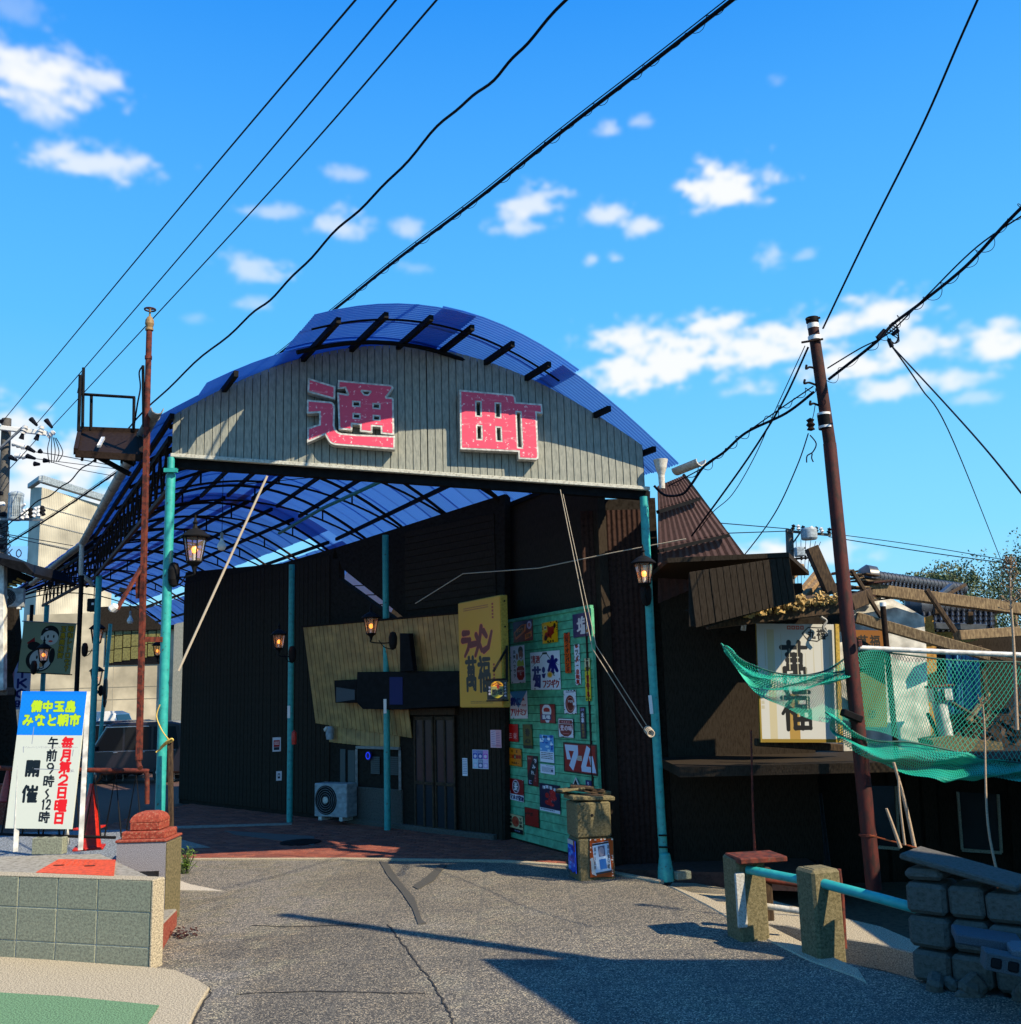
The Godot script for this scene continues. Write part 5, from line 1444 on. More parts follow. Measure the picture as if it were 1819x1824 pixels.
	q = Cv.new(130, 180, Color(0.85, 0.47, 0.03)).row("三油", 8, 66, 24, 36, 24, 6, R1).row("酢楽", 76, 66, 24, 36, 24, 6, R1).oval(65, 86, 9, 24, Color(0.1, 0.15, 0.08)).oval(65, 88, 5, 15, Color(0.7, 0.65, 0.5)).row("元正", 30, 18, 16, 26, 46, 4, rustc).row("特約店ー", 30, 138, 14, 22, 20, 3, rustc).border(5, Color(0.55, 0.4, 0.03)).chips(14, rustc)
	enamel(q, Vector4(0.341, 1.348, 0.508, 0.290), "orange yellow enamel sign with red lettering round a small bottle")
	q = Cv.new(110, 290, Color(0.45, 0.02, 0.03)).poly([Vector2(70, 0), Vector2(110, 0), Vector2(110, 80), Vector2(50, 290), Vector2(0, 290), Vector2(0, 200)], Color(0.02, 0.02, 0.1))
	q.glyph("つ", 70, 30, 30, 40, 5, W1); q.glyph("ツ", 74, 24, 26, 34, 6, W1); q.glyph("み", 54, 84, 34, 40, 6, W1); q.glyph("れ", 40, 142, 34, 40, 5, W1); q.glyph("に", 12, 236, 30, 38, 6, Color(0.7, 0.72, 0.9)); q.row("特印", 10, 18, 14, 20, 16, 3, Color(0.7, 0.4, 0.4)); q.column("三心三", 76, 176, 14, 18, 26, 3, Color(0.75, 0.5, 0.5)).chips(10, rustc)
	enamel(q, Vector4(0.978, 1.164, 0.370, 0.464), "upright red enamel sign crossed by a diagonal navy band")
	q = Cv.new(140, 230, Color(0.55, 0.03, 0.03)).rect(0, 164, 140, 230, W1).oval(62, 80, 36, 72, Color(0.85, 0.72, 0.78)).oval(62, 80, 29, 60, Color(0.04, 0.03, 0.08)).glyph("王", 42, 36, 40, 44, 9, W1); q.glyph("正", 42, 80, 40, 40, 9, W1)
	q.row("マルオ醤油", 4, 172, 24, 50, 27, 7, Color(0.03, 0.05, 0.3)).chips(8, Color(0.7, 0.7, 0.75))
	enamel(q, Vector4(0.366, 0.827, 0.519, 0.344), "red enamel sign with a king mark above white soy sauce strip")
	q = Cv.new(180, 270, Color(0.03, 0.02, 0.2)).rect(0, 240, 180, 270, W1).small(10, 246, 130, 264, 1, N1)
	for p in [[118, 84, 26, 40], [70, 112, 18, 26], [124, 128, 30, 26], [78, 180, 30, 24], [108, 196, 22, 16], [96, 148, 16, 20]]: q.oval(p[0], p[1], p[2], p[3], Color(0.7, 0.03, 0.04))
	for k in 14: q.oval(60 + q.rg.randf() * 80, 70 + q.rg.randf() * 130, 4, 3, Color(0.85, 0.4, 0.45))
	q.glyph("清", 30, 22, 24, 30, 5, W1); q.glyph("酒", 58, 14, 24, 30, 5, W1); q.glyph("菊", 90, 18, 26, 32, 5, W1); q.glyph("水", 126, 28, 26, 32, 5, W1)
	enamel(q, Vector4(1.539, 0.789, 0.675, 0.413), "navy enamel sign with a big red flower")
	q = Cv.new(60, 90, Color(0.03, 0.05, 0.35)).rect(0, 56, 60, 90, Color(0.45, 0.05, 0.1)).glyph("リ", 16, 16, 22, 34, 5, W1)
	enamel(q, Vector4(2.768, 1.072, 0.168, 0.117), "small blue over red enamel sign near the panel's edge")
	q = Cv.new(130, 180, Color(0.6, 0.07, 0.02)).chips(30, Color(0.12, 0.06, 0.02), false).border(5, Color(0.3, 0.14, 0.03)).row("印度", 22, 44, 26, 24, 30, 4, rustc)
	enamel(q, Vector4(0.896, 0.446, 0.506, 0.278), "rusty brick red enamel sign with worn off print")
	q = Cv.new(130, 190, Color(0.75, 0.7, 0.52)).oval(62, 70, 32, 54, Color(0.66, 0.1, 0.06)).oval(62, 70, 27, 48, Color(0.72, 0.3, 0.2)).row("三元", 42, 50, 20, 40, 21, 5, Color(0.6, 0.06, 0.04)).column("楽車水", 8, 20, 20, 30, 36, 5, K1).column("マ印酢", 98, 20, 22, 30, 36, 5, K1).rect(0, 142, 130, 190, Color(0.02, 0.02, 0.06)).row("マルオ", 50, 156, 14, 18, 18, 3, Color(0.6, 0.6, 0.75)).chips(18, K1)
	enamel(q, Vector4(0.302, 0.285, 0.527, 0.287), "cream enamel sign with a red medallion and black foot")
	# the triangular plate half behind the stone post
	var tp := [Vector2(2.283, 1.008), Vector2(2.416, 1.153), Vector2(2.545, 1.022)]
	var tg := thing("triangle_plate", "white and dark triangular plate on the green panel above the stone post", "enamel sign", wx * Vector3(tp[1].x, tp[1].y, 0.07))
	part("plate", MB.new().prism(wx.translated_local(Vector3(0, 0, 0.07)), tp, 0.01, 0.0), M.white_paint, tg)
	var tm: Vector2 = (tp[0] + tp[1] + tp[2]) / 3.0
	part("mark", MB.new().prism(wx.translated_local(Vector3(0, 0, 0.074)), [tm + (tp[1] - tm) * 0.62, tm + (tp[2] - tm) * 0.5, tm + (tp[2] - tm) * 0.1, tm + (tp[0] - tm) * 0.55], 0.003), M.iron, tg)

func enamel(q: Cv, r: Vector4, label: String, called := "enamel_sign") -> void:
	var wx := Transform3D(Basis(Vector3.UP, -1.12826), p3(-0.140, 0.000, -17.380))
	var tilt := rng.randf_range(-0.012, 0.012)
	var x := Transform3D(wx.basis * Basis(Vector3.BACK, tilt), wx * Vector3(r.x, r.y, 0.055 + rng.randf_range(0, 0.004)))
	one(called, MB.new().plate(x, r.z, r.w, 0.006), q.mat(0.3 if called == "enamel_sign" else 0.8), label, called.replace("_", " "), "signs on the green panel")

# ---------------------------------------------------------------- far left: the lot behind, parked vans, the cream wall, the shop at the edge, the pale tower
func lantern(at: Vector3, arm: Vector3, label: String, h := 0.42) -> Node3D:      # at: middle of the lamp head; arm: from the head to the post
	var t := thing("street_lantern", label, "lantern", at, "lanterns on the arcade columns")
	var k := h / 0.42
	var cage := MB.new()
	for i in 6:
		var a := TAU * i / 6
		var b := TAU * (i + 1) / 6
		var lo := Vector3(cos(a) * 0.075, -0.15, sin(a) * 0.075) * k
		var hi := Vector3(cos(a) * 0.12, 0.1, sin(a) * 0.12) * k
		cage.bar(lo, hi, 0.012 * k, 0.012 * k)
		cage.bar(hi, Vector3(cos(b) * 0.12, 0.1, sin(b) * 0.12) * k, 0.014 * k, 0.014 * k)
		cage.bar(lo, Vector3(cos(b) * 0.075, -0.15, sin(b) * 0.075) * k, 0.014 * k, 0.014 * k)
	obj("cage", cage, M.iron, t)
	var gl := MB.new()
	for i in 6:
		var a := TAU * i / 6
		var b := TAU * (i + 1) / 6
		gl.quad(Vector3(cos(b) * 0.073, -0.148, sin(b) * 0.073) * k, Vector3(cos(a) * 0.073, -0.148, sin(a) * 0.073) * k, Vector3(cos(a) * 0.117, 0.098, sin(a) * 0.117) * k, Vector3(cos(b) * 0.117, 0.098, sin(b) * 0.117) * k)
	obj("glazing", gl, M.lamp_glass, t)
	obj("cap", MB.new().lathe(Transform3D(Basis().scaled(V(k)), Vector3.ZERO), [Vector2(0.155, 0.1), Vector2(0.16, 0.112), Vector2(0.1, 0.165), Vector2(0.055, 0.19), Vector2(0.03, 0.2), Vector2(0.018, 0.24), Vector2(0.03, 0.26), Vector2(0.014, 0.285), Vector2(0.006, 0.34), Vector2(0, 0.345)], 6), M.iron, t)
	obj("foot", MB.new().lathe(Transform3D(Basis().scaled(V(k)), Vector3.ZERO), [Vector2(0.0, -0.27), Vector2(0.012, -0.26), Vector2(0.03, -0.2), Vector2(0.085, -0.155), Vector2(0.085, -0.145)], 6), M.iron, t)
	obj("bulb", MB.new().lathe(Transform3D(Basis().scaled(V(k)), Vector3(0, -0.03, 0)), [Vector2(0, -0.04), Vector2(0.025, -0.03), Vector2(0.034, 0), Vector2(0.025, 0.03), Vector2(0, 0.04)], 12), M.bulb, t)
	obj("socket", MB.new().lathe(Transform3D(Basis().scaled(V(k)), Vector3.ZERO), [Vector2(0.018, -0.15), Vector2(0.018, -0.07), Vector2(0, -0.07)], 8), M.pvc_white, t)
	var l := OmniLight3D.new()
	l.name = "bulb_light"; l.position = Vector3(0, -0.03 * k, 0)
	l.light_color = Color(1.0, 0.6, 0.25); l.light_energy = 0.015; l.light_size = 0.03; l.omni_range = 30; l.omni_attenuation = 2.0; l.shadow_enabled = true
	t.add_child(l, true)
	if arm.length() > 0.01:
		var b := Vector3(0, -0.24, 0) * k
		var e := arm + Vector3(0, -0.3, 0) * k
		var ar := MB.new()
		ar.tube(smooth_path([b, b + Vector3(0, -0.05, 0), b.lerp(e, 0.5) + Vector3(0, -0.04, 0), e], 5), 0.011, 6)
		ar.tube(smooth_path([e + Vector3(0, -0.12, 0), b.lerp(e, 0.6) + Vector3(0, -0.1, 0), b.lerp(e, 0.35)], 5), 0.008, 6)
		obj("arm", ar, M.iron, t)
		obj("wall_plate", MB.new().lathe(Transform3D(Basis(), e + Vector3(0, -0.13, 0)), [Vector2(0.0, 0), Vector2(0.05, 0.03), Vector2(0.072, 0.1), Vector2(0.075, 0.22), Vector2(0.05, 0.3), Vector2(0, 0.32)], 8), M.iron, t)
	return t

func hanging_bulb(at: Vector3, up: float, label: String) -> void:
	var t := thing("hanging_bulb", label, "light bulb", at, "bulbs hanging under the arcade roof")
	obj("glass", MB.new().lathe(Transform3D(), [Vector2(0, -0.07), Vector2(0.04, -0.06), Vector2(0.062, -0.02), Vector2(0.055, 0.02), Vector2(0.025, 0.07), Vector2(0.02, 0.1)], 14), M.bulb_off, t)
	obj("socket", MB.new().lathe(Transform3D(), [Vector2(0.022, 0.095), Vector2(0.022, 0.17), Vector2(0.008, 0.19), Vector2(0, 0.19)], 10), M.pvc, t)
	obj("flex", MB.new().tube([Vector3(0, 0.18, 0), Vector3(0, up, 0)], 0.005, 5), M.wire, t)

func van(at: Vector3, yaw: float, len: float, h: float, paint: Material, label: String) -> Node3D:
	var t := thing("parked_van", label, "van", at, "vans parked behind the arcade", yaw)
	var w := 1.5
	# side outline, front at -x
	var side := [Vector2(-0.5 * len, 0.28), Vector2(-0.5 * len, 0.62), Vector2(-0.47 * len, 0.775), Vector2(-0.36 * len, 0.98), Vector2(-0.22 * len, h - 0.1), Vector2(-0.15 * len, h), Vector2(0.38 * len, h), Vector2(0.46 * len, h - 0.06), Vector2(0.5 * len, 0.95), Vector2(0.5 * len, 0.28)]
	obj("body", MB.new().prism(Transform3D(Basis(), Vector3(0, 0, w / 2)), side, w, 0.05), paint, t)
	var wins := [[Vector2(-0.315 * len, 1.0), Vector2(-0.2 * len, h - 0.16), Vector2(-0.06 * len, h - 0.14), Vector2(-0.06 * len, 1.0)], [Vector2(-0.04 * len, 1.0), Vector2(-0.04 * len, h - 0.14), Vector2(0.2 * len, h - 0.14), Vector2(0.2 * len, 1.0)], [Vector2(0.22 * len, 1.0), Vector2(0.22 * len, h - 0.14), Vector2(0.42 * len, h - 0.15), Vector2(0.45 * len, 1.0)]]
	for q in wins: obj("side_window", MB.new().prism(Transform3D(Basis(), Vector3(0, 0, w / 2 + 0.006)), q, 0.02), M.car_glass, t)
	var ws := MB.new()
	ws.oq4(Vector3(-0.357 * len - 0.01, 1.0, w * 0.43), Vector3(-0.357 * len - 0.01, 1.0, -w * 0.43), Vector3(-0.225 * len - 0.012, h - 0.12, -w * 0.4), Vector3(-0.225 * len - 0.012, h - 0.12, w * 0.4))
	obj("windscreen", ws, M.car_glass, t)
	for x in [-0.33, 0.3]:
		for sg in [-1, 1]:
			var wh := obj("wheel", MB.new().lathe(Transform3D(Basis(Vector3.RIGHT, PI / 2), Vector3(x * len, 0.28, sg * (w / 2 - 0.08))), [Vector2(0, -0.1), Vector2(0.25, -0.1), Vector2(0.28, -0.06), Vector2(0.28, 0.06), Vector2(0.25, 0.1), Vector2(0, 0.1)], 20), M.rubber, t)
			obj("hubcap", MB.new().lathe(Transform3D(Basis(Vector3.RIGHT, PI / 2 * sg), Vector3(x * len, 0.28, sg * (w / 2 - 0.08))), [Vector2(0.17, 0.1), Vector2(0.15, 0.115), Vector2(0.05, 0.12), Vector2(0, 0.125)], 14), M.chrome, wh)
	obj("headlight", MB.new().bx(Vector3(-0.492 * len, 0.72, w * 0.36), Vector3(0.06, 0.2, 0.3), 0.02), M.chrome, t)
	obj("mirror", MB.new().bx(Vector3(-0.3 * len, 1.05, w / 2 + 0.1), Vector3(0.08, 0.16, 0.14), 0.02), paint, t)
	for x in [-0.12, 0.13]: obj("door_handle", MB.new().bx(Vector3(x * len, 0.93, w / 2 + 0.015), Vector3(0.14, 0.03, 0.03), 0.008), M.chrome, t)
	obj("waist_strip", MB.new().bx(Vector3(0.0, 0.965, w / 2 + 0.004), Vector3(0.85 * len, 0.016, 0.012), 0.004), M.chrome, t)
	obj("rain_visor", MB.new().bx(Vector3(-0.02 * len, h - 0.125, w / 2 + 0.012), Vector3(0.4 * len, 0.03, 0.02), 0.006), M.chrome, t)
	return t

func far_left() -> void:
	# cream wall with a glazed band
	var d := 46.0
	var t := thing("cream_building", "long cream walled building with a greenish window band behind the arcade", "building", Vector3(-18, 0, -d))
	var x0 := p3(-22.137, 2.613, -46.000).x
	var x1 := p3(-14.448, 2.388, -46.000).x
	part("wall", MB.new().bx(Vector3((x0 + x1) / 2, 2.3, -d - 0.2), Vector3(x1 - x0, 8.4, 0.4)), M.cream, t)
	for y in [p3(-18.106, 2.594, -46.000).y, p3(-18.128, 3.141, -46.000).y]: part("wall_joint", MB.new().bx(Vector3((x0 + x1) / 2, y, -d + 0.004), Vector3(x1 - x0, 0.03, 0.012)), mk(Color(0.3, 0.27, 0.2), 0.9), t)
	for px in [p3(-18.080, 2.593, -46.000).x, p3(-18.988, 2.620, -46.000).x]: part("wall_joint", MB.new().bx(Vector3(px, 2.3, -d + 0.003), Vector3(0.02, 4.5, 0.01)), mk(Color(0.4, 0.36, 0.27), 0.9), t)
	part("eave", MB.new().bx(Vector3((p3(-18.804, 6.027, -46.000).x + x1) / 2, 6.2, -d + 0.06), Vector3(x1 - p3(-18.804, 6.027, -46.000).x, 1.1, 0.3)), M.darkwall, t)
	part("end_wall", MB.new().bx(p3(-14.997, 2.408, -45.600), Vector3(0.4, 8.0, 0.5)), M.galv, t)
	var wl := p3(-18.461, 4.247, -45.900)
	var wr := p3(-15.818, 4.670, -45.900)
	var y1 := p3(-17.183, 5.973, -45.900).y
	var yb := wl.y - 0.05
	var cols := 7
	for i in cols:
		for j in 3:
			var cw := (wr.x - wl.x) / cols
			var ch := (y1 - yb) / 3
			part("pane", MB.new().bx(Vector3(wl.x + cw * (i + 0.5), yb + ch * (j + 0.5) + 0.05 * i, -45.93), Vector3(cw - 0.05, ch - 0.04, 0.03)), M.pane_green, t)
	part("window_frame", MB.new().bx(Vector3((wl.x + wr.x) / 2, (y1 + yb) / 2 + 0.15, -45.96), Vector3(wr.x - wl.x + 0.06, y1 - yb + 0.45, 0.03)), M.steel_black, t)
	# vans
	var v1 := van(Vector3(p3(-11.860, 0.000, -32.390).x, 0, p3(-11.860, 0.000, -32.390).z), -0.03, 3.4, 1.82, M.car_black, "black van parked before the cream wall, the nearer of the two black ones")
	van(v1.position + Vector3(-2.0, 0, -2.0), -0.03, 3.4, 1.85, M.car_black, "black van mostly hidden behind another black van by the cream wall")
	van(v1.position + Vector3(-2.9, 0, -4.0), PI, 3.6, 2.15, M.car_white, "white van behind the black vans, only its roof showing")
	# bicycle hoops
	var hoops := [p3(-12.473, 0.000, -32.801), p3(-11.684, 0.000, -32.531), p3(-10.653, 0.000, -32.179)]
	for i in 3:
		var h := thing("bicycle_hoop", ["white bent pipe bicycle hoop before the van's front wheel", "white bent pipe bicycle hoop between the rusty post and the teal column", "white bent pipe bicycle hoop just past the teal column"][i], "bicycle rack", hoops[i], "white bicycle hoops")
		obj("pipe", MB.new().tube(smooth_path([Vector3(0, 0, 0), Vector3(0, 0.42, 0), Vector3(0.05, 0.54, 0), Vector3(0.16, 0.58, 0), Vector3(0.52, 0.58, -0.3), Vector3(0.62, 0.52, -0.36), Vector3(0.64, 0.4, -0.38), Vector3(0.64, 0, -0.38)], 4), 0.024, 8), M.white_paint, h)
		obj("crossbar", MB.new().tube([Vector3(0, 0.2, 0), Vector3(0.64, 0.2, -0.38)], 0.016, 6), M.white_paint, h)
	# bicycle wheel and stand leaning by the rail
	var bi := thing("bicycle", "old bicycle parked before the black van, its wheel showing over the red rail", "bicycle", p3(-12.789, 0.000, -32.306))
	var rim := _shift(_circle(0.27, 20), Vector3(0, 0.28, 0))
	obj("wheel", MB.new().tube(rim, 0.014, 5), M.rubber, bi)
	obj("wheel", MB.new().tube(_shift(rim, Vector3(-0.95, 0, 0)), 0.014, 5), M.rubber, bi)
	for k in 8:
		var a := TAU * k / 8
		obj("spoke", MB.new().tube([Vector3(0, 0.28, 0), Vector3(cos(a) * 0.26, 0.28 + sin(a) * 0.26, 0)], 0.005, 4), M.chrome, bi)
	obj("frame", MB.new().tube([Vector3(0, 0.28, 0), Vector3(-0.15, 0.75, 0), Vector3(-0.6, 0.7, 0), Vector3(-0.95, 0.28, 0), Vector3(-0.5, 0.3, 0), Vector3(-0.15, 0.72, 0)], 0.016, 6), M.transformer, bi)
	obj("handlebar", MB.new().tube([Vector3(-0.15, 0.75, 0), Vector3(-0.12, 0.98, 0), Vector3(-0.3, 0.95, 0.2)], 0.012, 6), M.chrome, bi)
	obj("mudguard", MB.new().tube(_shift(_circle(0.31, 20), Vector3(0, 0.28, 0)).slice(0, 11), 0.016, 5), M.chrome, bi)
	obj("saddle", MB.new().bx(Vector3(-0.65, 0.8, 0), Vector3(0.24, 0.06, 0.14), 0.02), M.rubber, bi)
	var ms := thing("marker_post", "thin steel marker post with a round knob before the van", "post", p3(-12.448, 0.000, -32.191))
	obj("rod", MB.new().tube([Vector3.ZERO, Vector3(0, 0.78, 0)], 0.012, 6), M.pvc, ms)
	obj("knob", MB.new().lathe(Transform3D(Basis(), Vector3(0, 0.78, 0)), [Vector2(0, 0), Vector2(0.035, 0.02), Vector2(0.04, 0.05), Vector2(0, 0.09)], 10), M.tape, ms)

	# pale corrugated tower behind
	var tw := thing("corrugated_tower", "tall pale corrugated metal building with blue grey eave beyond the arcade", "building", p3(-24.727, 10.185, -55.000) * Vector3(1, 0, 1))
	var a := p3(-26.025, 14.379, -55.000)
	var b := p3(-24.691, 14.259, -62.000)
	var cdir := Vector3(b.x - a.x, 0, b.z - a.z)
	part("side", MB.new().corrugated(Vector3(a.x, 0, a.z), cdir, Vector3(0, a.y, 0), Vector3(-cdir.z, 0, cdir.x).normalized(), 0.16, 0.02, 5), M.cream_metal, tw)
	for y in [p3(-25.813, 13.292, -55.000).y, p3(-25.764, 12.343, -55.000).y, p3(-25.708, 11.274, -55.000).y]: part("sheet_lap", MB.new().bar(Vector3(a.x, y, a.z + 0.06), Vector3(b.x, y, b.z + 0.06), 0.03, 0.04), M.pvc, tw)
	var l := p3(-27.621, 14.834, -57.000)
	part("end_wall", MB.new().oq4(Vector3(l.x, 0, l.z), Vector3(l.x, l.y, l.z), Vector3(a.x, a.y, a.z), Vector3(a.x, 0, a.z)), M.cream_metal, tw)
	part("eave", MB.new().bar(p3(-26.018, 14.815, -54.800), p3(-24.358, 14.713, -62.000), 0.3, 0.42, 0.03), M.transformer, tw)
	part("verge", MB.new().bar(p3(-25.988, 14.846, -54.800), p3(-27.657, 14.901, -57.000), 0.3, 0.3, 0.03), M.transformer, tw)
	var sgn := Cv.new(128, 64, Color(0.45, 0.68, 0.9)).row("KO", 24, 12, 34, 42, 44, 5, Color(0.1, 0.12, 0.2))
	one("rooftop_sign", MB.new().plate(Transform3D(Basis(Vector3.UP, 0.2), p3(-19.890, 8.458, -40.000)), 0.95, 0.55, 0.05), sgn.mat(0.5), "pale blue sign board between the shop eave and the pale tower", "sign")


# ---------------------------------------------------------------- left corner: shop at the edge, banner, notice board, cones, fence, block wall, pillar
func left_corner() -> void:
	# shop at the picture's edge
	var t := thing("corner_shop", "old shop with striped awning and plaster post at the street's left side", "shop", Vector3(-13, 0, -22))
	part("wall", MB.new().bx(p3(-11.991, 3.155, -23.000) * Vector3(1, 0, 1) + Vector3(-1.5, 2.6, -0.6), Vector3(2.0, 5.2, 1.0)), M.plaster, t)
	part("post", MB.new().bar(p3(-11.048, 2.752, -22.000), p3(-11.201, 5.553, -22.000), 0.16, 0.16, 0.01), M.plaster, t)
	part("roof", MB.new().prism(Transform3D(Basis(), Vector3(0, 0, -21.6)), [Vector2(-11.800, 5.912), Vector2(-11.051, 5.583), Vector2(-10.535, 5.470), Vector2(-10.279, 5.206), Vector2(-10.300, 5.146), Vector2(-11.042, 5.424), Vector2(-11.783, 5.641)], 2.0, 0.01), M.steel_black, t)
	part("awning_frame", MB.new().prism(Transform3D(Basis(), Vector3(0, 0, -22.5)), [Vector2(-12.009, 5.590), Vector2(-11.374, 5.521), Vector2(-10.754, 5.249), Vector2(-10.775, 5.174), Vector2(-11.967, 4.932)], 0.06), M.steel_black, t)
	for i in 5:
		var q0 := p3(-11.403, 4.982, -22.420).lerp(p3(-10.968, 5.271, -22.420), i / 5.0)
		var q1 := p3(-11.252, 4.978, -22.420).lerp(p3(-10.762, 5.164, -22.420), i / 5.0)
		part("awning_slat", MB.new().bar(q0, q1, 0.05, 0.05), M.ochre, t)
	part("wall_dark", MB.new().prism(Transform3D(Basis(), Vector3(0, 0, -24.5)), [Vector2(-13.311, 5.247), Vector2(-12.185, 5.186), Vector2(-11.993, 3.716), Vector2(-12.205, 3.188), Vector2(-11.814, 0.564), Vector2(-13.007, 0.598)], 0.3), M.darkwall, t)
	part("sill", MB.new().bx(p3(-11.184, 2.733, -22.200), Vector3(0.5, 0.16, 0.3), 0.01), mk(Color(0.16, 0.11, 0.09), 0.8, "grime", V(1)), t)
	part("low_wall", MB.new().bx(p3(-11.088, 0.823, -22.000) * Vector3(1, 0, 1) + Vector3(0, 0.35, 0), Vector3(1.6, 0.9, 0.3)), M.redkerb, t)
	air_conditioner(p3(-11.057, 4.764, -22.200), 0.3, 0.42, "pale air conditioner under the striped awning of the corner shop", "air conditioner")
	# SEIKO upright sign
	var c := Cv.new(110, 420, Color(0.84, 0.84, 0.95)).rect(0, 0, 12, 420, Color(0.8, 0.55, 0.62))
	c.column("SEIKO", 22, 24, 76, 58, 66, 14, Color(0.06, 0.1, 0.5)); c.column("時", 26, 358, 66, 54, 60, 9, Color(0.06, 0.1, 0.5))
	one("upright_sign", MB.new().plate(Transform3D(Basis(Vector3.UP, 0.35), p3(-12.575, 3.140, -26.000)), 0.42, 1.62, 0.16), c.mat(0.4), "white upright shop sign with blue Latin letters", "sign")
	# banner
	c = Cv.new(400, 400, Color(0.50, 0.54, 0.42))
	for y in 400:
		for x in range(0, 400, 1):
			if (x * 7 + y * 13) % 97 == 0: c.px(x, y, Color(0.6, 0.65, 0.5), 0.4)
	c.oval(210, 90, 68, 70, Color(0.02, 0.02, 0.02)).oval(214, 118, 62, 58, Color(0.68, 0.7, 0.66)).oval(196, 108, 6, 13, Color(0.02, 0.02, 0.02)).oval(240, 106, 6, 13, Color(0.02, 0.02, 0.02)).oval(220, 146, 16, 8, Color(0.75, 0.25, 0.2)).oval(152, 120, 12, 18, Color(0.68, 0.7, 0.66)).oval(180, 50, 12, 5, Color(0.5, 0.5, 0.55))
	c.oval(150, 300, 100, 92, Color(0.02, 0.02, 0.02)).oval(160, 296, 82, 82, Color(0.66, 0.68, 0.66)).oval(188, 276, 7, 14, Color(0.02, 0.02, 0.02)).oval(132, 278, 7, 14, Color(0.02, 0.02, 0.02)).oval(170, 330, 14, 26, Color(0.7, 0.5, 0.3)).oval(244, 260, 22, 60, Color(0.02, 0.02, 0.02)).poly([Vector2(40, 170), Vector2(96, 120), Vector2(110, 200)], Color(0.5, 0.05, 0.04)).oval(100, 190, 50, 34, Color(0.03, 0.03, 0.03))
	var yel := Color(0.62, 0.52, 0.06)
	for e in [[5.0, Color(0.03, 0.03, 0.02)], [0.0, yel]]:
		c.column("昭和レトロな?", 344, 16, 40, 44, 53, 7 + e[0], e[1]); c.column("玉島商店街", 288, 20, 40, 44, 53, 7 + e[0], e[1])
	var bx := Transform3D(Basis(Vector3.UP, 0.1) * Basis(Vector3.BACK, -0.075), p3(-11.265, 3.775, -24.500))
	var bn := thing("banner", "hanging cloth banner with two cartoon children and yellow characters", "banner", bx.origin)
	part("cloth", MB.new().plate(bx, 1.22, 1.2, 0.008), c.mat(0.9), bn)
	part("rod", MB.new().tube([bx * Vector3(-0.66, 0.61, 0), bx * Vector3(0.66, 0.61, 0)], 0.014, 6), M.pvc, bn)
	part("rod", MB.new().tube([bx * Vector3(-0.62, -0.61, 0), bx * Vector3(0.66, -0.61, 0)], 0.014, 6), M.iron, bn)
	# notice board
	c = Cv.new(420, 820, Color(0.80, 0.82, 0.775))
	c.rect(0, 0, 420, 268, Color(0.0, 0.47, 0.9))
	for j in 16:
		for i in 15:
			for r: float in [16.0, 11.0, 6.0]:
				var ctr := Vector2(i * 30 + (j % 2) * 15, j * 15 + 36)
				for k in 5:
					var a0 := PI + PI * k / 5
					var p: Vector2 = ctr + Vector2(cos(a0), sin(a0)) * r
					if p.y < 266: c.line(p, ctr + Vector2(cos(a0 + PI / 5), sin(a0 + PI / 5)) * r, 1.4, 1.4, Color(0.05, 0.55, 0.95))
	var yg := Color(0.72, 0.85, 0.05)
	for e in [[6.0, Color(0.0, 0.36, 0.55)], [0.0, yg]]:
		c.row("備中玉島", 70, 60, 66, 64, 74, 14 + e[0], e[1]); c.row("みなと朝市", 28, 142, 66, 66, 75, 14 + e[0], e[1])
	c.column("毎月第2日曜日", 296, 280, 72, 66, 74, 14, Color(0.85, 0.03, 0.06)); c.column("午前9時〜", 206, 280, 66, 68, 76, 10, Color(0.02, 0.02, 0.05))
	c.row("12", 206, 648, 32, 62, 33, 10, Color(0.02, 0.02, 0.05)); c.glyph("時", 204, 720, 66, 66, 10, Color(0.02, 0.02, 0.05))
	c.column("開催", 82, 420, 92, 94, 150, 16, Color(0.02, 0.02, 0.04))
	for k in 46: c.line(Vector2(52 + k * 7.6 + c.rg.randf() * 5, 334 + c.rg.randf() * 12), Vector2(58 + k * 7.6, 336 + c.rg.randf() * 12), 2, 3, Color(0.62, 0.62, 0.64))
	for p in [[104, 220, 104, 320], [52, 340, 56, 372], [374, 356, 372, 392], [140, 470, 300, 474]]: c.line(Vector2(p[0], p[1]), Vector2(p[2], p[3]), 5, 4, Color(0.55, 0.57, 0.62))
	for k in 8: c.line(Vector2(366 + c.rg.randf() * 30, 470 + c.rg.randf() * 20), Vector2(372 + c.rg.randf() * 26, 474 + c.rg.randf() * 20), 2, 2, Color(0.6, 0.6, 0.62))
	var l0 := p3(-5.752, 0.775, -11.947)
	var l1 := p3(-5.003, 0.775, -11.927)
	var tl := p3(-5.830, 2.580, -12.100)
	var tr := p3(-5.044, 2.554, -12.050)
	var xd := (tr - tl).normalized()
	var yd := ((tl - l0) + (tr - l1)).normalized()
	var zd := xd.cross(yd).normalized()
	var bm := thing("notice_board", "white standing notice board with blue head announcing a morning market", "sign board", l0)
	var xf := Transform3D(Basis(xd, zd.cross(xd), zd), (tl + tr) * 0.5 - zd.cross(xd) * 0.775)
	part("board", MB.new().plate(xf, tl.distance_to(tr), 1.55, 0.02), c.mat(0.35), bm)
	part("leg", MB.new().bar(l0, tl, 0.055, 0.03, 0.004), M.white_paint, bm)
	part("leg", MB.new().bar(l1, tr, 0.055, 0.03, 0.004), M.white_paint, bm)
	part("back_stay", MB.new().bar(l0 + Vector3(0.4, 0, -0.5), (tl + tr) * 0.5 - yd * 0.3 - zd * 0.03, 0.03, 0.03), M.white_paint, bm)
	for n in bm.get_children():
		if n.name.begins_with("leg"): n.position -= bm.transform.basis * (zd * 0.03)
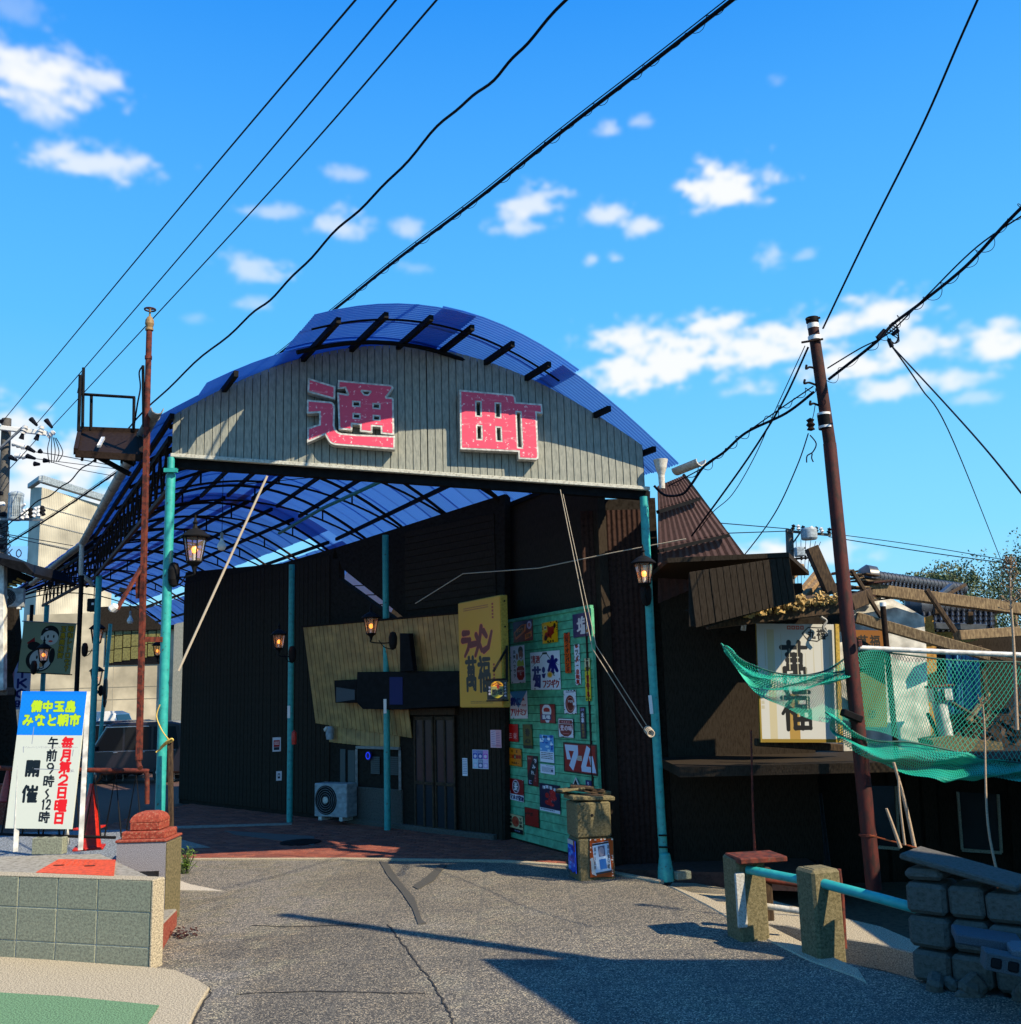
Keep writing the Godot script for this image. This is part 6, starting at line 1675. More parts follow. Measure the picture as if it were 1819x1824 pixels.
	# concrete block that steadies it
	var cb := p3(-5.252, 0.775, -11.732)
	var bk := thing("concrete_block", "grey hollow concrete block steadying the notice board", "concrete block", cb)
	obj("shell", MB.new().bx(Vector3(0, 0.09, 0), Vector3(0.36, 0.18, 0.11), 0.006, -0.1), M.block, bk)
	for k in 3: obj("core", MB.new().bx(Vector3(-0.11 + 0.11 * k, 0.176, -0.011 * (1 - k)), Vector3(0.06, 0.012, 0.05), 0.0, -0.1), M.iron, bk)
	# cones
	var spots := [[p3(-6.516, 0.550, -15.883), "red traffic cone behind the gravel, taller of the pair beside the notice board"], [p3(-5.467, 0.600, -13.336), "red traffic cone in front of its twin beside the notice board"], [p3(-10.174, 0.550, -20.717), "red traffic cone at the left edge behind the notice board"], [p3(-5.792, 0.000, -23.300), "red traffic cone far in the dark arcade, the outer of two"], [p3(-5.079, 0.000, -22.688), "red traffic cone in the dark arcade beside a column"]]
	var cone: Node3D
	for i in spots.size():
		if i == 0:
			cone = thing("traffic_cone", spots[0][1], "traffic cone", spots[0][0], "red traffic cones")
			obj("shell", MB.new().lathe(Transform3D(), [Vector2(0.15, 0.03), Vector2(0.14, 0.06), Vector2(0.035, 0.62), Vector2(0.03, 0.66), Vector2(0.0, 0.665)], 20), M.cone, cone)
			obj("base", MB.new().bx(Vector3(0, 0.015, 0), Vector3(0.36, 0.03, 0.36), 0.006), M.cone, cone)
		else: dup(cone, spots[i][0], 0.3 * i, spots[i][1])
	var ch := thing("barrier_chain", "white and black barrier chain strung from the dark cones", "chain", p3(-5.792, 0.000, -23.300))
	var c0 := p3(-5.792, 0.000, -23.300) + Vector3(0, 0.6, 0)
	var c1 := p3(-5.079, 0.000, -22.688) + Vector3(0, 0.6, 0)
	for k in 12: part("link", MB.new().tube([c0.lerp(c1, k / 12.0), c0.lerp(c1, (k + 0.75) / 12.0)], 0.02, 6), M.tape if k % 2 == 0 else M.iron, ch)
	# raised platform held by the block wall
	var bxf := Transform3D(Basis(Vector3.UP, -0.30938), p3(-5.053, 0.000, -10.331))
	var wl: float = Vector2(1.706, 0.374).x
	var hb := 0.775
	struct("raised_platform", slab([Vector2((bxf * Vector3(-4, 0, 0)).x, (bxf * Vector3(-4, 0, 0)).z - 0.12), Vector2((bxf * Vector3(wl, 0, 0)).x - 0.02, (bxf * Vector3(wl, 0, 0)).z - 0.12), Vector2(-4.66, -11.66), Vector2(-9, -11.75)], hb - 0.005, 0.9), M.concrete_grey)
	struct("gravel_bed", slab([Vector2(-12, -11.8), Vector2(-4.6, -11.7), Vector2(-4.9, -14.2), Vector2(-6.2, -16.5), Vector2(-12, -16.5)], 0.45, 0.6), M.gravel)
	var bw := thing("block_wall", "low retaining wall of weathered grey concrete blocks", "wall", bxf.origin)
	var ys := [[0.497, 0.77], [0.19, 0.489], [-0.06, 0.182]]
	var xs := [wl, wl - 0.60, wl - 1.065, wl - 1.53, wl - 2.0, wl - 2.47, wl - 2.94, wl - 3.4]
	for r in ys:
		for i in xs.size() - 1:
			var a: float = xs[i + 1] + 0.005
			var b: float = xs[i] - 0.005
			part("block", MB.new().box(bxf * Transform3D(Basis(), Vector3((a + b) / 2, (r[0] + r[1]) / 2, -0.08 + rng.randf_range(-0.002, 0.002))), Vector3(b - a, r[1] - r[0], 0.16), 0.006), M.block, bw)
	part("mortar", MB.new().box(bxf * Transform3D(Basis(), Vector3(wl - 1.7, 0.35, -0.085)), Vector3(3.38, 0.82, 0.154)), M.mortar, bw)
	part("end_cap", MB.new().box(bxf * Transform3D(Basis(), Vector3(wl + 0.012, 0.36, -0.08)), Vector3(0.02, 0.83, 0.17), 0.004), M.concrete, bw)
	part("top_render", MB.new().box(bxf * Transform3D(Basis(), Vector3(wl - 1.7, 0.776, -0.085)), Vector3(3.42, 0.012, 0.17), 0.003), M.concrete, bw)
	# red plate
	var rp := thing("steel_plate", "orange red painted steel cover plate lying on the platform", "cover plate", p3(-4.376, 0.780, -10.572))
	part("plate", slab([Vector2(-4.790, -10.422), Vector2(-3.888, -10.086), Vector2(-4.256, -11.072), Vector2(-4.929, -11.231)], 0.79, 0.02, 0.004), M.orange_plate, rp)
	for k in 7: part("rib", MB.new().bar(p3(-4.787, 0.794, -11.071).lerp(p3(-4.475, 0.794, -11.086), k / 6.0), p3(-4.708, 0.794, -10.811).lerp(p3(-4.332, 0.794, -10.711), k / 6.0), 0.012, 0.006), M.orange_plate, rp)
	for p: Vector3 in [p3(-4.722, 0.794, -10.779), p3(-4.367, 0.794, -10.683)]: part("slot", MB.new().bx(p, Vector3(0.1, 0.006, 0.03)), M.rust_dark, rp)
	# stone gate pillar
	var pl := thing("gate_pillar", "square stone pillar with rough render panels and red pyramid cap", "pillar", Vector3(-4.2, 0, -11.9))
	var pz := -11.62
	var xl := p3(-4.460, 0.539, -11.620).x
	var xr := p3(-3.916, 0.523, -11.620).x
	var xm := (xl + xr) / 2
	var pw := xr - xl
	var dp := 0.5
	var ptop := p3(-3.952, 0.886, -11.620).y
	var y0 := -0.1
	var hole_l := p3(-4.272, 0.298, -11.620).x
	var hole_r := p3(-3.983, 0.290, -11.620).x
	var hole_t := p3(-4.140, 0.577, -11.620).y
	var cz := pz - dp / 2
	part("shaft", MB.new().bx(Vector3((xl + hole_l) / 2, (y0 + hole_t) / 2, cz), Vector3(hole_l - xl, hole_t - y0, dp)), M.render, pl)
	part("shaft", MB.new().bx(Vector3((hole_r + xr) / 2, (y0 + hole_t) / 2, cz), Vector3(xr - hole_r, hole_t - y0, dp)), M.render, pl)
	part("shaft", MB.new().bx(Vector3(xm, (hole_t + ptop) / 2, cz), Vector3(pw, ptop - hole_t, dp)), M.render, pl)
	part("recess", MB.new().bx(Vector3((hole_l + hole_r) / 2, (hole_t + y0) / 2, cz - 0.07), Vector3(hole_r - hole_l, hole_t - y0, dp - 0.14)), M.render, pl)
	part("name_stone", MB.new().bx(Vector3((hole_l + hole_r) / 2, hole_t - 0.32, pz - 0.12), Vector3(0.2, 0.4, 0.05), 0.01), M.concrete_grey, pl)
	part("side_slab", MB.new().bx(Vector3(xr + 0.008, (y0 + ptop) / 2 - 0.005, cz), Vector3(0.016, ptop - y0 - 0.01, dp - 0.01), 0.012), M.moss, pl)
	part("cap_tray", MB.new().bx(Vector3(xm, ptop + 0.012, cz), Vector3(pw + 0.03, 0.03, dp + 0.03), 0.008), M.redkerb, pl)
	part("cap_step", MB.new().bx(Vector3(xm, ptop + 0.065, cz), Vector3(pw - 0.05, 0.085, dp - 0.1), 0.012), M.redkerb, pl)
	var cap := MB.new()
	var hw := (pw - 0.2) / 2
	var cy := ptop + 0.11
	cap.bx(Vector3(xm, cy + 0.045, cz), Vector3(hw * 2, 0.09, dp - 0.18), 0.012)
	part("cap_block", cap, M.redkerb, pl)
	var dome := MB.new()
	var rr := []
	for k in 7:
		var f := k / 6.0
		var sc := cos(f * PI * 0.47)
		rr.append([Vector3(xm, cy + 0.09 + 0.11 * sin(f * PI * 0.5), cz), hw * (0.15 + 0.85 * sc), (dp - 0.18) / 2 * (0.15 + 0.85 * sc)])
	for k in 6:
		var q0: Array = rr[k]
		var q1: Array = rr[k + 1]
		for e in [[-1, 1, 1, 1], [1, 1, 1, -1], [1, -1, -1, -1], [-1, -1, -1, 1]]:
			dome.quad(q0[0] + Vector3(e[0] * q0[1], 0, e[1] * q0[2]), q0[0] + Vector3(e[2] * q0[1], 0, e[3] * q0[2]), q1[0] + Vector3(e[2] * q1[1], 0, e[3] * q1[2]), q1[0] + Vector3(e[0] * q1[1], 0, e[1] * q1[2]))
	dome.bx(rr[6][0] - Vector3(0, 0.01, 0), Vector3(rr[6][1] * 2, 0.02, rr[6][2] * 2))
	part("cap_dome", dome, M.redkerb, pl)
	# sloping red kerb between the pillar and the wall's end
	var rk := thing("red_kerb", "sloping kerb stone with a red painted side at the pillar's foot", "kerb", p3(-3.570, 0.000, -10.588))
	var ka := p3(-3.412, 0.000, -9.773)
	var kb := p3(-3.785, 0.000, -11.644)
	var kd := (kb - ka)
	var kx := Transform3D(Basis(Vector3.UP, atan2(-kd.z, kd.x)), ka)
	part("stone", MB.new().prism(kx, [Vector2(0.16, -0.05), Vector2(kd.length(), -0.05), Vector2(kd.length(), 0.17), Vector2(0.16, 0.29)], 0.16, 0.012), M.concrete_grey, rk)
	part("painted_side", MB.new().prism(kx.translated_local(Vector3(0, 0, 0.006)), [Vector2(0.17, -0.03), Vector2(kd.length() - 0.01, -0.03), Vector2(kd.length() - 0.01, 0.155), Vector2(0.17, 0.275)], 0.005), M.redkerb, rk)
	# red pipe fence with zigzag bars
	var fe := thing("pipe_fence", "low red pipe fence with black zigzag bars on the platform", "fence", p3(-5.612, 0.775, -12.703))
	part("top_pipe", MB.new().tube(smooth_path([p3(-6.518, 1.718, -12.250), p3(-5.453, 1.655, -12.250), p3(-4.457, 1.614, -12.250), p3(-4.396, 1.593, -12.250), p3(-4.375, 1.540, -12.250), p3(-4.364, 1.233, -12.250)], 5), 0.028, 10), M.rust, fe)
	part("bottom_bar", MB.new().tube([p3(-6.469, 0.964, -12.250), p3(-4.719, 0.864, -12.250)], 0.018, 6), M.iron, fe)
	for i in 8:
		var u := p3(-6.209, 1.658, -12.250).lerp(p3(-4.502, 1.583, -12.250), i / 7.0)
		var b0 := p3(-6.297, 0.946, -12.250).lerp(p3(-4.607, 0.860, -12.250), i / 7.0)
		var b1 := p3(-6.100, 0.941, -12.250).lerp(p3(-4.411, 0.855, -12.250), i / 7.0)
		part("zigzag_bar", MB.new().tube([b0, u, b1], 0.010, 6), M.iron, fe)
	# concrete wing by the column and stake
	var wg := thing("wing_wall", "low grey concrete wing wall leaning by the teal column", "wall", p3(-6.039, 0.400, -16.812))
	part("body", MB.new().prism(Transform3D(Basis(Vector3.UP, 0.25), Vector3(p3(-4.794, 0.883, -12.900).x, 0.45, -12.9)), [Vector2(0, 0), Vector2(0.42, 0), Vector2(0.38, 0.24), Vector2(0.3, 0.25), Vector2(0.2, 0.27), Vector2(0.02, 0.38)], 0.6, 0.01), M.block, wg)
	var stk := thing("wooden_stake", "weathered timber stake tied to the teal column with yellow rope", "stake", p3(-4.058, 0.801, -12.200))
	part("timber", MB.new().bar(p3(-4.067, 0.763, -12.250), p3(-4.112, 1.940, -12.250), 0.06, 0.05, 0.004), M.wood_dark, stk)
	part("rope_binding", MB.new().tube(smooth_path([p3(-4.244, 1.870, -12.300), p3(-4.145, 1.937, -12.200), p3(-4.073, 1.974, -12.180), p3(-4.072, 1.948, -12.200), p3(-4.168, 1.909, -12.250), p3(-4.256, 1.844, -12.300), p3(-4.295, 1.819, -12.300)], 5), 0.012, 6), M.yellow_rope, stk)
	part("rope_tail", MB.new().tube(smooth_path([p3(-4.287, 2.375, -12.360), p3(-4.323, 2.237, -12.360), p3(-4.247, 2.078, -12.330), p3(-4.119, 1.968, -12.200)], 5), 0.008, 6), M.yellow_rope, stk)
	# weeds at the pillar's foot
	var wd := thing("weed_clump", "bright green weed clump growing at the pillar's foot", "weeds", p3(-4.768, 0.000, -14.998))
	var foliage := MB.new()
	var stems := MB.new()
	var r2 := RandomNumberGenerator.new()
	r2.seed = 4
	for k in 34:
		var a := r2.randf() * TAU
		var lean := r2.randf() * 0.17
		var hgt := r2.randf_range(0.12, 0.38) * (1.0 - lean * 1.5)
		var tip := Vector3(cos(a) * lean, hgt, sin(a) * lean * 0.8)
		stems.tube([Vector3(cos(a) * 0.03, -0.02, sin(a) * 0.03), tip * 0.6, tip], 0.004, 4)
		for m in 9:
			var f := r2.randf_range(0.3, 1.05)
			var pos := tip * f + Vector3(r2.randf_range(-1, 1), r2.randf_range(-0.5, 0.5), r2.randf_range(-1, 1)) * 0.03
			var dr := Vector3(r2.randf_range(-1, 1), r2.randf_range(-0.3, 0.8), r2.randf_range(-1, 1)).normalized()
			var sd := dr.cross(Vector3(0.3, 1, 0.2)).normalized()
			var ll := r2.randf_range(0.025, 0.055)
			foliage.quad(pos, pos + dr * ll * 0.5 + sd * ll * 0.3, pos + dr * ll, pos + dr * ll * 0.5 - sd * ll * 0.3)
	obj("foliage", foliage, M.leaf, wd)
	obj("stems", stems, M.leaf_dark, wd)
	var dl := thing("dead_leaves", "little heap of brown dead leaves by the red kerb", "dead leaves", p3(-3.571, 0.000, -11.102))
	var lm := MB.new()
	for k in 60:
		var pos := Vector3(r2.randf_range(-0.1, 0.16), r2.randf_range(0.004, 0.07), r2.randf_range(-0.1, 0.12))
		var dr := Vector3(r2.randf_range(-1, 1), r2.randf_range(-0.4, 0.4), r2.randf_range(-1, 1)).normalized()
		var sd := dr.cross(Vector3(0.3, 1, 0.2)).normalized()
		lm.quad(pos, pos + dr * 0.03 + sd * 0.015, pos + dr * 0.05, pos + dr * 0.03 - sd * 0.015)
	obj("leaf_litter", lm, M.rust_dark, dl)

# ---------------------------------------------------------------- things on and round the arcade front
func street_things() -> void:
	# rusty standpipe with its little platform
	var d := 12.0
	var t := thing("rusty_standpipe", "tall rusty steel post with handwheel valve and a railed platform at the arcade's corner", "standpipe", p3(-4.369, 1.712, -12.000))
	part("post", MB.new().bar(p3(-4.386, 1.744, -12.000), p3(-4.427, 5.735, -12.000), 0.065, 0.065, 0.006, Vector3(0, 0, 1)), M.rust, t)
	part("post", MB.new().bar(p3(-4.445, 4.420, -12.060), p3(-4.427, 3.137, -12.060), 0.03, 0.05, 0.004, Vector3(0, 0, 1)), M.steel_brown, t)
	part("pipe", MB.new().tube([p3(-4.432, 5.664, -12.000), p3(-4.441, 6.965, -12.000)], 0.036, 12), M.rust, t)
	part("pipe_collar", MB.new().tube([p3(-4.439, 6.599, -12.000), p3(-4.440, 6.642, -12.000)], 0.044, 12), M.rust, t)
	var vv := p3(-4.440, 7.060, -12.000)
	part("valve", MB.new().lathe(Transform3D(Basis(), vv), [Vector2(0.036, -0.09), Vector2(0.05, -0.085), Vector2(0.05, -0.06), Vector2(0.04, -0.05), Vector2(0.055, 0.0), Vector2(0.05, 0.05), Vector2(0.028, 0.09), Vector2(0.012, 0.1), Vector2(0.012, 0.2), Vector2(0, 0.2)], 14), mk(Color(0.32, 0.2, 0.08), 0.6, "grime", V(3)), t)
	var hwm := MB.new()
	hwm.tube(_shift(_flat_circle(0.065, 18), vv + Vector3(0, 0.19, 0)), 0.011, 6)
	for k in 3:
		var a := TAU * k / 3
		hwm.tube([vv + Vector3(0, 0.19, 0), vv + Vector3(cos(a) * 0.062, 0.19, sin(a) * 0.062)], 0.008, 5)
	part("handwheel", hwm, M.rust_dark, t)
	part("elbow", MB.new().tube(smooth_path([p3(-4.390, 1.763, -12.000), p3(-4.385, 1.700, -12.000), p3(-4.356, 1.663, -11.970)], 4), 0.03, 10), M.rust, t)
	part("bracket", MB.new().bar(p3(-4.406, 3.140, -12.000), p3(-4.305, 3.157, -12.400), 0.03, 0.06), M.rust, t)
	part("brace", MB.new().bar(p3(-4.594, 3.473, -11.700), p3(-4.429, 4.015, -12.000), 0.05, 0.03), M.rust, t)
	part("brace", MB.new().bar(p3(-4.474, 3.936, -12.000), p3(-4.463, 3.626, -12.000), 0.02, 0.05), M.rust, t)
	part("lamp_cap", MB.new().bar(p3(-4.648, 3.526, -11.700), p3(-4.600, 3.460, -11.700), 0.12, 0.1, 0.02), M.tape, t)
	part("clamp", MB.new().bar(p3(-4.610, 3.718, -11.800), p3(-4.542, 3.701, -11.850), 0.05, 0.05), M.steel_black, t)
	var a0 := p3(-5.245, 5.424, -11.900)
	var a1 := p3(-4.521, 5.394, -12.100)
	var b0 := p3(-5.684, 5.994, -13.000)
	var b1 := p3(-4.921, 5.966, -13.100)
	var pf := MB.new()
	var dn := Vector3(0, -0.06, 0)
	pf.oq4(a0, a1, b1, b0); pf.oq4(a0 + dn, a1 + dn, b1 + dn, b0 + dn)
	pf.bar(a0 + dn * 0.5, a1 + dn * 0.5, 0.05, 0.08); pf.bar(b0, b1, 0.05, 0.09); pf.bar(a0, b0, 0.05, 0.08); pf.bar(a1, b1, 0.05, 0.08)
	part("platform", pf, M.steel_brown, t)
	for k in 5: part("deck_bar", MB.new().bar(a0.lerp(a1, (k + 0.5) / 5) - Vector3(0, 0.09, 0), b0.lerp(b1, (k + 0.5) / 5) - Vector3(0, 0.09, 0), 0.03, 0.05), M.steel_black, t)
	for q in [[p3(-5.244, 5.690, -11.950), p3(-5.256, 6.404, -11.950)], [p3(-5.610, 5.965, -12.900), p3(-5.634, 6.823, -12.900)], [p3(-5.542, 5.990, -13.000), p3(-5.555, 6.478, -13.000)], [p3(-4.992, 5.963, -13.050), p3(-5.002, 6.437, -13.050)]]: part("rail_post", MB.new().tube(q, 0.02, 6), M.steel_black, t)
	part("top_rail", MB.new().tube([p3(-5.662, 6.459, -12.900), p3(-4.987, 6.436, -13.050)], 0.02, 6), M.steel_black, t)
	part("side_plate", MB.new().oq4(p3(-5.287, 6.175, -11.950), p3(-5.277, 6.392, -12.000), p3(-5.635, 6.838, -12.900), p3(-5.655, 6.458, -12.900)), M.steel_black, t)
	part("strut", MB.new().bar(p3(-5.117, 5.431, -12.000), p3(-4.804, 5.256, -12.500), 0.05, 0.05), M.steel_black, t)
	part("strut", MB.new().bar(p3(-5.032, 5.524, -12.400), p3(-4.752, 5.378, -12.500), 0.05, 0.05), M.steel_black, t)
	part("deck_fitting", MB.new().bar(p3(-4.989, 5.492, -11.950), p3(-5.042, 5.663, -12.200), 0.04, 0.03), M.tape, t)
	part("loose_cable", MB.new().tube(smooth_path([p3(-4.509, 6.513, -12.000), p3(-4.548, 6.428, -12.000), p3(-4.527, 6.239, -12.000), p3(-4.555, 6.024, -12.000), p3(-4.821, 5.862, -12.600)], 6), 0.01, 5), M.wire, t)
	part("conduit", MB.new().tube([p3(-4.503, 6.520, -12.000), p3(-4.469, 5.736, -12.000)], 0.018, 6), M.steel_black, t)

	# stay ropes of the gable
	one("stay_rope", MB.new().tube([p3(-3.115, 5.226, -12.700), p3(-4.072, 2.770, -12.350)], 0.017, 6), M.rope, "pale stay rope running from the gable down to the left teal column", "rope", "stay ropes of the gable")
	var rp := thing("stay_rope", "thin pair of stay wires from the gable to the right teal column", "rope", p3(1.666, 1.867, -13.400), "stay ropes of the gable")
	part("strand", MB.new().tube([p3(0.670, 5.035, -13.200), p3(1.013, 2.930, -13.300), p3(1.630, 1.890, -13.400)], 0.006, 5), M.rope, rp)
	part("strand", MB.new().tube([p3(0.705, 4.973, -13.200), p3(1.065, 2.964, -13.300), p3(1.683, 1.924, -13.400)], 0.005, 5), M.rope, rp)
	var kn := MB.new()
	for k in 4: kn.tube(_shift(_circle(0.045, 12, 0.02 * k), p3(1.695, 1.867, -13.400) + Vector3(0.01 * k, -0.015 * k, 0)), 0.009, 5)
	part("knot", kn, M.rope, rp)
	# lanterns
	lantern(p3(-3.898, 4.266, -12.300), p3(-4.178, 3.974, -12.400) - p3(-3.898, 4.266, -12.300) + Vector3(0, 0.3, 0), "large lit lantern hung beside the left teal column", 0.50)
	lantern(p3(1.726, 3.906, -13.200), Vector3(0.04, 0, -0.2), "lit lantern with blue cap on the right teal column", 0.44)
	lantern(p3(-2.436, 3.608, -17.300), Vector3(0.36, 0, -0.1), "lit lantern on the arcade's middle column before the beige boards", 0.44)
	lantern(p3(-4.237, 3.445, -18.300), Vector3(0.2, 0, -0.2), "small lit lantern in the dark before the black shops", 0.4)
	lantern(p3(-9.250, 3.928, -22.500), Vector3(-0.3, 0, -0.1), "lit lantern in front of the cream wall beside a teal column", 0.5)
	lantern(p3(-10.413, 3.542, -22.500), Vector3(-0.25, 0, -0.1), "lit lantern hanging before the cartoon banner", 0.46)
	lantern(p3(-11.887, 3.179, -29.000), Vector3(0.1, 0, -0.1), "leaning lantern on the slim teal post before the cream wall", 0.6)
	lantern(p3(-8.418, 3.631, -24.000), Vector3(0.1, 0, -0.1), "small lit lantern before the greenish window band", 0.4)
	lantern(p3(-12.926, 3.024, -26.000), Vector3(0.2, 0, 0), "lit lantern with white cap by the dark corner shop", 0.46)
	hanging_bulb(p3(-3.943, 4.476, -13.600), 1.0, "bare bulb hanging by the large lantern under the blue roof")
	hanging_bulb(p3(-7.578, 4.015, -20.000), 0.6, "bare bulb hanging above the greenish window band")
	hanging_bulb(p3(1.541, 4.340, -15.500) + Vector3(0, 0.5, -2), 0.5, "bare bulb under the dark eave behind the right column")
	var sp := thing("speaker_box", "black loudspeaker box hung under the far blue roof", "loudspeaker", p3(-9.145, 4.530, -22.000))
	obj("case", MB.new().bx(Vector3.ZERO, Vector3(0.22, 0.28, 0.2), 0.015), M.iron, sp)
	obj("badge", MB.new().bx(Vector3(0.02, 0.02, 0.103), Vector3(0.05, 0.05, 0.01)), M.tape, sp)
	obj("hanger", MB.new().tube([Vector3(0, 0.14, 0), Vector3(0, 0.6, 0)], 0.01, 5), M.iron, sp)
	var mr := thing("road_mirror", "round black backed traffic mirrors on the slim teal post", "mirror", p3(-12.320, 2.801, -30.800))
	part("back", MB.new().lathe(Transform3D(Basis(Vector3.BACK, PI / 2) * Basis(Vector3.RIGHT, 0.3), p3(-12.321, 2.835, -30.800)), [Vector2(0, 0.1), Vector2(0.3, 0.06), Vector2(0.36, 0), Vector2(0.3, -0.03), Vector2(0, -0.05)], 18), M.iron, mr)
	part("back", MB.new().lathe(Transform3D(Basis(Vector3.BACK, PI / 2) * Basis(Vector3.RIGHT, 0.3), p3(-12.323, 2.469, -30.800)), [Vector2(0, 0.08), Vector2(0.15, 0.05), Vector2(0.18, 0), Vector2(0, -0.04)], 14), M.iron, mr)
	part("arm", MB.new().tube([p3(-12.611, 2.743, -30.900), p3(-12.335, 2.769, -30.800)], 0.03, 6), M.iron, mr)

	# broken stone post with two wrapped posters on the right
	var zc := 14.05
	var st := thing("stone_post", "broken concrete gate post with splintered top beside the green panel", "post", p3(0.877, 0.000, -14.760))
	var xl := p3(0.690, 0.755, -13.550).x
	var xr := p3(1.161, 0.742, -13.550).x
	var yt := p3(0.837, 0.961, -13.550).y
	var sh := Transform3D(Basis(Vector3.UP, 0.22), Vector3((xl + xr) / 2 - 0.02, 0, -13.8))
	part("shaft", MB.new().box(sh * Transform3D(Basis(), Vector3(0, (yt + 0.52) / 2, 0)), Vector3(xr - xl, yt - 0.52, 0.48), 0.02), M.moss, st)
	part("shaft", MB.new().box(sh * Transform3D(Basis(), Vector3(0.02, 0.24, 0)), Vector3(xr - xl + 0.01, 0.54, 0.47), 0.02), M.moss, st)
	var rg := RandomNumberGenerator.new()
	rg.seed = 8
	for k in 9:
		var at := sh * Vector3(rg.randf_range(-0.2, 0.2), yt + 0.03 + 0.018 * k, rg.randf_range(-0.08, 0.14))
		part("splinter", MB.new().box(Transform3D(Basis(Vector3.UP, rg.randf_range(-0.4, 0.4)) * Basis(Vector3.BACK, rg.randf_range(-0.2, 0.2)), at), Vector3(rg.randf_range(0.2, 0.5), rg.randf_range(0.02, 0.05), rg.randf_range(0.06, 0.25)), 0.006), [M.wood_dark, M.moss, M.wood_dark][k % 3], st)
	part("broken_cap", MB.new().box(sh * Transform3D(Basis(Vector3.BACK, -0.06), Vector3(0.02, yt + 0.045, 0.0)), Vector3(0.58, 0.06, 0.44), 0.015), M.moss, st)
	part("bolt_hole", MB.new().lathe(Transform3D(Basis(Vector3.RIGHT, PI / 2), sh * Vector3(-0.02, yt - 0.16, 0.235)), [Vector2(0, 0.01), Vector2(0.02, 0.01), Vector2(0.02, 0)], 10), M.iron, st)
	var c := Cv.new(150, 220, Color(0.62, 0.26, 0.06)).poly([Vector2(14, 28), Vector2(120, 14), Vector2(138, 190), Vector2(36, 206)], Color(0.72, 0.82, 0.92)).poly([Vector2(50, 44), Vector2(94, 38), Vector2(100, 100), Vector2(58, 104)], Color(0.35, 0.38, 0.5)).oval(74, 74, 18, 26, Color(0.62, 0.6, 0.66)).poly([Vector2(58, 120), Vector2(102, 114), Vector2(110, 172), Vector2(66, 178)], Color(0.15, 0.45, 0.75))
	c.poly([Vector2(14, 30), Vector2(120, 16), Vector2(121, 26), Vector2(16, 40)], Color(0.1, 0.13, 0.18)).poly([Vector2(32, 196), Vector2(138, 182), Vector2(139, 192), Vector2(34, 207)], Color(0.1, 0.2, 0.26)).poly([Vector2(4, 110), Vector2(20, 108), Vector2(40, 214), Vector2(10, 200)], Color(0.85, 0.83, 0.8)).column("備中玉島朝", 26, 50, 12, 22, 26, 2, Color(0.3, 0.32, 0.36)); c.column("毎月第日曜", 112, 36, 16, 24, 28, 3, Color(0.25, 0.28, 0.33))
	c.chips(16, Color(0.9, 0.85, 0.8))
	one("wrapped_poster", MB.new().plate(sh * Transform3D(Basis(Vector3.BACK, -0.03), Vector3(0.08, 0.27, 0.255)), 0.31, 0.47, 0.012), c.mat(0.3), "weathered poster in clear wrap taped to the front of the stone post", "poster")
	c = Cv.new(90, 180, Color(0.05, 0.25, 0.75)).rect(0, 0, 90, 26, Color(0.75, 0.75, 0.75)).rect(70, 0, 90, 60, Color(0.5, 0.2, 0.08)).rect(0, 172, 90, 180, Color(0.3, 0.12, 0.06))
	for k in 30: c.oval(c.rg.randf() * 70, 30 + c.rg.randf() * 140, 14, 10, [Color(0.08, 0.3, 0.8), Color(0.3, 0.6, 0.95), Color(0.03, 0.15, 0.6)][k % 3])
	one("wrapped_poster", MB.new().plate(sh * Transform3D(Basis(Vector3.UP, -PI / 2) * Basis(Vector3.BACK, 0.02), Vector3(-(xr - xl) / 2 - 0.018, 0.28, 0.02)), 0.34, 0.40, 0.012), c.mat(0.3), "faded blue poster taped to the left face of the stone post", "poster")
	one("loose_brick", MB.new().bx(p3(2.044, 0.000, -13.453) + Vector3(0, 0.05, 0), Vector3(0.2, 0.1, 0.12), 0.01, 0.3), M.block, "small grey block lying by the foot of the right teal column", "block")

func _flat_circle(r: float, k: int) -> Array:
	var p := []
	for i in k + 1: p.append(Vector3(cos(TAU * i / k) * r, 0, sin(TAU * i / k) * r))
	return p

# ---------------------------------------------------------------- the half demolished house at the right
func plank(called: String, a: Vector3, b: Vector3, w: float, h: float, m: Material, label: String, group := "") -> void:
	one(called, MB.new().bar(a, b, w, h, 0.008), m, label, "timber", group)

func wall_poly(d: float, pts: Array, th := 0.12) -> MB: return MB.new().prism(Transform3D(Basis(), Vector3(0, 0, -d)), pts, th)

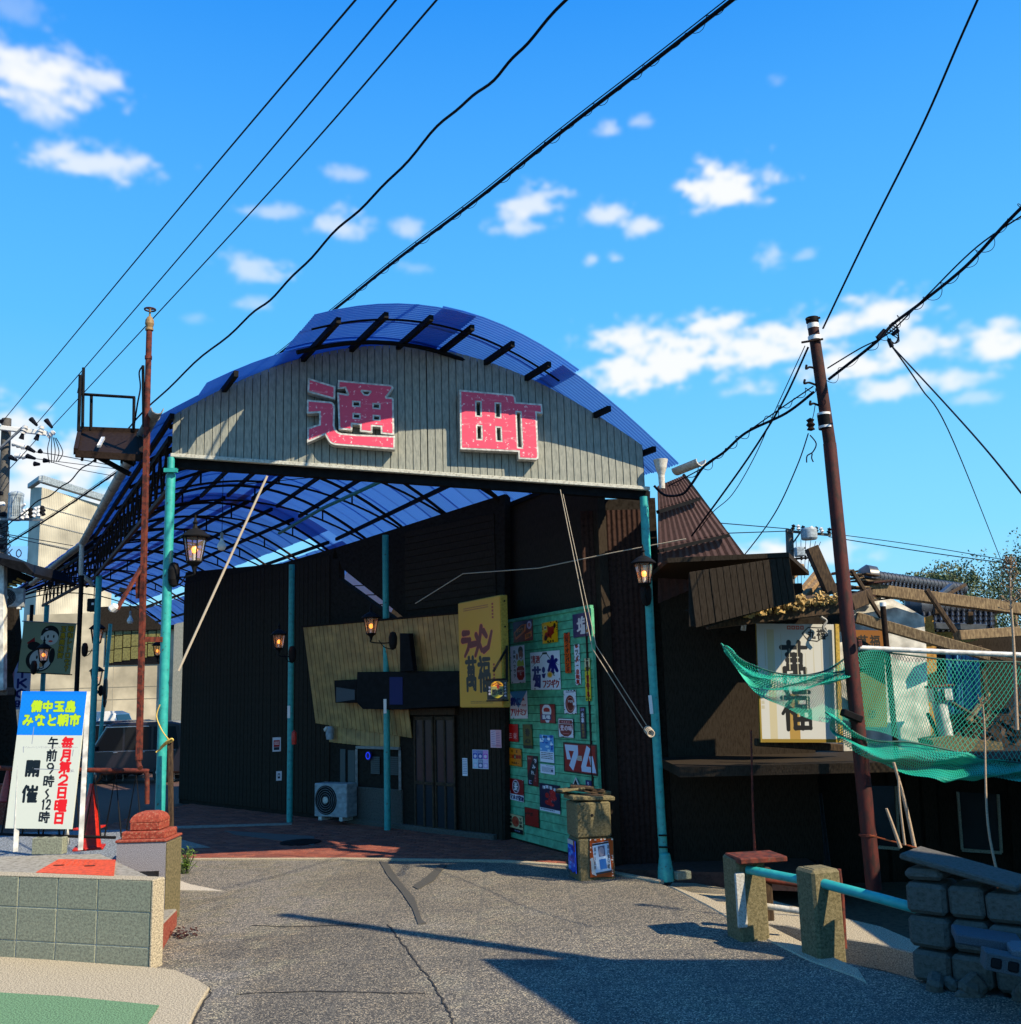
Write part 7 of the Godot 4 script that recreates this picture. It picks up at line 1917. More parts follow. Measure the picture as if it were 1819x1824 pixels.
func demolished_house() -> void:
	var t := thing("ruined_house", "half demolished house with plaster wall, dark boards and an opened roof", "house", Vector3(6, 0, -15))
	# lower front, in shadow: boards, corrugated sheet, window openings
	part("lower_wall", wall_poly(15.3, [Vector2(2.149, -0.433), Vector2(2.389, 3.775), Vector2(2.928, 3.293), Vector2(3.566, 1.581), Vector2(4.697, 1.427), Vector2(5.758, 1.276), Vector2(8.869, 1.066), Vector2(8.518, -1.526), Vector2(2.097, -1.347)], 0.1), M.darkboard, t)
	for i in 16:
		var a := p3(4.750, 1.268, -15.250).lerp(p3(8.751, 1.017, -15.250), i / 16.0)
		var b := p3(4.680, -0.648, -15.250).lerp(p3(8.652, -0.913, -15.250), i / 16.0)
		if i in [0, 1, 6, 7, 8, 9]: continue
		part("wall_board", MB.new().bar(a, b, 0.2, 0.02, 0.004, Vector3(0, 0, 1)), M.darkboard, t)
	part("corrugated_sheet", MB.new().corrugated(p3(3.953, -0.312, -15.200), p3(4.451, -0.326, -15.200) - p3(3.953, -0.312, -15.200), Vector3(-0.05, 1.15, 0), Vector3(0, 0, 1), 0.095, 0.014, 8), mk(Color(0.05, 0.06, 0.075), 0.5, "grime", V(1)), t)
	for q in [[p3(4.972, 0.907, -15.200), p3(4.962, 0.069, -15.200), p3(5.450, 0.016, -15.200), p3(5.486, 0.892, -15.200)], [p3(6.373, 0.788, -15.200), p3(6.351, -0.025, -15.200), p3(6.910, -0.080, -15.200), p3(6.954, 0.732, -15.200)]]:
		var w := part("window", MB.new().oq4(q[0] - Vector3(0, 0, 0.02), q[1] - Vector3(0, 0, 0.02), q[2] - Vector3(0, 0, 0.02), q[3] - Vector3(0, 0, 0.02)), M.pane, t)
		var wm := mk(Color(0.42, 0.44, 0.36), 0.7, "grime", V(2))
		part("window_frame", MB.new().bar(q[0], q[1], 0.045, 0.03, 0.004), wm, t)
		part("window_frame", MB.new().bar(q[1], q[2], 0.03, 0.045, 0.004), wm, t)
		part("window_frame", MB.new().bar(q[2], q[3], 0.045, 0.03, 0.004), wm, t)
	# rusty torn panel above the corrugated sheet
	part("rusty_panel", wall_poly(15.2, [Vector2(3.799, 1.379), Vector2(3.918, 1.335), Vector2(4.251, 1.382), Vector2(4.741, 1.351), Vector2(4.869, 1.308), Vector2(4.821, 1.134), Vector2(4.635, 1.075), Vector2(4.307, 1.069), Vector2(4.247, 0.928), Vector2(4.049, 0.902), Vector2(3.775, 0.957)], 0.02), M.rust_dark, t)
	part("upper_floor", MB.new().prism(Transform3D(Basis(Vector3.RIGHT, -PI / 2), Vector3(0, 1.42, 0)), [Vector2(2.0, 12.9), Vector2(9.5, 12.5), Vector2(9.5, 15.6), Vector2(2.0, 15.6)], 0.12), M.darkboard, t)
	part("sign_ledge", MB.new().bar(p3(3.186, 1.643, -13.900), p3(4.344, 1.536, -13.900), 0.12, 0.1, 0.01), M.wood_dark, t)
	# plaster wall with its yellow boards
	part("plaster_wall", wall_poly(15.0, [Vector2(4.640, 3.017), Vector2(5.027, 3.460), Vector2(5.490, 3.529), Vector2(6.060, 3.322), Vector2(6.050, 2.894), Vector2(6.000, 2.164), Vector2(5.988, 1.327), Vector2(4.679, 1.365)], 0.14), M.plaster, t)
	part("upper_wall", wall_poly(15.1, [Vector2(5.107, 3.524), Vector2(5.421, 3.750), Vector2(6.092, 3.328), Vector2(6.024, 3.064), Vector2(5.103, 3.009)], 0.1), M.plaster, t)
	part("ochre_wall", wall_poly(15.25, [Vector2(6.159, 3.320), Vector2(6.297, 3.350), Vector2(6.301, 2.897), Vector2(6.170, 1.307), Vector2(6.031, 1.311)], 0.1), M.ochre, t)
	part("ochre_wall", wall_poly(15.5, [Vector2(6.426, 3.109), Vector2(6.998, 3.109), Vector2(7.043, 2.972), Vector2(6.590, 2.883), Vector2(6.405, 2.906)], 0.1), M.ochre, t)
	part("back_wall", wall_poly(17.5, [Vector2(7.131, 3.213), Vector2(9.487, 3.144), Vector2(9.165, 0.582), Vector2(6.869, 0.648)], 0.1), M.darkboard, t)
	part("floor_edge", wall_poly(14.3, [Vector2(5.714, 1.581), Vector2(5.991, 1.634), Vector2(6.676, 1.523), Vector2(6.694, 1.349), Vector2(6.459, 1.318), Vector2(5.755, 1.376)], 0.5), M.moss, t)
	part("eave_board", MB.new().bar(p3(2.443, 3.189, -12.900), p3(4.302, 3.356, -13.000), 0.12, 0.16, 0.01), M.wood_dark, t)
	part("eave_board", MB.new().bar(p3(2.486, 3.277, -12.950), p3(4.292, 3.505, -13.200), 0.5, 0.04, 0.006), M.wood, t)
	part("eave_deck", MB.new().oq4(p3(2.445, 3.232, -12.900), p3(4.306, 3.399, -13.000), p3(4.306, 3.399, -13.000) + Vector3(0, 0.25, -1.6), p3(2.445, 3.232, -12.900) + Vector3(0, 0.25, -1.6)), M.wood_dark, t)
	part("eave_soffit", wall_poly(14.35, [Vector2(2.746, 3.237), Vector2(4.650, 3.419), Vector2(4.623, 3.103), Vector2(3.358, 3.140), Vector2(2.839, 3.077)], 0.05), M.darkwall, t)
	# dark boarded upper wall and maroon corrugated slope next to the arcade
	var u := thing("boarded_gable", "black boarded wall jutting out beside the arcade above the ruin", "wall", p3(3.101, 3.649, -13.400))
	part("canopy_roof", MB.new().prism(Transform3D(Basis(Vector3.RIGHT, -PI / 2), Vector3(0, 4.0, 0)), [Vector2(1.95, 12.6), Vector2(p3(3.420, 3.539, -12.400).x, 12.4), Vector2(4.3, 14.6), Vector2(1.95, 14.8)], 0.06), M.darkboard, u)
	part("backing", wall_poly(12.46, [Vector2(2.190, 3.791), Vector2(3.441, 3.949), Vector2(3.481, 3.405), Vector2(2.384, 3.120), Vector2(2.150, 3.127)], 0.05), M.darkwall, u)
	for i in 15:
		var f0 := i / 15.0
		var f1 := (i + 0.93) / 15.0
		var ta := p3(2.184, 3.793, -12.420).lerp(p3(3.430, 3.951, -12.420), f0)
		var tb := p3(2.184, 3.793, -12.420).lerp(p3(3.430, 3.951, -12.420), f1)
		var ba := p3(2.225, 3.109, -12.420).lerp(p3(3.476, 3.394, -12.420), f0)
		var bb := p3(2.225, 3.109, -12.420).lerp(p3(3.476, 3.394, -12.420), f1)
		part("board", MB.new().prism(Transform3D(Basis(), Vector3(0, 0, -12.42 + rng.randf_range(-0.006, 0.006))), [Vector2(ba.x, ba.y), Vector2(bb.x, bb.y), Vector2(tb.x, tb.y + 0.0), Vector2(ta.x, ta.y)], 0.02, 0.003), M.darkboard, u)
	var mr := thing("maroon_roof", "steep maroon corrugated roof slope beside the arcade's right gutter", "roof", p3(2.631, 4.623, -14.200))
	var mo := p3(2.069, 5.182, -13.900)
	var me := p3(2.510, 5.408, -14.300)
	var ml := p3(3.579, 4.206, -15.200) - me
	var rows := [[mo, me, p3(2.074, 4.887, -14.000), p3(2.764, 5.133, -14.500)], [p3(2.075, 4.895, -14.000), p3(2.764, 5.141, -14.500), p3(2.073, 4.357, -14.200), p3(3.233, 4.650, -14.900)], [p3(2.073, 4.366, -14.200), p3(3.233, 4.659, -14.900), p3(2.072, 3.588, -14.500), p3(3.618, 4.200, -15.300)]]
	for r in rows:
		var m := MB.new()
		var k := 60
		var nn: Vector3 = (r[2] - r[0]).cross(r[1] - r[0]).normalized()
		if nn.z < 0: nn = -nn
		for i in k:
			var f0 := float(i) / k
			var f1 := float(i + 1) / k
			var o0 := nn * 0.009 * sin(f0 * TAU * 12)
			var o1 := nn * 0.009 * sin(f1 * TAU * 12)
			m.oq4(r[0].lerp(r[1], f0) + o0, r[0].lerp(r[1], f1) + o1, r[2].lerp(r[3], f1) + o1, r[2].lerp(r[3], f0) + o0)
		part("roof_sheet", m, M.maroon, mr)
	for q in [[p3(2.057, 4.814, -13.900), p3(2.734, 5.073, -14.400)], [p3(2.055, 4.288, -14.100), p3(3.207, 4.585, -14.800)]]: part("batten", MB.new().bar(q[0], q[1], 0.06, 0.05), M.steel_black, mr)
	part("verge_board", MB.new().bar(p3(2.514, 5.420, -14.320), p3(3.623, 4.203, -15.320), 0.03, 0.05), M.steel_black, mr)
	one("ceiling_cables", MB.new().tube([p3(-1.598, 3.869, -16.500), p3(-0.774, 4.252, -15.800), p3(0.398, 4.208, -15.000), p3(1.437, 4.324, -14.400), p3(2.434, 4.430, -13.950)], 0.008, 5), M.rope, "thin pale cable strung below the dark eave to the maroon slope", "cable")

	# white sign with brush characters
	var c := Cv.new(300, 420, Color(0.74, 0.74, 0.72))
	c.rect(112, 250, 152, 420, Color(0.62, 0.5, 0.24)).rect(38, 20, 66, 420, Color(0.72, 0.68, 0.56)).rect(0, 408, 300, 420, Color(0.52, 0.42, 0.12)).rect(0, 200, 6, 420, Color(0.55, 0.46, 0.16))
	for k in 4: c.rect(118 + k * 17, 6, 132 + k * 17, 20, Color(0.7, 0.3, 0.22)).rect(122 + k * 17, 10, 128 + k * 17, 16, Color(0.74, 0.72, 0.7)); c.rect(8, 240 + k * 17, 20, 252 + k * 17, Color(0.68, 0.66, 0.58))
	c.glyph("萬", 88, 62, 104, 150, 14, Color(0.015, 0.015, 0.02), 0.6); c.glyph("福", 82, 232, 114, 144, 15, Color(0.015, 0.015, 0.02), 0.4)
	for e in [[176, 34, 200, 12], [200, 12, 268, 14], [268, 14, 274, 40], [274, 40, 232, 62], [232, 62, 196, 58], [196, 58, 176, 34]]: c.line(Vector2(e[0], e[1]), Vector2(e[2], e[3]), 4, 3, Color(0.03, 0.03, 0.03))
	c.glyph("丸", 194, 20, 32, 34, 5, Color(0.02, 0.02, 0.02)); c.glyph("福", 232, 18, 32, 36, 5, Color(0.02, 0.02, 0.02))
	for k in 9: c.line(Vector2(30 + k * 31, 20 + (k * 53) % 90), Vector2(30 + k * 31, 150 + (k * 71) % 200), 2, 5, Color(0.7, 0.68, 0.6))
	var s0 := p3(3.764, 2.412, -13.700)
	var sg := thing("white_sign", "large white sign panel with two black brush characters and rust stains", "sign", s0)
	part("face", MB.new().plate(Transform3D(Basis(Vector3.UP, 0.06) * Basis(Vector3.BACK, -0.035), s0), 1.06, 1.56, 0.05), c.mat(0.5), sg)
	part("edge", MB.new().bar(p3(4.331, 3.168, -13.650), p3(4.250, 1.624, -13.650), 0.07, 0.05), M.yellow_board, sg)
	c = Cv.new(110, 330, Color(0.52, 0.32, 0.05)).rect(0, 66, 110, 330, Color(0.42, 0.38, 0.04)).row("萬福", 14, 18, 36, 42, 44, 5, Color(0.03, 0.03, 0.02)); c.row("印", 40, 270, 28, 34, 30, 3, Color(0.1, 0.1, 0.04))
	one("yellow_sign", MB.new().plate(Transform3D(Basis(Vector3.BACK, -0.05), p3(5.053, 2.445, -14.600)), 0.42, 1.36, 0.03), c.mat(0.6), "narrow yellow sign with two small black characters on the plaster wall", "sign")
	# blue sheet in the opening
	var bl := MB.new()
	var k2 := 26
	for i in k2:
		var f0 := float(i) / k2
		var f1 := float(i + 1) / k2
		var wv := func(f: float) -> float: return 0.05 * sin(f * 21.0) + 0.03 * sin(f * 47.0)
		var z := Vector3(0, 0, 1)
		bl.oq4(p3(6.708, 2.897, -15.900).lerp(p3(7.210, 2.848, -15.900), f0) + z * wv.call(f0), p3(6.708, 2.897, -15.900).lerp(p3(7.210, 2.848, -15.900), f1) + z * wv.call(f1), p3(6.612, 1.889, -15.800).lerp(p3(7.090, 1.707, -15.800), f1) + z * 1.6 * wv.call(f1 * 1.05), p3(6.612, 1.889, -15.800).lerp(p3(7.090, 1.707, -15.800), f0) + z * 1.6 * wv.call(f0 * 1.05))
	one("blue_sheet", bl, M.tarp, "crumpled blue plastic sheet hanging in the opened wall", "plastic sheet")
	# white vent pipe with rusted cap
	var vp := thing("vent_pipe", "stout white vent pipe with rusty square cap before the plaster wall", "vent pipe", p3(5.992, 1.357, -14.500))
	part("pipe", MB.new().tube([p3(6.025, 1.379, -14.500), p3(5.944, 2.106, -14.500)], 0.10, 14), M.white_paint, vp)
	part("cap", MB.new().box(Transform3D(Basis(Vector3.BACK, 0.06), p3(5.969, 2.198, -14.500)), Vector3(0.26, 0.22, 0.26), 0.02), M.white_paint, vp)
	part("slot", MB.new().bx(p3(5.859, 2.186, -14.350), Vector3(0.05, 0.16, 0.02)), M.iron, vp)
	part("slot", MB.new().bx(p3(5.953, 2.184, -14.350), Vector3(0.05, 0.16, 0.02)), M.iron, vp)
	part("lid", MB.new().box(Transform3D(Basis(Vector3.BACK, 0.06), p3(5.973, 2.307, -14.500)), Vector3(0.31, 0.035, 0.31), 0.01), M.rust, vp)
	plank("broken_strip", p3(5.809, 1.937, -14.600), p3(5.943, 1.489, -14.500), 0.05, 0.05, M.steel_black, "black strip leaning against the foot of the vent pipe")
	# timbers
	var R: Array = [
		["roof_beam", p3(5.145, 3.708, -14.600), p3(7.776, 3.369, -15.200), 0.16, 0.17, M.wood, "long weathered roof beam, topmost level timber of the ruin"],
		["roof_beam", p3(4.847, 3.298, -14.400), p3(6.584, 2.703, -14.200), 0.14, 0.15, M.wood, "weathered beam sloping down across the plaster wall"],
		["roof_beam", p3(6.570, 2.719, -14.200), p3(7.096, 2.549, -14.200), 0.05, 0.06, M.wood_dark, "thin lath at the lower end of the sloping beam"],
		["roof_beam", p3(6.336, 3.011, -14.600), p3(7.407, 3.059, -15.000), 0.15, 0.14, M.wood, "short level beam above the blue sheet"],
		["broken_post", p3(4.361, 4.346, -14.600), p3(4.605, 3.659, -14.600), 0.17, 0.17, M.wood_dark, "thick broken post sticking up steeply beside the red leaning pole"],
		["rafter_pole", p3(4.136, 3.610, -14.800), p3(4.717, 4.102, -15.400), 0.10, 0.10, M.wood_pale, "pale peeled rafter pole, upper of three behind the boarded wall"],
	]
	R.append(["rafter_pole", p3(4.109, 3.544, -14.600), p3(4.697, 3.968, -15.200), 0.10, 0.10, M.wood_pale, "pale peeled rafter pole, middle of three behind the boarded wall"])
	R.append(["rafter_pole", p3(4.275, 3.546, -14.500), p3(4.681, 3.896, -15.000), 0.08, 0.08, M.wood_pale, "short pale rafter pole nearest the broken post"])
	R.append(["rafter_pole", p3(4.168, 3.961, -15.000), p3(4.439, 4.171, -15.400), 0.07, 0.07, M.wood_pale, "small pale pole end peeping over the boarded wall"])
	R.append(["leaning_strut", p3(4.818, 3.967, -14.300), p3(5.176, 3.281, -14.300), 0.07, 0.05, M.wood_dark, "dark strut leaning beside the scaffold tube"])
	R.append(["leaning_strut", p3(5.847, 3.657, -14.300), p3(6.195, 3.046, -14.300), 0.08, 0.06, M.wood_dark, "dark strut leaning against the level beam"])
	R.append(["roof_spar", p3(6.558, 3.662, -15.600), p3(6.871, 3.847, -15.800), 0.10, 0.06, M.tile, "grey spar stub sticking up from the roof behind the beam"])
	R.append(["roof_spar", p3(6.662, 3.659, -15.600), p3(7.082, 3.850, -15.800), 0.05, 0.05, M.wood_dark, "thin dark spar crossing over the grey spar stub"])
	R.append(["roof_beam", p3(4.703, 3.484, -14.200), p3(5.067, 3.610, -14.400), 0.16, 0.2, M.wood_dark, "stubby dark beam end beside the red leaning pole"])
	R.append(["ledge_beam", p3(6.343, 3.198, -15.400), p3(7.195, 3.160, -15.600), 0.14, 0.1, M.tile, "dark grey pole lying under the tiled eave"])
	R.append(["stub_post", p3(6.328, 3.353, -15.200), p3(6.344, 3.513, -15.200), 0.08, 0.08, M.wood_dark, "short dark post under the long roof beam"])
	R.append(["stub_post", p3(6.860, 3.202, -15.300), p3(6.872, 3.387, -15.300), 0.08, 0.08, M.wood_dark, "short dark post between the tiles and the long beam"])
	R.append(["stub_post", p3(6.622, 3.513, -15.200), p3(6.636, 3.639, -15.200), 0.06, 0.06, M.wood_dark, "small dark peg standing on the long roof beam"])
	for r in R: plank(r[0], r[1], r[2], r[3], r[4], r[5], r[6])
	plank("rubble_plank", p3(6.502, 2.049, -15.400), p3(6.829, 1.739, -15.000), 0.09, 0.05, M.wood_dark, "dark plank lying aslant in the rubble below the blue sheet")
	plank("rubble_plank", p3(6.592, 1.783, -15.100), p3(7.061, 2.173, -15.400), 0.08, 0.05, M.wood, "pale plank standing aslant in the rubble below the blue sheet")
	plank("rubble_plank", p3(6.968, 2.880, -15.300), p3(6.950, 1.851, -15.200), 0.06, 0.05, M.wood_dark, "dark upright lath beside the blue sheet")
	var ru := thing("rubble_heap", "heap of broken laths and grey rubble inside the ruin", "rubble", p3(6.737, 1.575, -15.200))
	var rg := RandomNumberGenerator.new()
	rg.seed = 21
	var rm := MB.new()
	for k in 70:
		var at := p3(6.791, 1.650, -15.300) + Vector3(rg.randf_range(-0.5, 0.8), rg.randf_range(-0.35, 0.3), rg.randf_range(-0.5, 0.4))
		rm.box(Transform3D(Basis.from_euler(Vector3(rg.randf() * 3, rg.randf() * 3, rg.randf() * 3)), at), Vector3(rg.randf_range(0.08, 0.5), rg.randf_range(0.02, 0.06), rg.randf_range(0.03, 0.1)))
	var ro := part("broken_laths", rm, M.wood_dark, ru)
	ro.set_meta("kind", "stuff")
	# straw and clay hanging from the torn eave
	var sw := thing("torn_eave_straw", "ragged straw coloured clay and reed along the torn eave", "straw", p3(3.430, 3.394, -13.600))
	var sm := MB.new()
	for k in 330:
		var f := rg.randf()
		var at: Vector3 = p3(2.915, 3.271, -12.850).lerp(p3(4.207, 3.441, -12.950), f) + Vector3(0, rg.randf_range(-0.03, 0.09) * (0.4 + absf(sin(f * 14.0))), rg.randf_range(-0.05, 0.1))
		sm.box(Transform3D(Basis.from_euler(Vector3(rg.randf() * 3, rg.randf() * 3, rg.randf() * 3)), at), Vector3(rg.randf_range(0.02, 0.09), rg.randf_range(0.008, 0.03), rg.randf_range(0.015, 0.05)))
	part("straw", sm, M.straw, sw)
	var rt := thing("loose_roofing", "stack of splintered roofing boards on top of the ruin", "debris", p3(4.993, 3.815, -14.800))
	for k in 26:
		var at := p3(5.022, 3.773, -14.800) + Vector3(rg.randf_range(-0.25, 0.3), -0.22 + 0.018 * k, rg.randf_range(-0.2, 0.2))
		part("splinter_board", MB.new().box(Transform3D(Basis(Vector3.UP, rg.randf_range(-0.5, 0.5)) * Basis(Vector3.BACK, rg.randf_range(-0.15, 0.15)), at), Vector3(rg.randf_range(0.3, 0.7) * (1.0 - k / 40.0), 0.02, rg.randf_range(0.1, 0.3)), 0.003), [M.wood_dark, M.wood, M.rust_dark][k % 3], rt)
	var rb := thing("cloth_scrap", "pale rag hanging from the torn eave above the white sign", "rag", p3(4.127, 3.261, -13.600))
	part("cloth", MB.new().tube(smooth_path([p3(4.166, 3.369, -13.650), p3(4.114, 3.276, -13.600), p3(4.184, 3.214, -13.600), p3(4.125, 3.125, -13.580), p3(4.179, 3.049, -13.580)], 5), 0.03, 6, 0.012), M.pvc, rb)
	var hk := thing("hanging_stub", "small pale pipe stub hanging under the torn eave", "pipe", p3(3.056, 3.218, -13.600))
	part("stub", MB.new().tube(smooth_path([p3(3.030, 3.278, -13.600), p3(3.080, 3.247, -13.600), p3(3.064, 3.120, -13.600)], 4), 0.035, 8), M.pvc_white, hk)
	# tiled roof behind
	tiled_roof(p3(5.935, 3.830, -17.000), p3(8.024, 3.643, -18.000), p3(6.964, 4.307, -19.600), p3(9.155, 4.097, -20.600), "grey pantile roof behind the ruined timbers", 24, 5)
	tiled_roof(p3(6.345, 3.117, -15.900), p3(7.813, 3.131, -16.600), p3(6.779, 3.514, -16.900), p3(8.320, 3.504, -17.600), "patch of grey pantiles under the long roof beam", 13, 4)
	# trees beyond
	for q in [[p3(24.368, 7.679, -60.000), 1.2, 0], [p3(25.970, 7.831, -62.000), 1.6, 1], [p3(26.405, 7.031, -58.000), 2.6, 0], [p3(30.226, 7.727, -64.000), 2.8, 1], [p3(29.526, 7.592, -60.000), 3.6, 2], [p3(28.404, 7.719, -66.000), 1.8, 0], [p3(31.499, 7.391, -62.000), 3.4, 0]]:
		far_tree(q[0], q[1], q[2])
	# far utility pole
	var up := thing("utility_pole", "distant utility pole with two grey transformers beyond the ruin", "utility pole", p3(11.494, 5.096, -42.000) * Vector3(1, 0, 1))
	part("pole", MB.new().tube([p3(11.522, 4.864, -42.000), p3(11.688, 8.786, -42.000)], 0.16, 10), M.pole_grey, up)
	part("crossarm", MB.new().bar(p3(11.533, 8.687, -41.800), p3(13.346, 8.466, -41.800), 0.1, 0.1), M.pole_grey, up)
	part("crossarm", MB.new().bar(p3(11.614, 7.926, -41.800), p3(12.249, 7.954, -41.800), 0.08, 0.08), M.pole_grey, up)
	part("crossarm", MB.new().bar(p3(11.628, 7.501, -41.800), p3(12.473, 7.547, -41.800), 0.08, 0.08), M.pole_grey, up)
	part("stay", MB.new().bar(p3(11.622, 8.020, -41.800), p3(12.091, 8.623, -41.800), 0.06, 0.06), M.pole_grey, up)
	part("transformer", MB.new().lathe(Transform3D(Basis(), p3(12.379, 8.252, -41.600)), [Vector2(0, 0), Vector2(0.3, 0.02), Vector2(0.34, 0.08), Vector2(0.34, 0.42), Vector2(0.3, 0.5), Vector2(0, 0.52)], 14), M.transformer, up)
	part("transformer", MB.new().bx(p3(11.921, 7.771, -41.600), Vector3(0.36, 0.4, 0.36), 0.04), M.transformer, up)
	for k in 7: part("insulator", MB.new().lathe(Transform3D(Basis(Vector3.BACK, 0.3 * (k % 3 - 1)), p3(11.742, 8.712, -41.700).lerp(p3(13.226, 8.525, -41.700), k / 6.0)), [Vector2(0.03, 0), Vector2(0.1, 0.06), Vector2(0.05, 0.12), Vector2(0.1, 0.18), Vector2(0.0, 0.26)], 8), [M.iron, M.porcelain][k % 2], up)
	for k in 4: part("insulator", MB.new().lathe(Transform3D(Basis(), p3(12.015, 7.430, -41.700).lerp(p3(12.532, 7.485, -41.700), k / 3.0)), [Vector2(0.02, 0), Vector2(0.07, 0.05), Vector2(0.03, 0.1), Vector2(0.06, 0.15), Vector2(0, 0.2)], 8), M.iron, up)
	for k in 6: part("drop_wire", MB.new().tube(sag(p3(11.853, 8.330, -41.700).lerp(p3(12.870, 8.181, -41.700), k / 5.0), p3(11.780, 6.222, -41.700).lerp(p3(12.523, 7.368, -41.700), k / 5.0), -0.05), 0.012, 4), M.wire, up)

	# red-brown leaning pole with fittings
	var rp := thing("leaning_pole", "tall dark red steel pole leaning before the ruin, wires at its top", "pole", p3(4.264, 0.000, -12.868))
	part("shaft", MB.new().tube([p3(3.975, 0.083, -12.000), p3(3.913, 5.268, -12.000)], 0.088, 16, 0.078), M.redpole, rp)
	part("upper_shaft", MB.new().tube([p3(3.913, 5.268, -12.000), p3(3.829, 6.839, -12.000)], 0.074, 16, 0.066), M.rust_dark, rp)
	part("cap", MB.new().tube([p3(3.830, 6.824, -12.000), p3(3.830, 6.883, -12.000)], 0.078, 16), M.steel_black, rp)
	part("cap_band", MB.new().tube([p3(3.835, 6.743, -12.000), p3(3.833, 6.802, -12.000)], 0.071, 16), M.tape, rp)
	for q in [[p3(3.732, 6.845, -11.950), p3(3.914, 6.862, -11.950)], [p3(3.650, 6.538, -11.920), p3(3.916, 6.573, -11.920)]]: part("step_bolt", MB.new().tube(q, 0.014, 6), M.steel_brown, rp)
	part("band", MB.new().tube([p3(3.839, 6.590, -12.000), p3(3.837, 6.641, -12.000)], 0.078, 16), M.tape, rp)
	part("band", MB.new().tube([p3(3.874, 5.623, -12.000), p3(3.874, 5.651, -12.000)], 0.084, 16), M.tape, rp)
	part("band", MB.new().tube([p3(3.879, 5.460, -12.000), p3(3.878, 5.488, -12.000)], 0.086, 16), M.tape, rp)
	part("sleeve", MB.new().tube([p3(3.881, 5.452, -12.000), p3(3.872, 5.644, -12.000)], 0.082, 16), M.steel_black, rp)
	for q in [[p3(3.672, 6.191, -11.900), p3(3.814, 6.227, -12.000)], [p3(3.636, 6.006, -11.900), p3(3.810, 6.011, -12.000)], [p3(3.683, 5.735, -11.900), p3(3.816, 5.753, -12.000)]]:
		part("hook", MB.new().tube(smooth_path([q[0] + Vector3(0.01, 0.05, 0), q[0], q[0].lerp(q[1], 0.4) + Vector3(0, 0.02, 0), q[1]], 4), 0.014, 6), M.steel_black, rp)
	part("pole_box", MB.new().bar(p3(3.738, 2.065, -11.850), p3(3.959, 1.969, -11.880), 0.1, 0.08, 0.01), M.steel_black, rp)
	part("clip", MB.new().bx(p3(4.018, 2.840, -11.880), Vector3(0.05, 0.08, 0.05), 0.01), M.rust, rp)
	part("base_band", MB.new().tube([p3(3.959, 0.669, -12.000), p3(3.959, 0.693, -12.000)], 0.098, 16), M.rust, rp)
	var rope := thing("orange_rope", "thin orange rope tied to the leaning pole and stretched to the right", "rope", p3(3.939, 0.689, -11.900))
	part("strand", MB.new().tube([p3(3.935, 0.696, -11.850), p3(4.279, 0.621, -11.300), p3(4.545, 0.431, -10.600), p3(4.789, 0.312, -10.000)], 0.009, 5), mk(Color(0.45, 0.09, 0.02), 0.9), rope)
	# scaffold tubes and netting
	var sc := thing("scaffold_post", "brown scaffold tube standing before the plaster wall", "scaffold tube", p3(4.482, 1.488, -12.300))
	part("tube", MB.new().tube([p3(4.482, 1.488, -12.300), p3(4.483, 3.306, -12.300)], 0.034, 10), M.steel_brown, sc)
	part("clamp", MB.new().box(Transform3D(Basis(Vector3.BACK, 0.1), p3(4.444, 2.758, -12.250)), Vector3(0.14, 0.09, 0.1), 0.015), M.rust, sc)
	part("clamp", MB.new().box(Transform3D(Basis(Vector3.BACK, 0.1), p3(4.385, 2.773, -12.250)), Vector3(0.08, 0.07, 0.09), 0.015), M.rust_dark, sc)
	part("end_cap", MB.new().tube([p3(4.485, 3.292, -12.300), p3(4.486, 3.340, -12.300)], 0.038, 10), M.tape, sc)
	one("scaffold_rail", MB.new().tube([p3(4.121, 2.798, -12.200), p3(5.247, 2.712, -12.200), p3(6.244, 2.643, -12.200)], 0.032, 10), M.white_paint, "white scaffold rail clamped level to the brown scaffold tube", "scaffold tube")
	net_panel([p3(2.530, 2.913, -12.500), p3(2.800, 2.569, -12.400), p3(3.244, 2.488, -12.300), p3(3.690, 2.539, -12.200), p3(4.111, 2.759, -12.200), p3(4.576, 2.712, -12.200), p3(5.237, 2.619, -12.200), p3(6.101, 2.568, -12.200)],
		[p3(2.556, 2.885, -12.500), p3(2.838, 2.320, -12.200), p3(3.263, 2.063, -12.000), p3(3.707, 1.910, -12.000), p3(4.060, 1.849, -12.000), p3(4.470, 1.709, -12.000), p3(4.968, 1.505, -12.000), p3(5.841, 1.216, -12.000)], 118, 30, "green safety netting slung from the eave and the scaffold rail", false)
	net_panel([p3(2.528, 2.876, -12.300), p3(2.762, 2.666, -12.200), p3(3.128, 2.521, -12.100), p3(3.524, 2.496, -12.100), p3(3.891, 2.531, -12.100), p3(4.094, 2.571, -12.100)],
		[p3(2.538, 2.809, -12.300), p3(2.706, 2.499, -12.000), p3(2.996, 2.328, -11.900), p3(3.388, 2.343, -11.900), p3(3.785, 2.435, -12.000), p3(4.075, 2.544, -12.050)], 60, 12, "bunched upper fold of green netting below the torn eave", true)
	net_panel([p3(3.590, 2.067, -12.000), p3(4.017, 1.752, -11.900), p3(4.496, 1.701, -11.900), p3(4.999, 1.586, -11.900), p3(5.374, 1.487, -11.900), p3(5.816, 1.425, -11.900)],
		[p3(3.693, 1.745, -12.000), p3(4.069, 1.497, -11.750), p3(4.508, 1.329, -11.700), p3(4.880, 1.269, -11.700), p3(5.259, 1.283, -11.700), p3(5.696, 1.258, -11.700)], 90, 14, "bunched lower fold of green netting hanging before the dark wall", true)
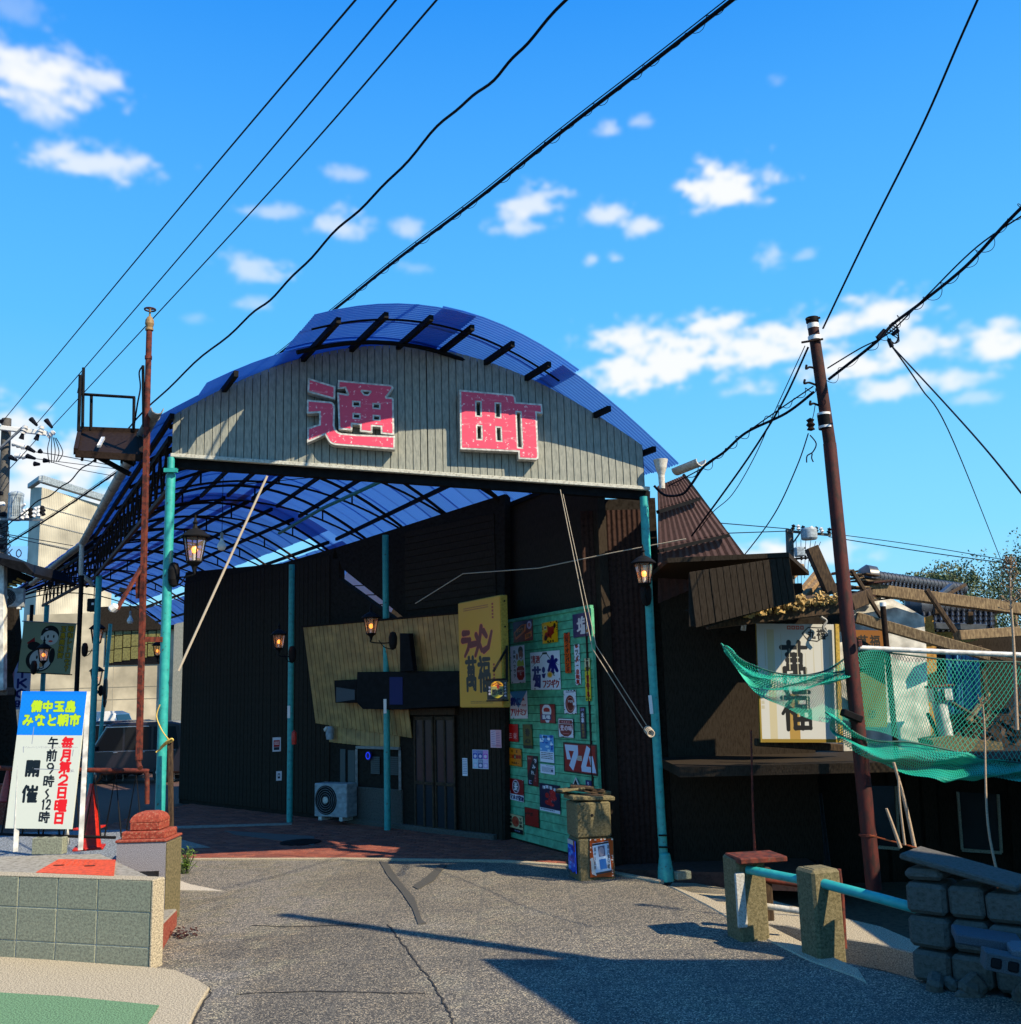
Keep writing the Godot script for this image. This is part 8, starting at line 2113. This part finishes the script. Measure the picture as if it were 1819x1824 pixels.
	# dry plants
	dead_plant([p3(4.882, 0.197, -10.800), p3(4.848, 0.898, -10.900), p3(4.965, 1.858, -11.000), p3(4.974, 2.151, -11.000)], "tall dry weed stalk with seed heads before the netting", 7, 0.16)
	dead_plant([p3(4.634, 1.919, -9.600), p3(4.693, 2.692, -9.600), p3(4.717, 3.167, -9.600), p3(4.754, 3.488, -9.600)], "tall dark seed stalk rising at the picture's right edge", 34, 0.16)
	for q in [[[p3(4.294, 0.591, -11.500), p3(4.232, 1.078, -11.500), p3(4.150, 1.512, -11.500)], "bare pale stick leaning under the scaffold tube", 0.022], [[p3(4.152, 0.651, -11.400), p3(4.140, 1.032, -11.400), p3(4.147, 1.357, -11.400)], "thin brown stick beside the leaning pale stick", 0.014], [[p3(4.065, 0.639, -11.300), p3(4.003, 0.872, -11.300), p3(3.953, 1.048, -11.300)], "short pale stick nearest the red leaning pole", 0.02], [[p3(2.795, 0.421, -12.600), p3(2.832, 0.993, -12.700), p3(2.896, 1.853, -12.800)], "thin rusty rod standing in the dark before the ruin", 0.016]]:
		one("stick", MB.new().tube(smooth_path(q[0], 5), q[2], 6, q[2] * 0.7), M.rust if q[1].begins_with("thin rusty") else M.twig_pale, q[1], "stick")

func tiled_roof(a: Vector3, b: Vector3, c: Vector3, d: Vector3, label: String, cols: int, rows: int) -> void:
	var t := thing("tiled_roof", label, "roof", a)
	part("deck", MB.new().oq4(a, b, d, c), M.steel_black, t)
	var up := (b - a).cross(c - a).normalized()
	if up.y < 0: up = -up
	for j in rows:
		for i in cols:
			var m := MB.new()
			var q := func(u: float, v: float, o: float) -> Vector3: return a.lerp(b, u).lerp(c.lerp(d, u), v) + up * o
			var v0 := float(j) / rows
			var v1 := v0 + 1.08 / rows
			for k in 6:
				var f0 := k / 6.0
				var f1 := (k + 1) / 6.0
				var h0 := 0.06 + 0.045 * sin(f0 * TAU * 0.85 + 0.3)
				var h1 := 0.06 + 0.045 * sin(f1 * TAU * 0.85 + 0.3)
				var u0 := (i + f0) / cols
				var u1 := (i + f1) / cols
				m.oq4(q.call(u0, v0, h0 + 0.03), q.call(u1, v0, h1 + 0.03), q.call(u1, v1, h1), q.call(u0, v1, h0))
				m.oq4(q.call(u0, v0, h0), q.call(u1, v0, h1), q.call(u1, v0, h1 + 0.03), q.call(u0, v0, h0 + 0.03))
			part("tile", m, M.tile, t)
	for i in cols:
		part("ridge_tile", MB.new().tube([c.lerp(d, float(i) / cols) + up * 0.1, c.lerp(d, (i + 0.96) / cols) + up * 0.1], 0.13, 8, 0.12), M.tile, t)
	part("ridge_end", MB.new().lathe(Transform3D(Basis(Vector3.BACK, PI / 2), c + up * 0.1), [Vector2(0, -0.1), Vector2(0.2, -0.08), Vector2(0.24, 0.1), Vector2(0.15, 0.25), Vector2(0, 0.3)], 12), M.tile, t)

var far_count := 0
func far_tree(at: Vector3, r: float, kind: int) -> void:
	far_count += 1
	var t := thing("far_tree", ["", "small round tree just left of the wispy trees above the tiled ridge", "wispy yellowish tree above the middle of the tiled ridge", "broad olive tree right of the crossed spars", "feathery yellowish tree between the two broad trees", "dark broad tree on the far hill behind the tall seed stalk", "low olive tree just behind the crossed spars", "olive tree cut off by the picture's right edge"][far_count], "tree", Vector3(at.x, -0.4, at.z), "trees on the far hill")
	obj("trunk", MB.new().tube([Vector3.ZERO, Vector3(0.1, at.y - r * 0.2, 0)], 0.25, 7, 0.1), M.twig, t)
	var rg := RandomNumberGenerator.new()
	rg.seed = int(at.x * 100)
	var m := MB.new()
	var cl := []
	for k in 16: cl.append([Vector3(rg.randf_range(-1, 1), rg.randf_range(-0.8, 0.7), rg.randf_range(-1, 1)) * r * 0.8, rg.randf_range(0.25, 0.5) * r])
	for k in 2800:
		var q: Array = cl[k % 16]
		var dr := Vector3(rg.randfn(), rg.randfn(), rg.randfn()).normalized()
		var pos: Vector3 = Vector3(0, at.y + 0.4, 0) + q[0] + dr * q[1] * (0.6 + 0.5 * rg.randf())
		var s := Vector3(rg.randfn(), rg.randfn(), rg.randfn()).normalized() * 0.09
		var u := s.cross(dr).normalized() * 0.055
		m.quad(pos - s, pos + u, pos + s, pos - u)
	obj("crown", m, [M.leaf_dark, M.leaf_olive, M.leaf_dark][kind], t)

func net_panel(top: Array, bot: Array, cols: int, rows: int, label: String, bunched: bool) -> void:
	var tp := smooth_path(top, 12)
	var bp := smooth_path(bot, 12)
	var at := func(p: Array, f: float) -> Vector3:
		var g := f * (p.size() - 1)
		var i := mini(int(g), p.size() - 2)
		return p[i].lerp(p[i + 1], g - i)
	var q := func(u: float, v: float) -> Vector3:
		var a: Vector3 = at.call(tp, u)
		var b: Vector3 = at.call(bp, u)
		var r: Vector3 = a.lerp(b, v)
		r.z += 0.05 * sin(u * 23.0 + v * 4.0) + (0.10 * sin(v * 9.0 + u * 11.0) if bunched else 0.0)
		r.y += 0.015 * sin(u * 31.0 + v * 7.0) - 0.12 * v * (1 - v) * 0.6
		return r
	var m := MB.new()
	var th := 0.0035 if not bunched else 0.005
	for i in cols:
		for j in rows:
			var a: Vector3 = q.call(float(i) / cols, float(j) / rows)
			var b: Vector3 = q.call(float(i + 1) / cols, float(j) / rows)
			var c: Vector3 = q.call((i + 0.5) / cols, (j + 1.0) / rows) if j % 2 == 0 else q.call(float(i) / cols, (j + 1.0) / rows)
			if j % 2 == 0:
				m.tube([a, c], th, 3, -1, false); m.tube([b, c], th, 3, -1, false)
			else:
				var a2: Vector3 = q.call((i + 0.5) / cols, float(j) / rows)
				var c2: Vector3 = q.call(float(i + 1) / cols, (j + 1.0) / rows)
				m.tube([a2, c], th, 3, -1, false); m.tube([a2, c2], th, 3, -1, false)
	var t := thing("safety_net", label, "netting", tp[0])
	var o := part("mesh", m, M.net, t)
	var ed := MB.new()
	ed.tube(tp, 0.011, 5)
	part("head_rope", ed, M.net_dark, t)

func dead_plant(p: Array, label: String, heads: int, spread: float) -> void:
	var t := thing("dry_weed", label, "plant", p[0])
	var sp := smooth_path(p, 6)
	part("stem", MB.new().tube(sp, 0.016, 6, 0.006), M.twig_pale, t)
	var rg := RandomNumberGenerator.new()
	rg.seed = heads
	var m := MB.new()
	for k in heads * 3:
		var f := 1.0 - pow(rg.randf(), 1.6) * 0.42
		var o: Vector3 = sp[int(f * (sp.size() - 1))]
		var a := rg.randf() * TAU
		var e := o + Vector3(cos(a) * spread * (1.25 - f), rg.randf_range(0.02, 0.1), sin(a) * spread * (1.25 - f))
		m.tube([o, o.lerp(e, 0.6) - Vector3(0, 0.01, 0), e], 0.003, 4)
		m.lathe(Transform3D(Basis.from_euler(Vector3(rg.randf() * 3, 0, rg.randf() * 3)), e), [Vector2(0, -0.012), Vector2(0.009, 0), Vector2(0, 0.012)], 5)
	part("seed_heads", m, M.twig, t)

# ---------------------------------------------------------------- road edge and bridge posts on the right
func bridge_side() -> void:
	var t := thing("bridge_post", "old concrete bridge post with peeling paint and a rusty plate on top", "post", p3(2.305, 0.000, -10.509))
	var x0 := p3(2.078, 0.400, -10.150)
	part("shaft", MB.new().bx(Vector3(p3(2.177, 0.421, -10.300).x, 0.33, -10.35), Vector3(0.30, 0.86, 0.32), 0.02, 0.25), M.moss, t)
	part("paint_skin", MB.new().bx(Vector3(p3(2.090, 0.423, -10.300).x, 0.38, -10.16), Vector3(0.10, 0.5, 0.03), 0.01, 0.2), mk(Color(0.5, 0.49, 0.47), 0.9, "grime", V(2)), t)
	part("iron_plate", MB.new().bx(p3(2.288, 0.746, -10.300), Vector3(0.48, 0.055, 0.4), 0.01, 0.18), M.rust, t)
	var t2 := thing("bridge_post", "nearer concrete bridge post with stepped cap and mossy face", "post", p3(2.662, 0.000, -9.531))
	part("shaft", MB.new().bx(Vector3(p3(2.688, 0.354, -9.550).x, 0.28, -9.62), Vector3(0.29, 0.94, 0.29), 0.025, 0.3), M.moss, t2)
	part("cap", MB.new().bx(p3(2.689, 0.732, -9.620), Vector3(0.20, 0.05, 0.2), 0.012, 0.3), M.moss, t2)
	one("guard_rail", MB.new().tube([p3(2.182, 0.650, -10.200), p3(2.584, 0.620, -9.750)], 0.042, 12), M.teal, "upper teal guard pipe between the two bridge posts", "guard rail", "teal guard pipes")
	one("guard_rail", MB.new().tube([p3(2.686, 0.636, -9.500), p3(3.033, 0.579, -9.100), p3(3.285, 0.536, -8.800)], 0.045, 12), M.teal, "teal guard pipe running on from the nearer bridge post", "guard rail", "teal guard pipes")
	one("low_rail", MB.new().tube([p3(2.340, 0.494, -10.600), p3(2.779, 0.435, -10.500)], 0.028, 8), M.rust, "rusty pale pipe behind the teal guard pipe, upper of two", "pipe")
	one("low_rail", MB.new().tube([p3(2.300, 0.284, -10.400), p3(2.691, 0.251, -10.200)], 0.03, 8), M.pvc_white, "whitish pipe low between the bridge posts", "pipe")
	one("short_post", MB.new().bx(p3(2.452, 0.346, -10.600), Vector3(0.08, 0.5, 0.08), 0.008), M.wood_dark, "short dark stub between the bridge posts", "post")
	one("white_stake", MB.new().tube([p3(2.873, 0.053, -9.600), p3(2.916, 0.463, -9.700), p3(2.907, 0.717, -9.700)], 0.022, 8), M.rust, "slim red and white stake behind the nearer bridge post", "stake")
	# concrete ledge beyond the road and the drop to the channel
	struct("ledge", slab([Vector2(2.056, -14.329), Vector2(2.663, -13.602), Vector2(3.204, -12.425), Vector2(3.801, -11.344), Vector2(3.925, -10.599), Vector2(3.761, -10.184), Vector2(3.499, -10.651), Vector2(3.152, -10.975), Vector2(2.835, -11.523), Vector2(2.471, -11.788), Vector2(2.200, -12.663), Vector2(1.895, -13.758)], -0.16, 0.3, 0.01), M.concrete)
	struct("road_edge", slab([Vector2(1.798, -13.039), Vector2(2.052, -11.813), Vector2(2.268, -10.467), Vector2(2.496, -9.436), Vector2(2.719, -8.915), Vector2(2.766, -8.714), Vector2(2.830, -9.109), Vector2(2.665, -9.849), Vector2(2.430, -11.037), Vector2(2.143, -12.234)], 0.012, 0.5, 0.01), M.concrete)
	struct("channel_bank", slab([Vector2(1.7, -13.4), Vector2(2.6, -10.0), Vector2(3.2, -8.8), Vector2(5.0, -6.8), Vector2(9, -6), Vector2(14, -8), Vector2(14, -15), Vector2(1.6, -15)], -0.40, 0.3), M.earth)
	# dark wall, blocks and rubble at the lower right
	var sw := thing("stone_wall", "rough stone roadside wall sloping down towards the right in the shade", "wall", Vector3(3.4, 0, -8.8))
	var rg := RandomNumberGenerator.new()
	rg.seed = 31
	var wa := Vector3(3.28, -0.3, -8.86)
	var wd := Vector3(1.55, 0, 1.35)
	var wdir := wd.normalized()
	for r in 5:
		var u := -0.02
		while u < wd.length():
			var w := rg.randf_range(0.26, 0.46)
			var top := lerpf(0.92, 0.5, (u + w * 0.5) / wd.length())
			var y := -0.25 + 0.26 * r
			var h := minf(0.25, top - y)
			if h > 0.06:
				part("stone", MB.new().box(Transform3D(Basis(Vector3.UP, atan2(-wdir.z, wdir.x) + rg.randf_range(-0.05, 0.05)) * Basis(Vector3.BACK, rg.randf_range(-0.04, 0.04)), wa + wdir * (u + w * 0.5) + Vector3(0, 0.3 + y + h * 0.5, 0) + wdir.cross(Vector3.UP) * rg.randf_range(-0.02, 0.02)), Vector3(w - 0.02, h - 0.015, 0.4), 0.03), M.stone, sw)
			u += w
	part("cap_slab", MB.new().box(Transform3D(Basis(Vector3.UP, atan2(-wdir.z, wdir.x)) * Basis(Vector3.BACK, -0.2), wa + wdir * 0.42 + Vector3(0, 1.19, 0)), Vector3(0.9, 0.05, 0.46), 0.012), M.stone, sw)
	var sb := thing("stone_heap", "loose stones lying along the foot of the roadside stone wall", "stones", p3(3.518, 0.000, -8.830))
	for k in 16:
		var at := wa + wdir * rg.randf_range(0.1, 1.9) - wdir.cross(Vector3.UP) * rg.randf_range(-0.35, -0.22) + Vector3(0, rg.randf_range(0.28, 0.38), 0)
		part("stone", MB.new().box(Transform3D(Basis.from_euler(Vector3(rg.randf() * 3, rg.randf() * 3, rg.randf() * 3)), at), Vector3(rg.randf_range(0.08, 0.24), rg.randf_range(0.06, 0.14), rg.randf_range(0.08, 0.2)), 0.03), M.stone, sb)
	var hb := thing("hollow_block", "grey hollow concrete block lying on its side at the lower right", "concrete block", p3(3.394, 0.417, -7.600))
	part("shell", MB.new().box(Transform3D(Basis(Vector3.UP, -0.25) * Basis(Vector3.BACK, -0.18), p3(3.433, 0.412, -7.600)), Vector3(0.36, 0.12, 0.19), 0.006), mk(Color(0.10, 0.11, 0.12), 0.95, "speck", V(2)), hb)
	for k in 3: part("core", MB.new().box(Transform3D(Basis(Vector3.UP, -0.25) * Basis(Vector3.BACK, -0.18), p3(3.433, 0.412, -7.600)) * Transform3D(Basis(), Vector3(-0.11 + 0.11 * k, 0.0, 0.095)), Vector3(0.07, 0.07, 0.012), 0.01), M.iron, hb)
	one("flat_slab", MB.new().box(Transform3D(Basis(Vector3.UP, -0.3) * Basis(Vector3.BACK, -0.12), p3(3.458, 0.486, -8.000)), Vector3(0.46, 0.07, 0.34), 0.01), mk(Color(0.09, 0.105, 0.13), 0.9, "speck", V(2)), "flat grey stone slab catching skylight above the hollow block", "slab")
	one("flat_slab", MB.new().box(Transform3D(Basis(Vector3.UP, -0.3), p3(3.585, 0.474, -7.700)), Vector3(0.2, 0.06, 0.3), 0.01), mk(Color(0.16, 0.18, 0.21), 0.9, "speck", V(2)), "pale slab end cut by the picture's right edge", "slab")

# ---------------------------------------------------------------- wires overhead
func cable(p: Array, r: float, label: String, called := "overhead_cable") -> Array:
	var q := smooth_path(p, 8)
	one(called, MB.new().tube(q, r, 5), M.wire, label, "cable", "cables overhead")
	return q

func overhead() -> void:
	# left utility pole
	var t := thing("utility_pole", "old concrete utility pole with crossarm, insulators and transformer at the left edge", "utility pole", p3(-13.296, 6.128, -26.000) * Vector3(1, 0, 1))
	part("pole", MB.new().tube([p3(-13.197, 2.540, -26.000), p3(-13.344, 9.957, -26.000)], 0.16, 14, 0.12), M.pole_grey, t)
	part("crossarm", MB.new().bar(p3(-14.004, 9.753, -25.800), p3(-12.150, 9.467, -25.800), 0.12, 0.12, 0.01), M.tape, t)
	part("crossarm_brace", MB.new().bar(p3(-13.428, 9.050, -25.800), p3(-12.762, 9.612, -25.700), 0.05, 0.05), M.pvc, t)
	for q in [[p3(-12.753, 9.460, -25.700), p3(-12.662, 9.685, -25.700)], [p3(-12.308, 9.416, -25.700), p3(-12.233, 9.657, -25.700)], [p3(-12.084, 9.348, -25.700), p3(-11.900, 9.495, -25.700)], [p3(-12.974, 9.194, -25.700), p3(-12.614, 9.062, -25.700)], [p3(-12.896, 8.859, -25.700), p3(-12.600, 8.820, -25.700)]]:
		for k in 3:
			var a: Vector3 = q[0].lerp(q[1], k / 3.0)
			var b: Vector3 = q[0].lerp(q[1], (k + 0.8) / 3.0)
			part("insulator", MB.new().tube([a, a.lerp(b, 0.5), b], 0.085, 8, 0.05), M.porcelain, t)
	for q in [[p3(-12.553, 9.850, -25.700), p3(-12.380, 9.662, -25.700)], [p3(-12.152, 9.807, -25.700), p3(-11.978, 9.588, -25.700)], [p3(-13.363, 9.783, -25.700), p3(-13.277, 9.842, -25.700)], [p3(-12.774, 9.309, -25.700), p3(-12.739, 9.460, -25.700)], [p3(-12.389, 9.267, -25.700), p3(-12.325, 9.447, -25.700)], [p3(-12.614, 9.077, -25.700), p3(-12.402, 8.950, -25.700)], [p3(-12.602, 8.850, -25.700), p3(-12.377, 8.768, -25.700)], [p3(-13.042, 8.833, -25.700), p3(-12.860, 8.737, -25.700)], [p3(-12.285, 8.976, -25.700), p3(-12.209, 8.929, -25.700)], [p3(-12.154, 8.716, -25.700), p3(-12.006, 8.696, -25.700)], [p3(-12.399, 8.633, -25.700), p3(-12.252, 8.614, -25.700)]]:
		part("clamp_cover", MB.new().tube(q, 0.07, 7, 0.035), M.wire, t)
	var tr := p3(-12.720, 7.472, -25.500)
	part("transformer", MB.new().lathe(Transform3D(Basis(), tr), [Vector2(0, -0.36), Vector2(0.17, -0.36), Vector2(0.18, -0.33), Vector2(0.18, 0.26), Vector2(0.19, 0.28), Vector2(0.19, 0.33), Vector2(0.12, 0.38), Vector2(0, 0.38)], 18), M.transformer, t)
	for k in 5: part("cooling_fin", MB.new().bx(tr + Vector3(0.02 + 0.04 * k, -0.02, 0.17 - 0.02 * k), Vector3(0.012, 0.5, 0.08), 0.003), M.transformer, t)
	part("bushing", MB.new().tube([tr + Vector3(0.18, -0.02, 0.05), tr + Vector3(0.28, 0.04, 0.08)], 0.05, 8, 0.03), M.porcelain, t)
	for k in 12: part("low_insulator", MB.new().lathe(Transform3D(Basis(Vector3.BACK, 0.5 * (k % 3 - 1)), p3(-12.454, 7.183, -25.400).lerp(p3(-11.969, 7.256, -25.400), (k % 6) / 5.0) + Vector3(0, 0.1 * (k / 6), 0)), [Vector2(0.0, -0.08), Vector2(0.06, -0.06), Vector2(0.05, 0), Vector2(0.07, 0.05), Vector2(0.03, 0.1), Vector2(0, 0.1)], 8), [M.porcelain, M.tape, M.iron][k % 3], t)
	part("low_arm", MB.new().bar(p3(-13.157, 7.166, -25.600), p3(-11.960, 7.081, -25.400), 0.06, 0.06), M.pvc, t)
	for k in 6: part("pole_fitting", MB.new().bx(p3(-13.255, 7.871, -25.800).lerp(p3(-13.245, 6.466, -25.800), k / 5.0) + Vector3(0.06 * (k % 3), 0, 0.1), Vector3(0.16, 0.1, 0.12), 0.02), [M.wire, M.tape, M.wire][k % 3], t)
	for k in 5: part("jumper", MB.new().tube(smooth_path([p3(-11.963, 9.319, -25.600).lerp(p3(-11.815, 9.284, -25.600), k / 4.0), p3(-12.020, 8.989, -25.600).lerp(p3(-11.620, 8.902, -25.600), k / 4.0), p3(-11.957, 8.612, -25.600).lerp(p3(-11.725, 8.650, -25.600), k / 4.0)], 5), 0.012, 4), M.wire, t)
	for k in 6: part("wire_loop", MB.new().tube(smooth_path([p3(-13.119, 7.018, -25.600) + Vector3(0, -0.1 * k, 0), p3(-12.899, 7.068, -25.500) + Vector3(0.02 * k, -0.12 * k, 0), p3(-12.941, 6.806, -25.500) + Vector3(0, -0.1 * k, 0), p3(-13.162, 6.770, -25.600) + Vector3(0, -0.1 * k, 0)], 5), 0.012, 4), M.wire, t)

	# three straight lines from the pole to the upper right
	cable([p3(-13.276, 9.826, -25.700), p3(-4.793, 9.644, -14.000), p3(-1.153, 8.573, -8.000)], 0.011, "straight power line, leftmost of three rising from the left pole")
	cable([p3(-12.384, 9.723, -25.700), p3(-4.165, 9.624, -14.000), p3(-0.795, 8.562, -8.000)], 0.011, "straight power line, middle of three rising from the left pole")
	cable([p3(-11.980, 9.619, -25.700), p3(-3.704, 9.565, -14.000), p3(-0.432, 8.550, -8.000)], 0.011, "straight power line, rightmost of three rising from the left pole")
	cable([p3(-12.389, 9.267, -25.700), p3(-12.137, 8.154, -24.000), p3(-11.716, 7.078, -22.000)], 0.011, "short power line dropping from the crossarm to the left edge")
	# the twisted cable past the gable
	var w1 := [p3(-12.870, 6.934, -25.400), p3(-11.512, 7.216, -24.000), p3(-10.425, 7.395, -23.000), p3(-9.492, 7.625, -22.000), p3(-8.278, 7.732, -20.500), p3(-5.922, 7.823, -17.000), p3(-4.061, 7.919, -14.500), p3(-3.086, 7.976, -13.200), p3(-2.171, 8.165, -12.000), p3(-1.332, 8.333, -11.000), p3(-0.599, 8.494, -10.000), p3(-0.095, 8.390, -9.200), p3(0.293, 8.423, -8.600), p3(0.737, 8.539, -8.000)]
	var wob := []
	var sp := smooth_path(w1, 8)
	for i in sp.size(): wob.append(sp[i] + Vector3(0, 0.018 * sin(i * 0.9) * clampf(sp[i].z / -12.0, 0.6, 1.5), 0))
	one("overhead_cable", MB.new().tube(wob, 0.016, 5), M.wire, "wavy twisted cable passing left of the arcade roof", "cable", "cables overhead")
	# heavy bundle over the roof
	var w2 := cable([p3(-12.843, 6.469, -25.400), p3(-10.851, 7.057, -24.000), p3(-8.870, 7.665, -22.500), p3(-5.160, 8.262, -18.500), p3(-2.624, 8.402, -15.000), p3(-1.451, 8.379, -13.200), p3(-0.295, 8.345, -11.500), p3(0.682, 8.439, -10.200), p3(1.485, 8.524, -9.200), p3(2.280, 8.613, -8.200)], 0.022, "heavy black cable bundle crossing over the arcade roof")
	one("spiral_hanger", MB.new().tube(coil(w2, 0.028, 46), 0.004, 4), M.wire, "thin wire coiled round the heavy cable bundle", "wire", "cables overhead")
	one("messenger_wire", MB.new().tube(_shift(w2, Vector3(0, 0.05, 0)), 0.008, 4), M.wire, "thin messenger wire just above the heavy cable bundle", "wire", "cables overhead")
	# lines leaving the left pole towards the right
	cable([p3(-12.387, 8.949, -25.700), p3(-12.281, 9.147, -27.000), p3(-11.864, 9.492, -30.000)], 0.012, "thin line from the left pole running behind the gutter, upper")
	cable([p3(-12.377, 8.768, -25.700), p3(-12.273, 8.973, -27.000), p3(-11.861, 9.421, -30.000)], 0.010, "thin line from the left pole running behind the gutter, middle")
	cable([p3(-12.006, 8.681, -25.700), p3(-11.800, 8.753, -27.000), p3(-11.817, 9.175, -30.000)], 0.010, "thin line from the left pole running behind the gutter, lower")
	cable([p3(-13.004, 6.764, -25.400), p3(-14.367, 7.353, -30.000), p3(-15.807, 8.055, -36.000)], 0.014, "slack telephone line across the pale tower, upper")
	cable([p3(-13.002, 6.735, -25.400), p3(-14.361, 7.250, -30.000), p3(-15.961, 7.896, -36.000)], 0.014, "slack telephone line across the pale tower, lower")
	# leaning pole: line to the top right, bundle, slack wires to the arcade
	cable([p3(3.954, 6.740, -12.000), p3(4.002, 7.191, -10.500), p3(4.168, 7.763, -9.200), p3(4.256, 8.181, -8.400), p3(4.304, 8.392, -8.000)], 0.012, "single line rising steeply from the leaning pole to the upper right")
	var w3 := cable([p3(3.968, 6.078, -12.000), p3(4.401, 6.365, -11.500), p3(4.542, 6.510, -11.300), p3(4.766, 6.646, -11.000), p3(5.036, 6.818, -10.400), p3(5.201, 7.011, -9.800), p3(5.302, 7.113, -9.400)], 0.019, "black cable bundle with loose loops between the leaning pole and the right edge")
	one("spiral_hanger", MB.new().tube(coil(w3, 0.045, 15), 0.004, 4), M.wire, "loose wire coiled round the right cable bundle", "wire", "cables overhead")
	cable([p3(3.966, 6.222, -12.000), p3(4.266, 6.355, -11.700), p3(4.500, 6.414, -11.300), p3(4.794, 6.686, -10.900), p3(5.084, 6.952, -10.200), p3(5.343, 7.030, -9.500)], 0.009, "second thinner wire beside the right cable bundle")
	var jn := thing("wire_joint", "tangle of wire joints on the right cable bundle", "cable joint", p3(4.455, 6.324, -11.200))
	for q in [[p3(4.490, 6.350, -11.200), p3(4.560, 6.403, -11.200)], [p3(4.439, 6.297, -11.200), p3(4.469, 6.201, -11.200)], [p3(4.330, 6.332, -11.250), p3(4.423, 6.426, -11.250)]]: part("sleeve", MB.new().tube(q, 0.025, 7), M.wire, jn)
	for k in 5: part("wire_loop", MB.new().tube(smooth_path([p3(4.370, 6.327, -11.200), p3(4.427, 6.380, -11.200) + Vector3(0.02 * k, 0.03 * k, 0), p3(4.553, 6.335, -11.200) + Vector3(0, 0.03 * (k - 2), 0.02), p3(4.479, 6.242, -11.200) + Vector3(0.01 * k, 0, 0), p3(4.434, 6.311, -11.200)], 5), 0.006, 4), M.wire, jn)
	cable([p3(4.475, 6.201, -11.200), p3(5.514, 6.238, -13.000), p3(7.690, 6.397, -17.000), p3(14.637, 5.637, -30.000)], 0.010, "twisted line dropping from the wire joint towards the far trees")
	cable([p3(4.475, 6.201, -11.200), p3(4.456, 5.196, -10.000), p3(4.369, 4.428, -9.000), p3(4.401, 3.797, -8.400)], 0.009, "straight line dropping from the wire joint to the right edge")
	cable([p3(3.753, 6.505, -12.000), p3(3.472, 5.901, -12.300), p3(3.136, 5.354, -12.700), p3(2.787, 4.853, -13.300), p3(2.487, 4.445, -13.800)], 0.013, "thick slack wire from the leaning pole down to the maroon roof")
	cable([p3(3.713, 6.521, -12.000), p3(3.397, 5.852, -12.300), p3(3.143, 5.278, -12.600), p3(2.913, 4.867, -13.000), p3(2.722, 4.705, -13.400), p3(2.593, 4.520, -13.800)], 0.006, "thin slack wire beside the thick one from the leaning pole to the maroon roof")
	var w4 := cable([p3(3.775, 5.926, -12.000), p3(3.495, 5.747, -12.300), p3(3.058, 5.592, -12.600), p3(2.797, 5.389, -12.800), p3(2.570, 5.254, -13.000), p3(2.404, 5.038, -13.100), p3(2.287, 4.925, -13.200), p3(2.078, 4.936, -13.300), p3(1.935, 5.071, -13.300)], 0.018, "thick drooping cable from the leaning pole to the gable's right corner")
	var w5 := cable([p3(3.774, 5.998, -12.000), p3(3.429, 5.808, -12.300), p3(2.982, 5.535, -12.600), p3(2.607, 5.268, -13.000), p3(2.122, 5.057, -13.300)], 0.009, "thin looped wire above the thick drooping cable")
	one("spiral_hanger", MB.new().tube(coil(w5, 0.04, 11), 0.005, 4), M.wire, "wire coiled round the looped wire at the gable's right corner", "wire", "cables overhead")
	cable([p3(3.649, 5.390, -11.950), p3(3.495, 5.000, -12.000), p3(3.311, 4.505, -12.500), p3(3.072, 4.087, -13.300), p3(2.939, 3.993, -13.300)], 0.008, "fine wire from the hanging insulator down to the boarded wall")
	var hi := thing("hanging_insulator", "dark insulator hanging from the leaning pole with frayed leads", "insulator", p3(3.674, 5.460, -11.900))
	part("body", MB.new().lathe(Transform3D(Basis(), p3(3.670, 5.404, -11.900)), [Vector2(0, 0), Vector2(0.05, 0.02), Vector2(0.03, 0.05), Vector2(0.055, 0.08), Vector2(0.03, 0.11), Vector2(0.05, 0.14), Vector2(0, 0.17)], 10), M.steel_brown, hi)
	part("lead", MB.new().tube(smooth_path([p3(3.686, 5.516, -11.900), p3(3.738, 5.648, -11.950), p3(3.769, 5.748, -11.980)], 4), 0.006, 4), M.wire, hi)
	part("lead", MB.new().tube(smooth_path([p3(3.652, 5.356, -11.900), p3(3.718, 5.249, -11.900), p3(3.669, 5.146, -11.900), p3(3.597, 5.099, -11.900), p3(3.584, 5.017, -11.900)], 5), 0.008, 4), M.wire, hi)
	part("lead", MB.new().tube(smooth_path([p3(3.660, 5.125, -11.900), p3(3.649, 5.070, -11.900), p3(3.665, 5.021, -11.900)], 4), 0.008, 4), M.wire, hi)
	cable([p3(8.011, 8.493, -38.000), p3(11.666, 8.810, -42.000)], 0.02, "far line reaching the distant pole from the left, upper")
	cable([p3(8.092, 8.101, -38.000), p3(11.658, 8.715, -42.000)], 0.02, "far line reaching the distant pole from the left, lower")
	cable([p3(13.369, 8.568, -42.000), p3(16.310, 7.668, -40.000), p3(19.648, 6.553, -38.000)], 0.016, "far line leaving the distant pole to the right, upper")
	cable([p3(13.309, 8.427, -42.000), p3(16.287, 7.443, -40.000), p3(19.638, 6.468, -38.000)], 0.02, "far line leaving the distant pole to the right, lower")
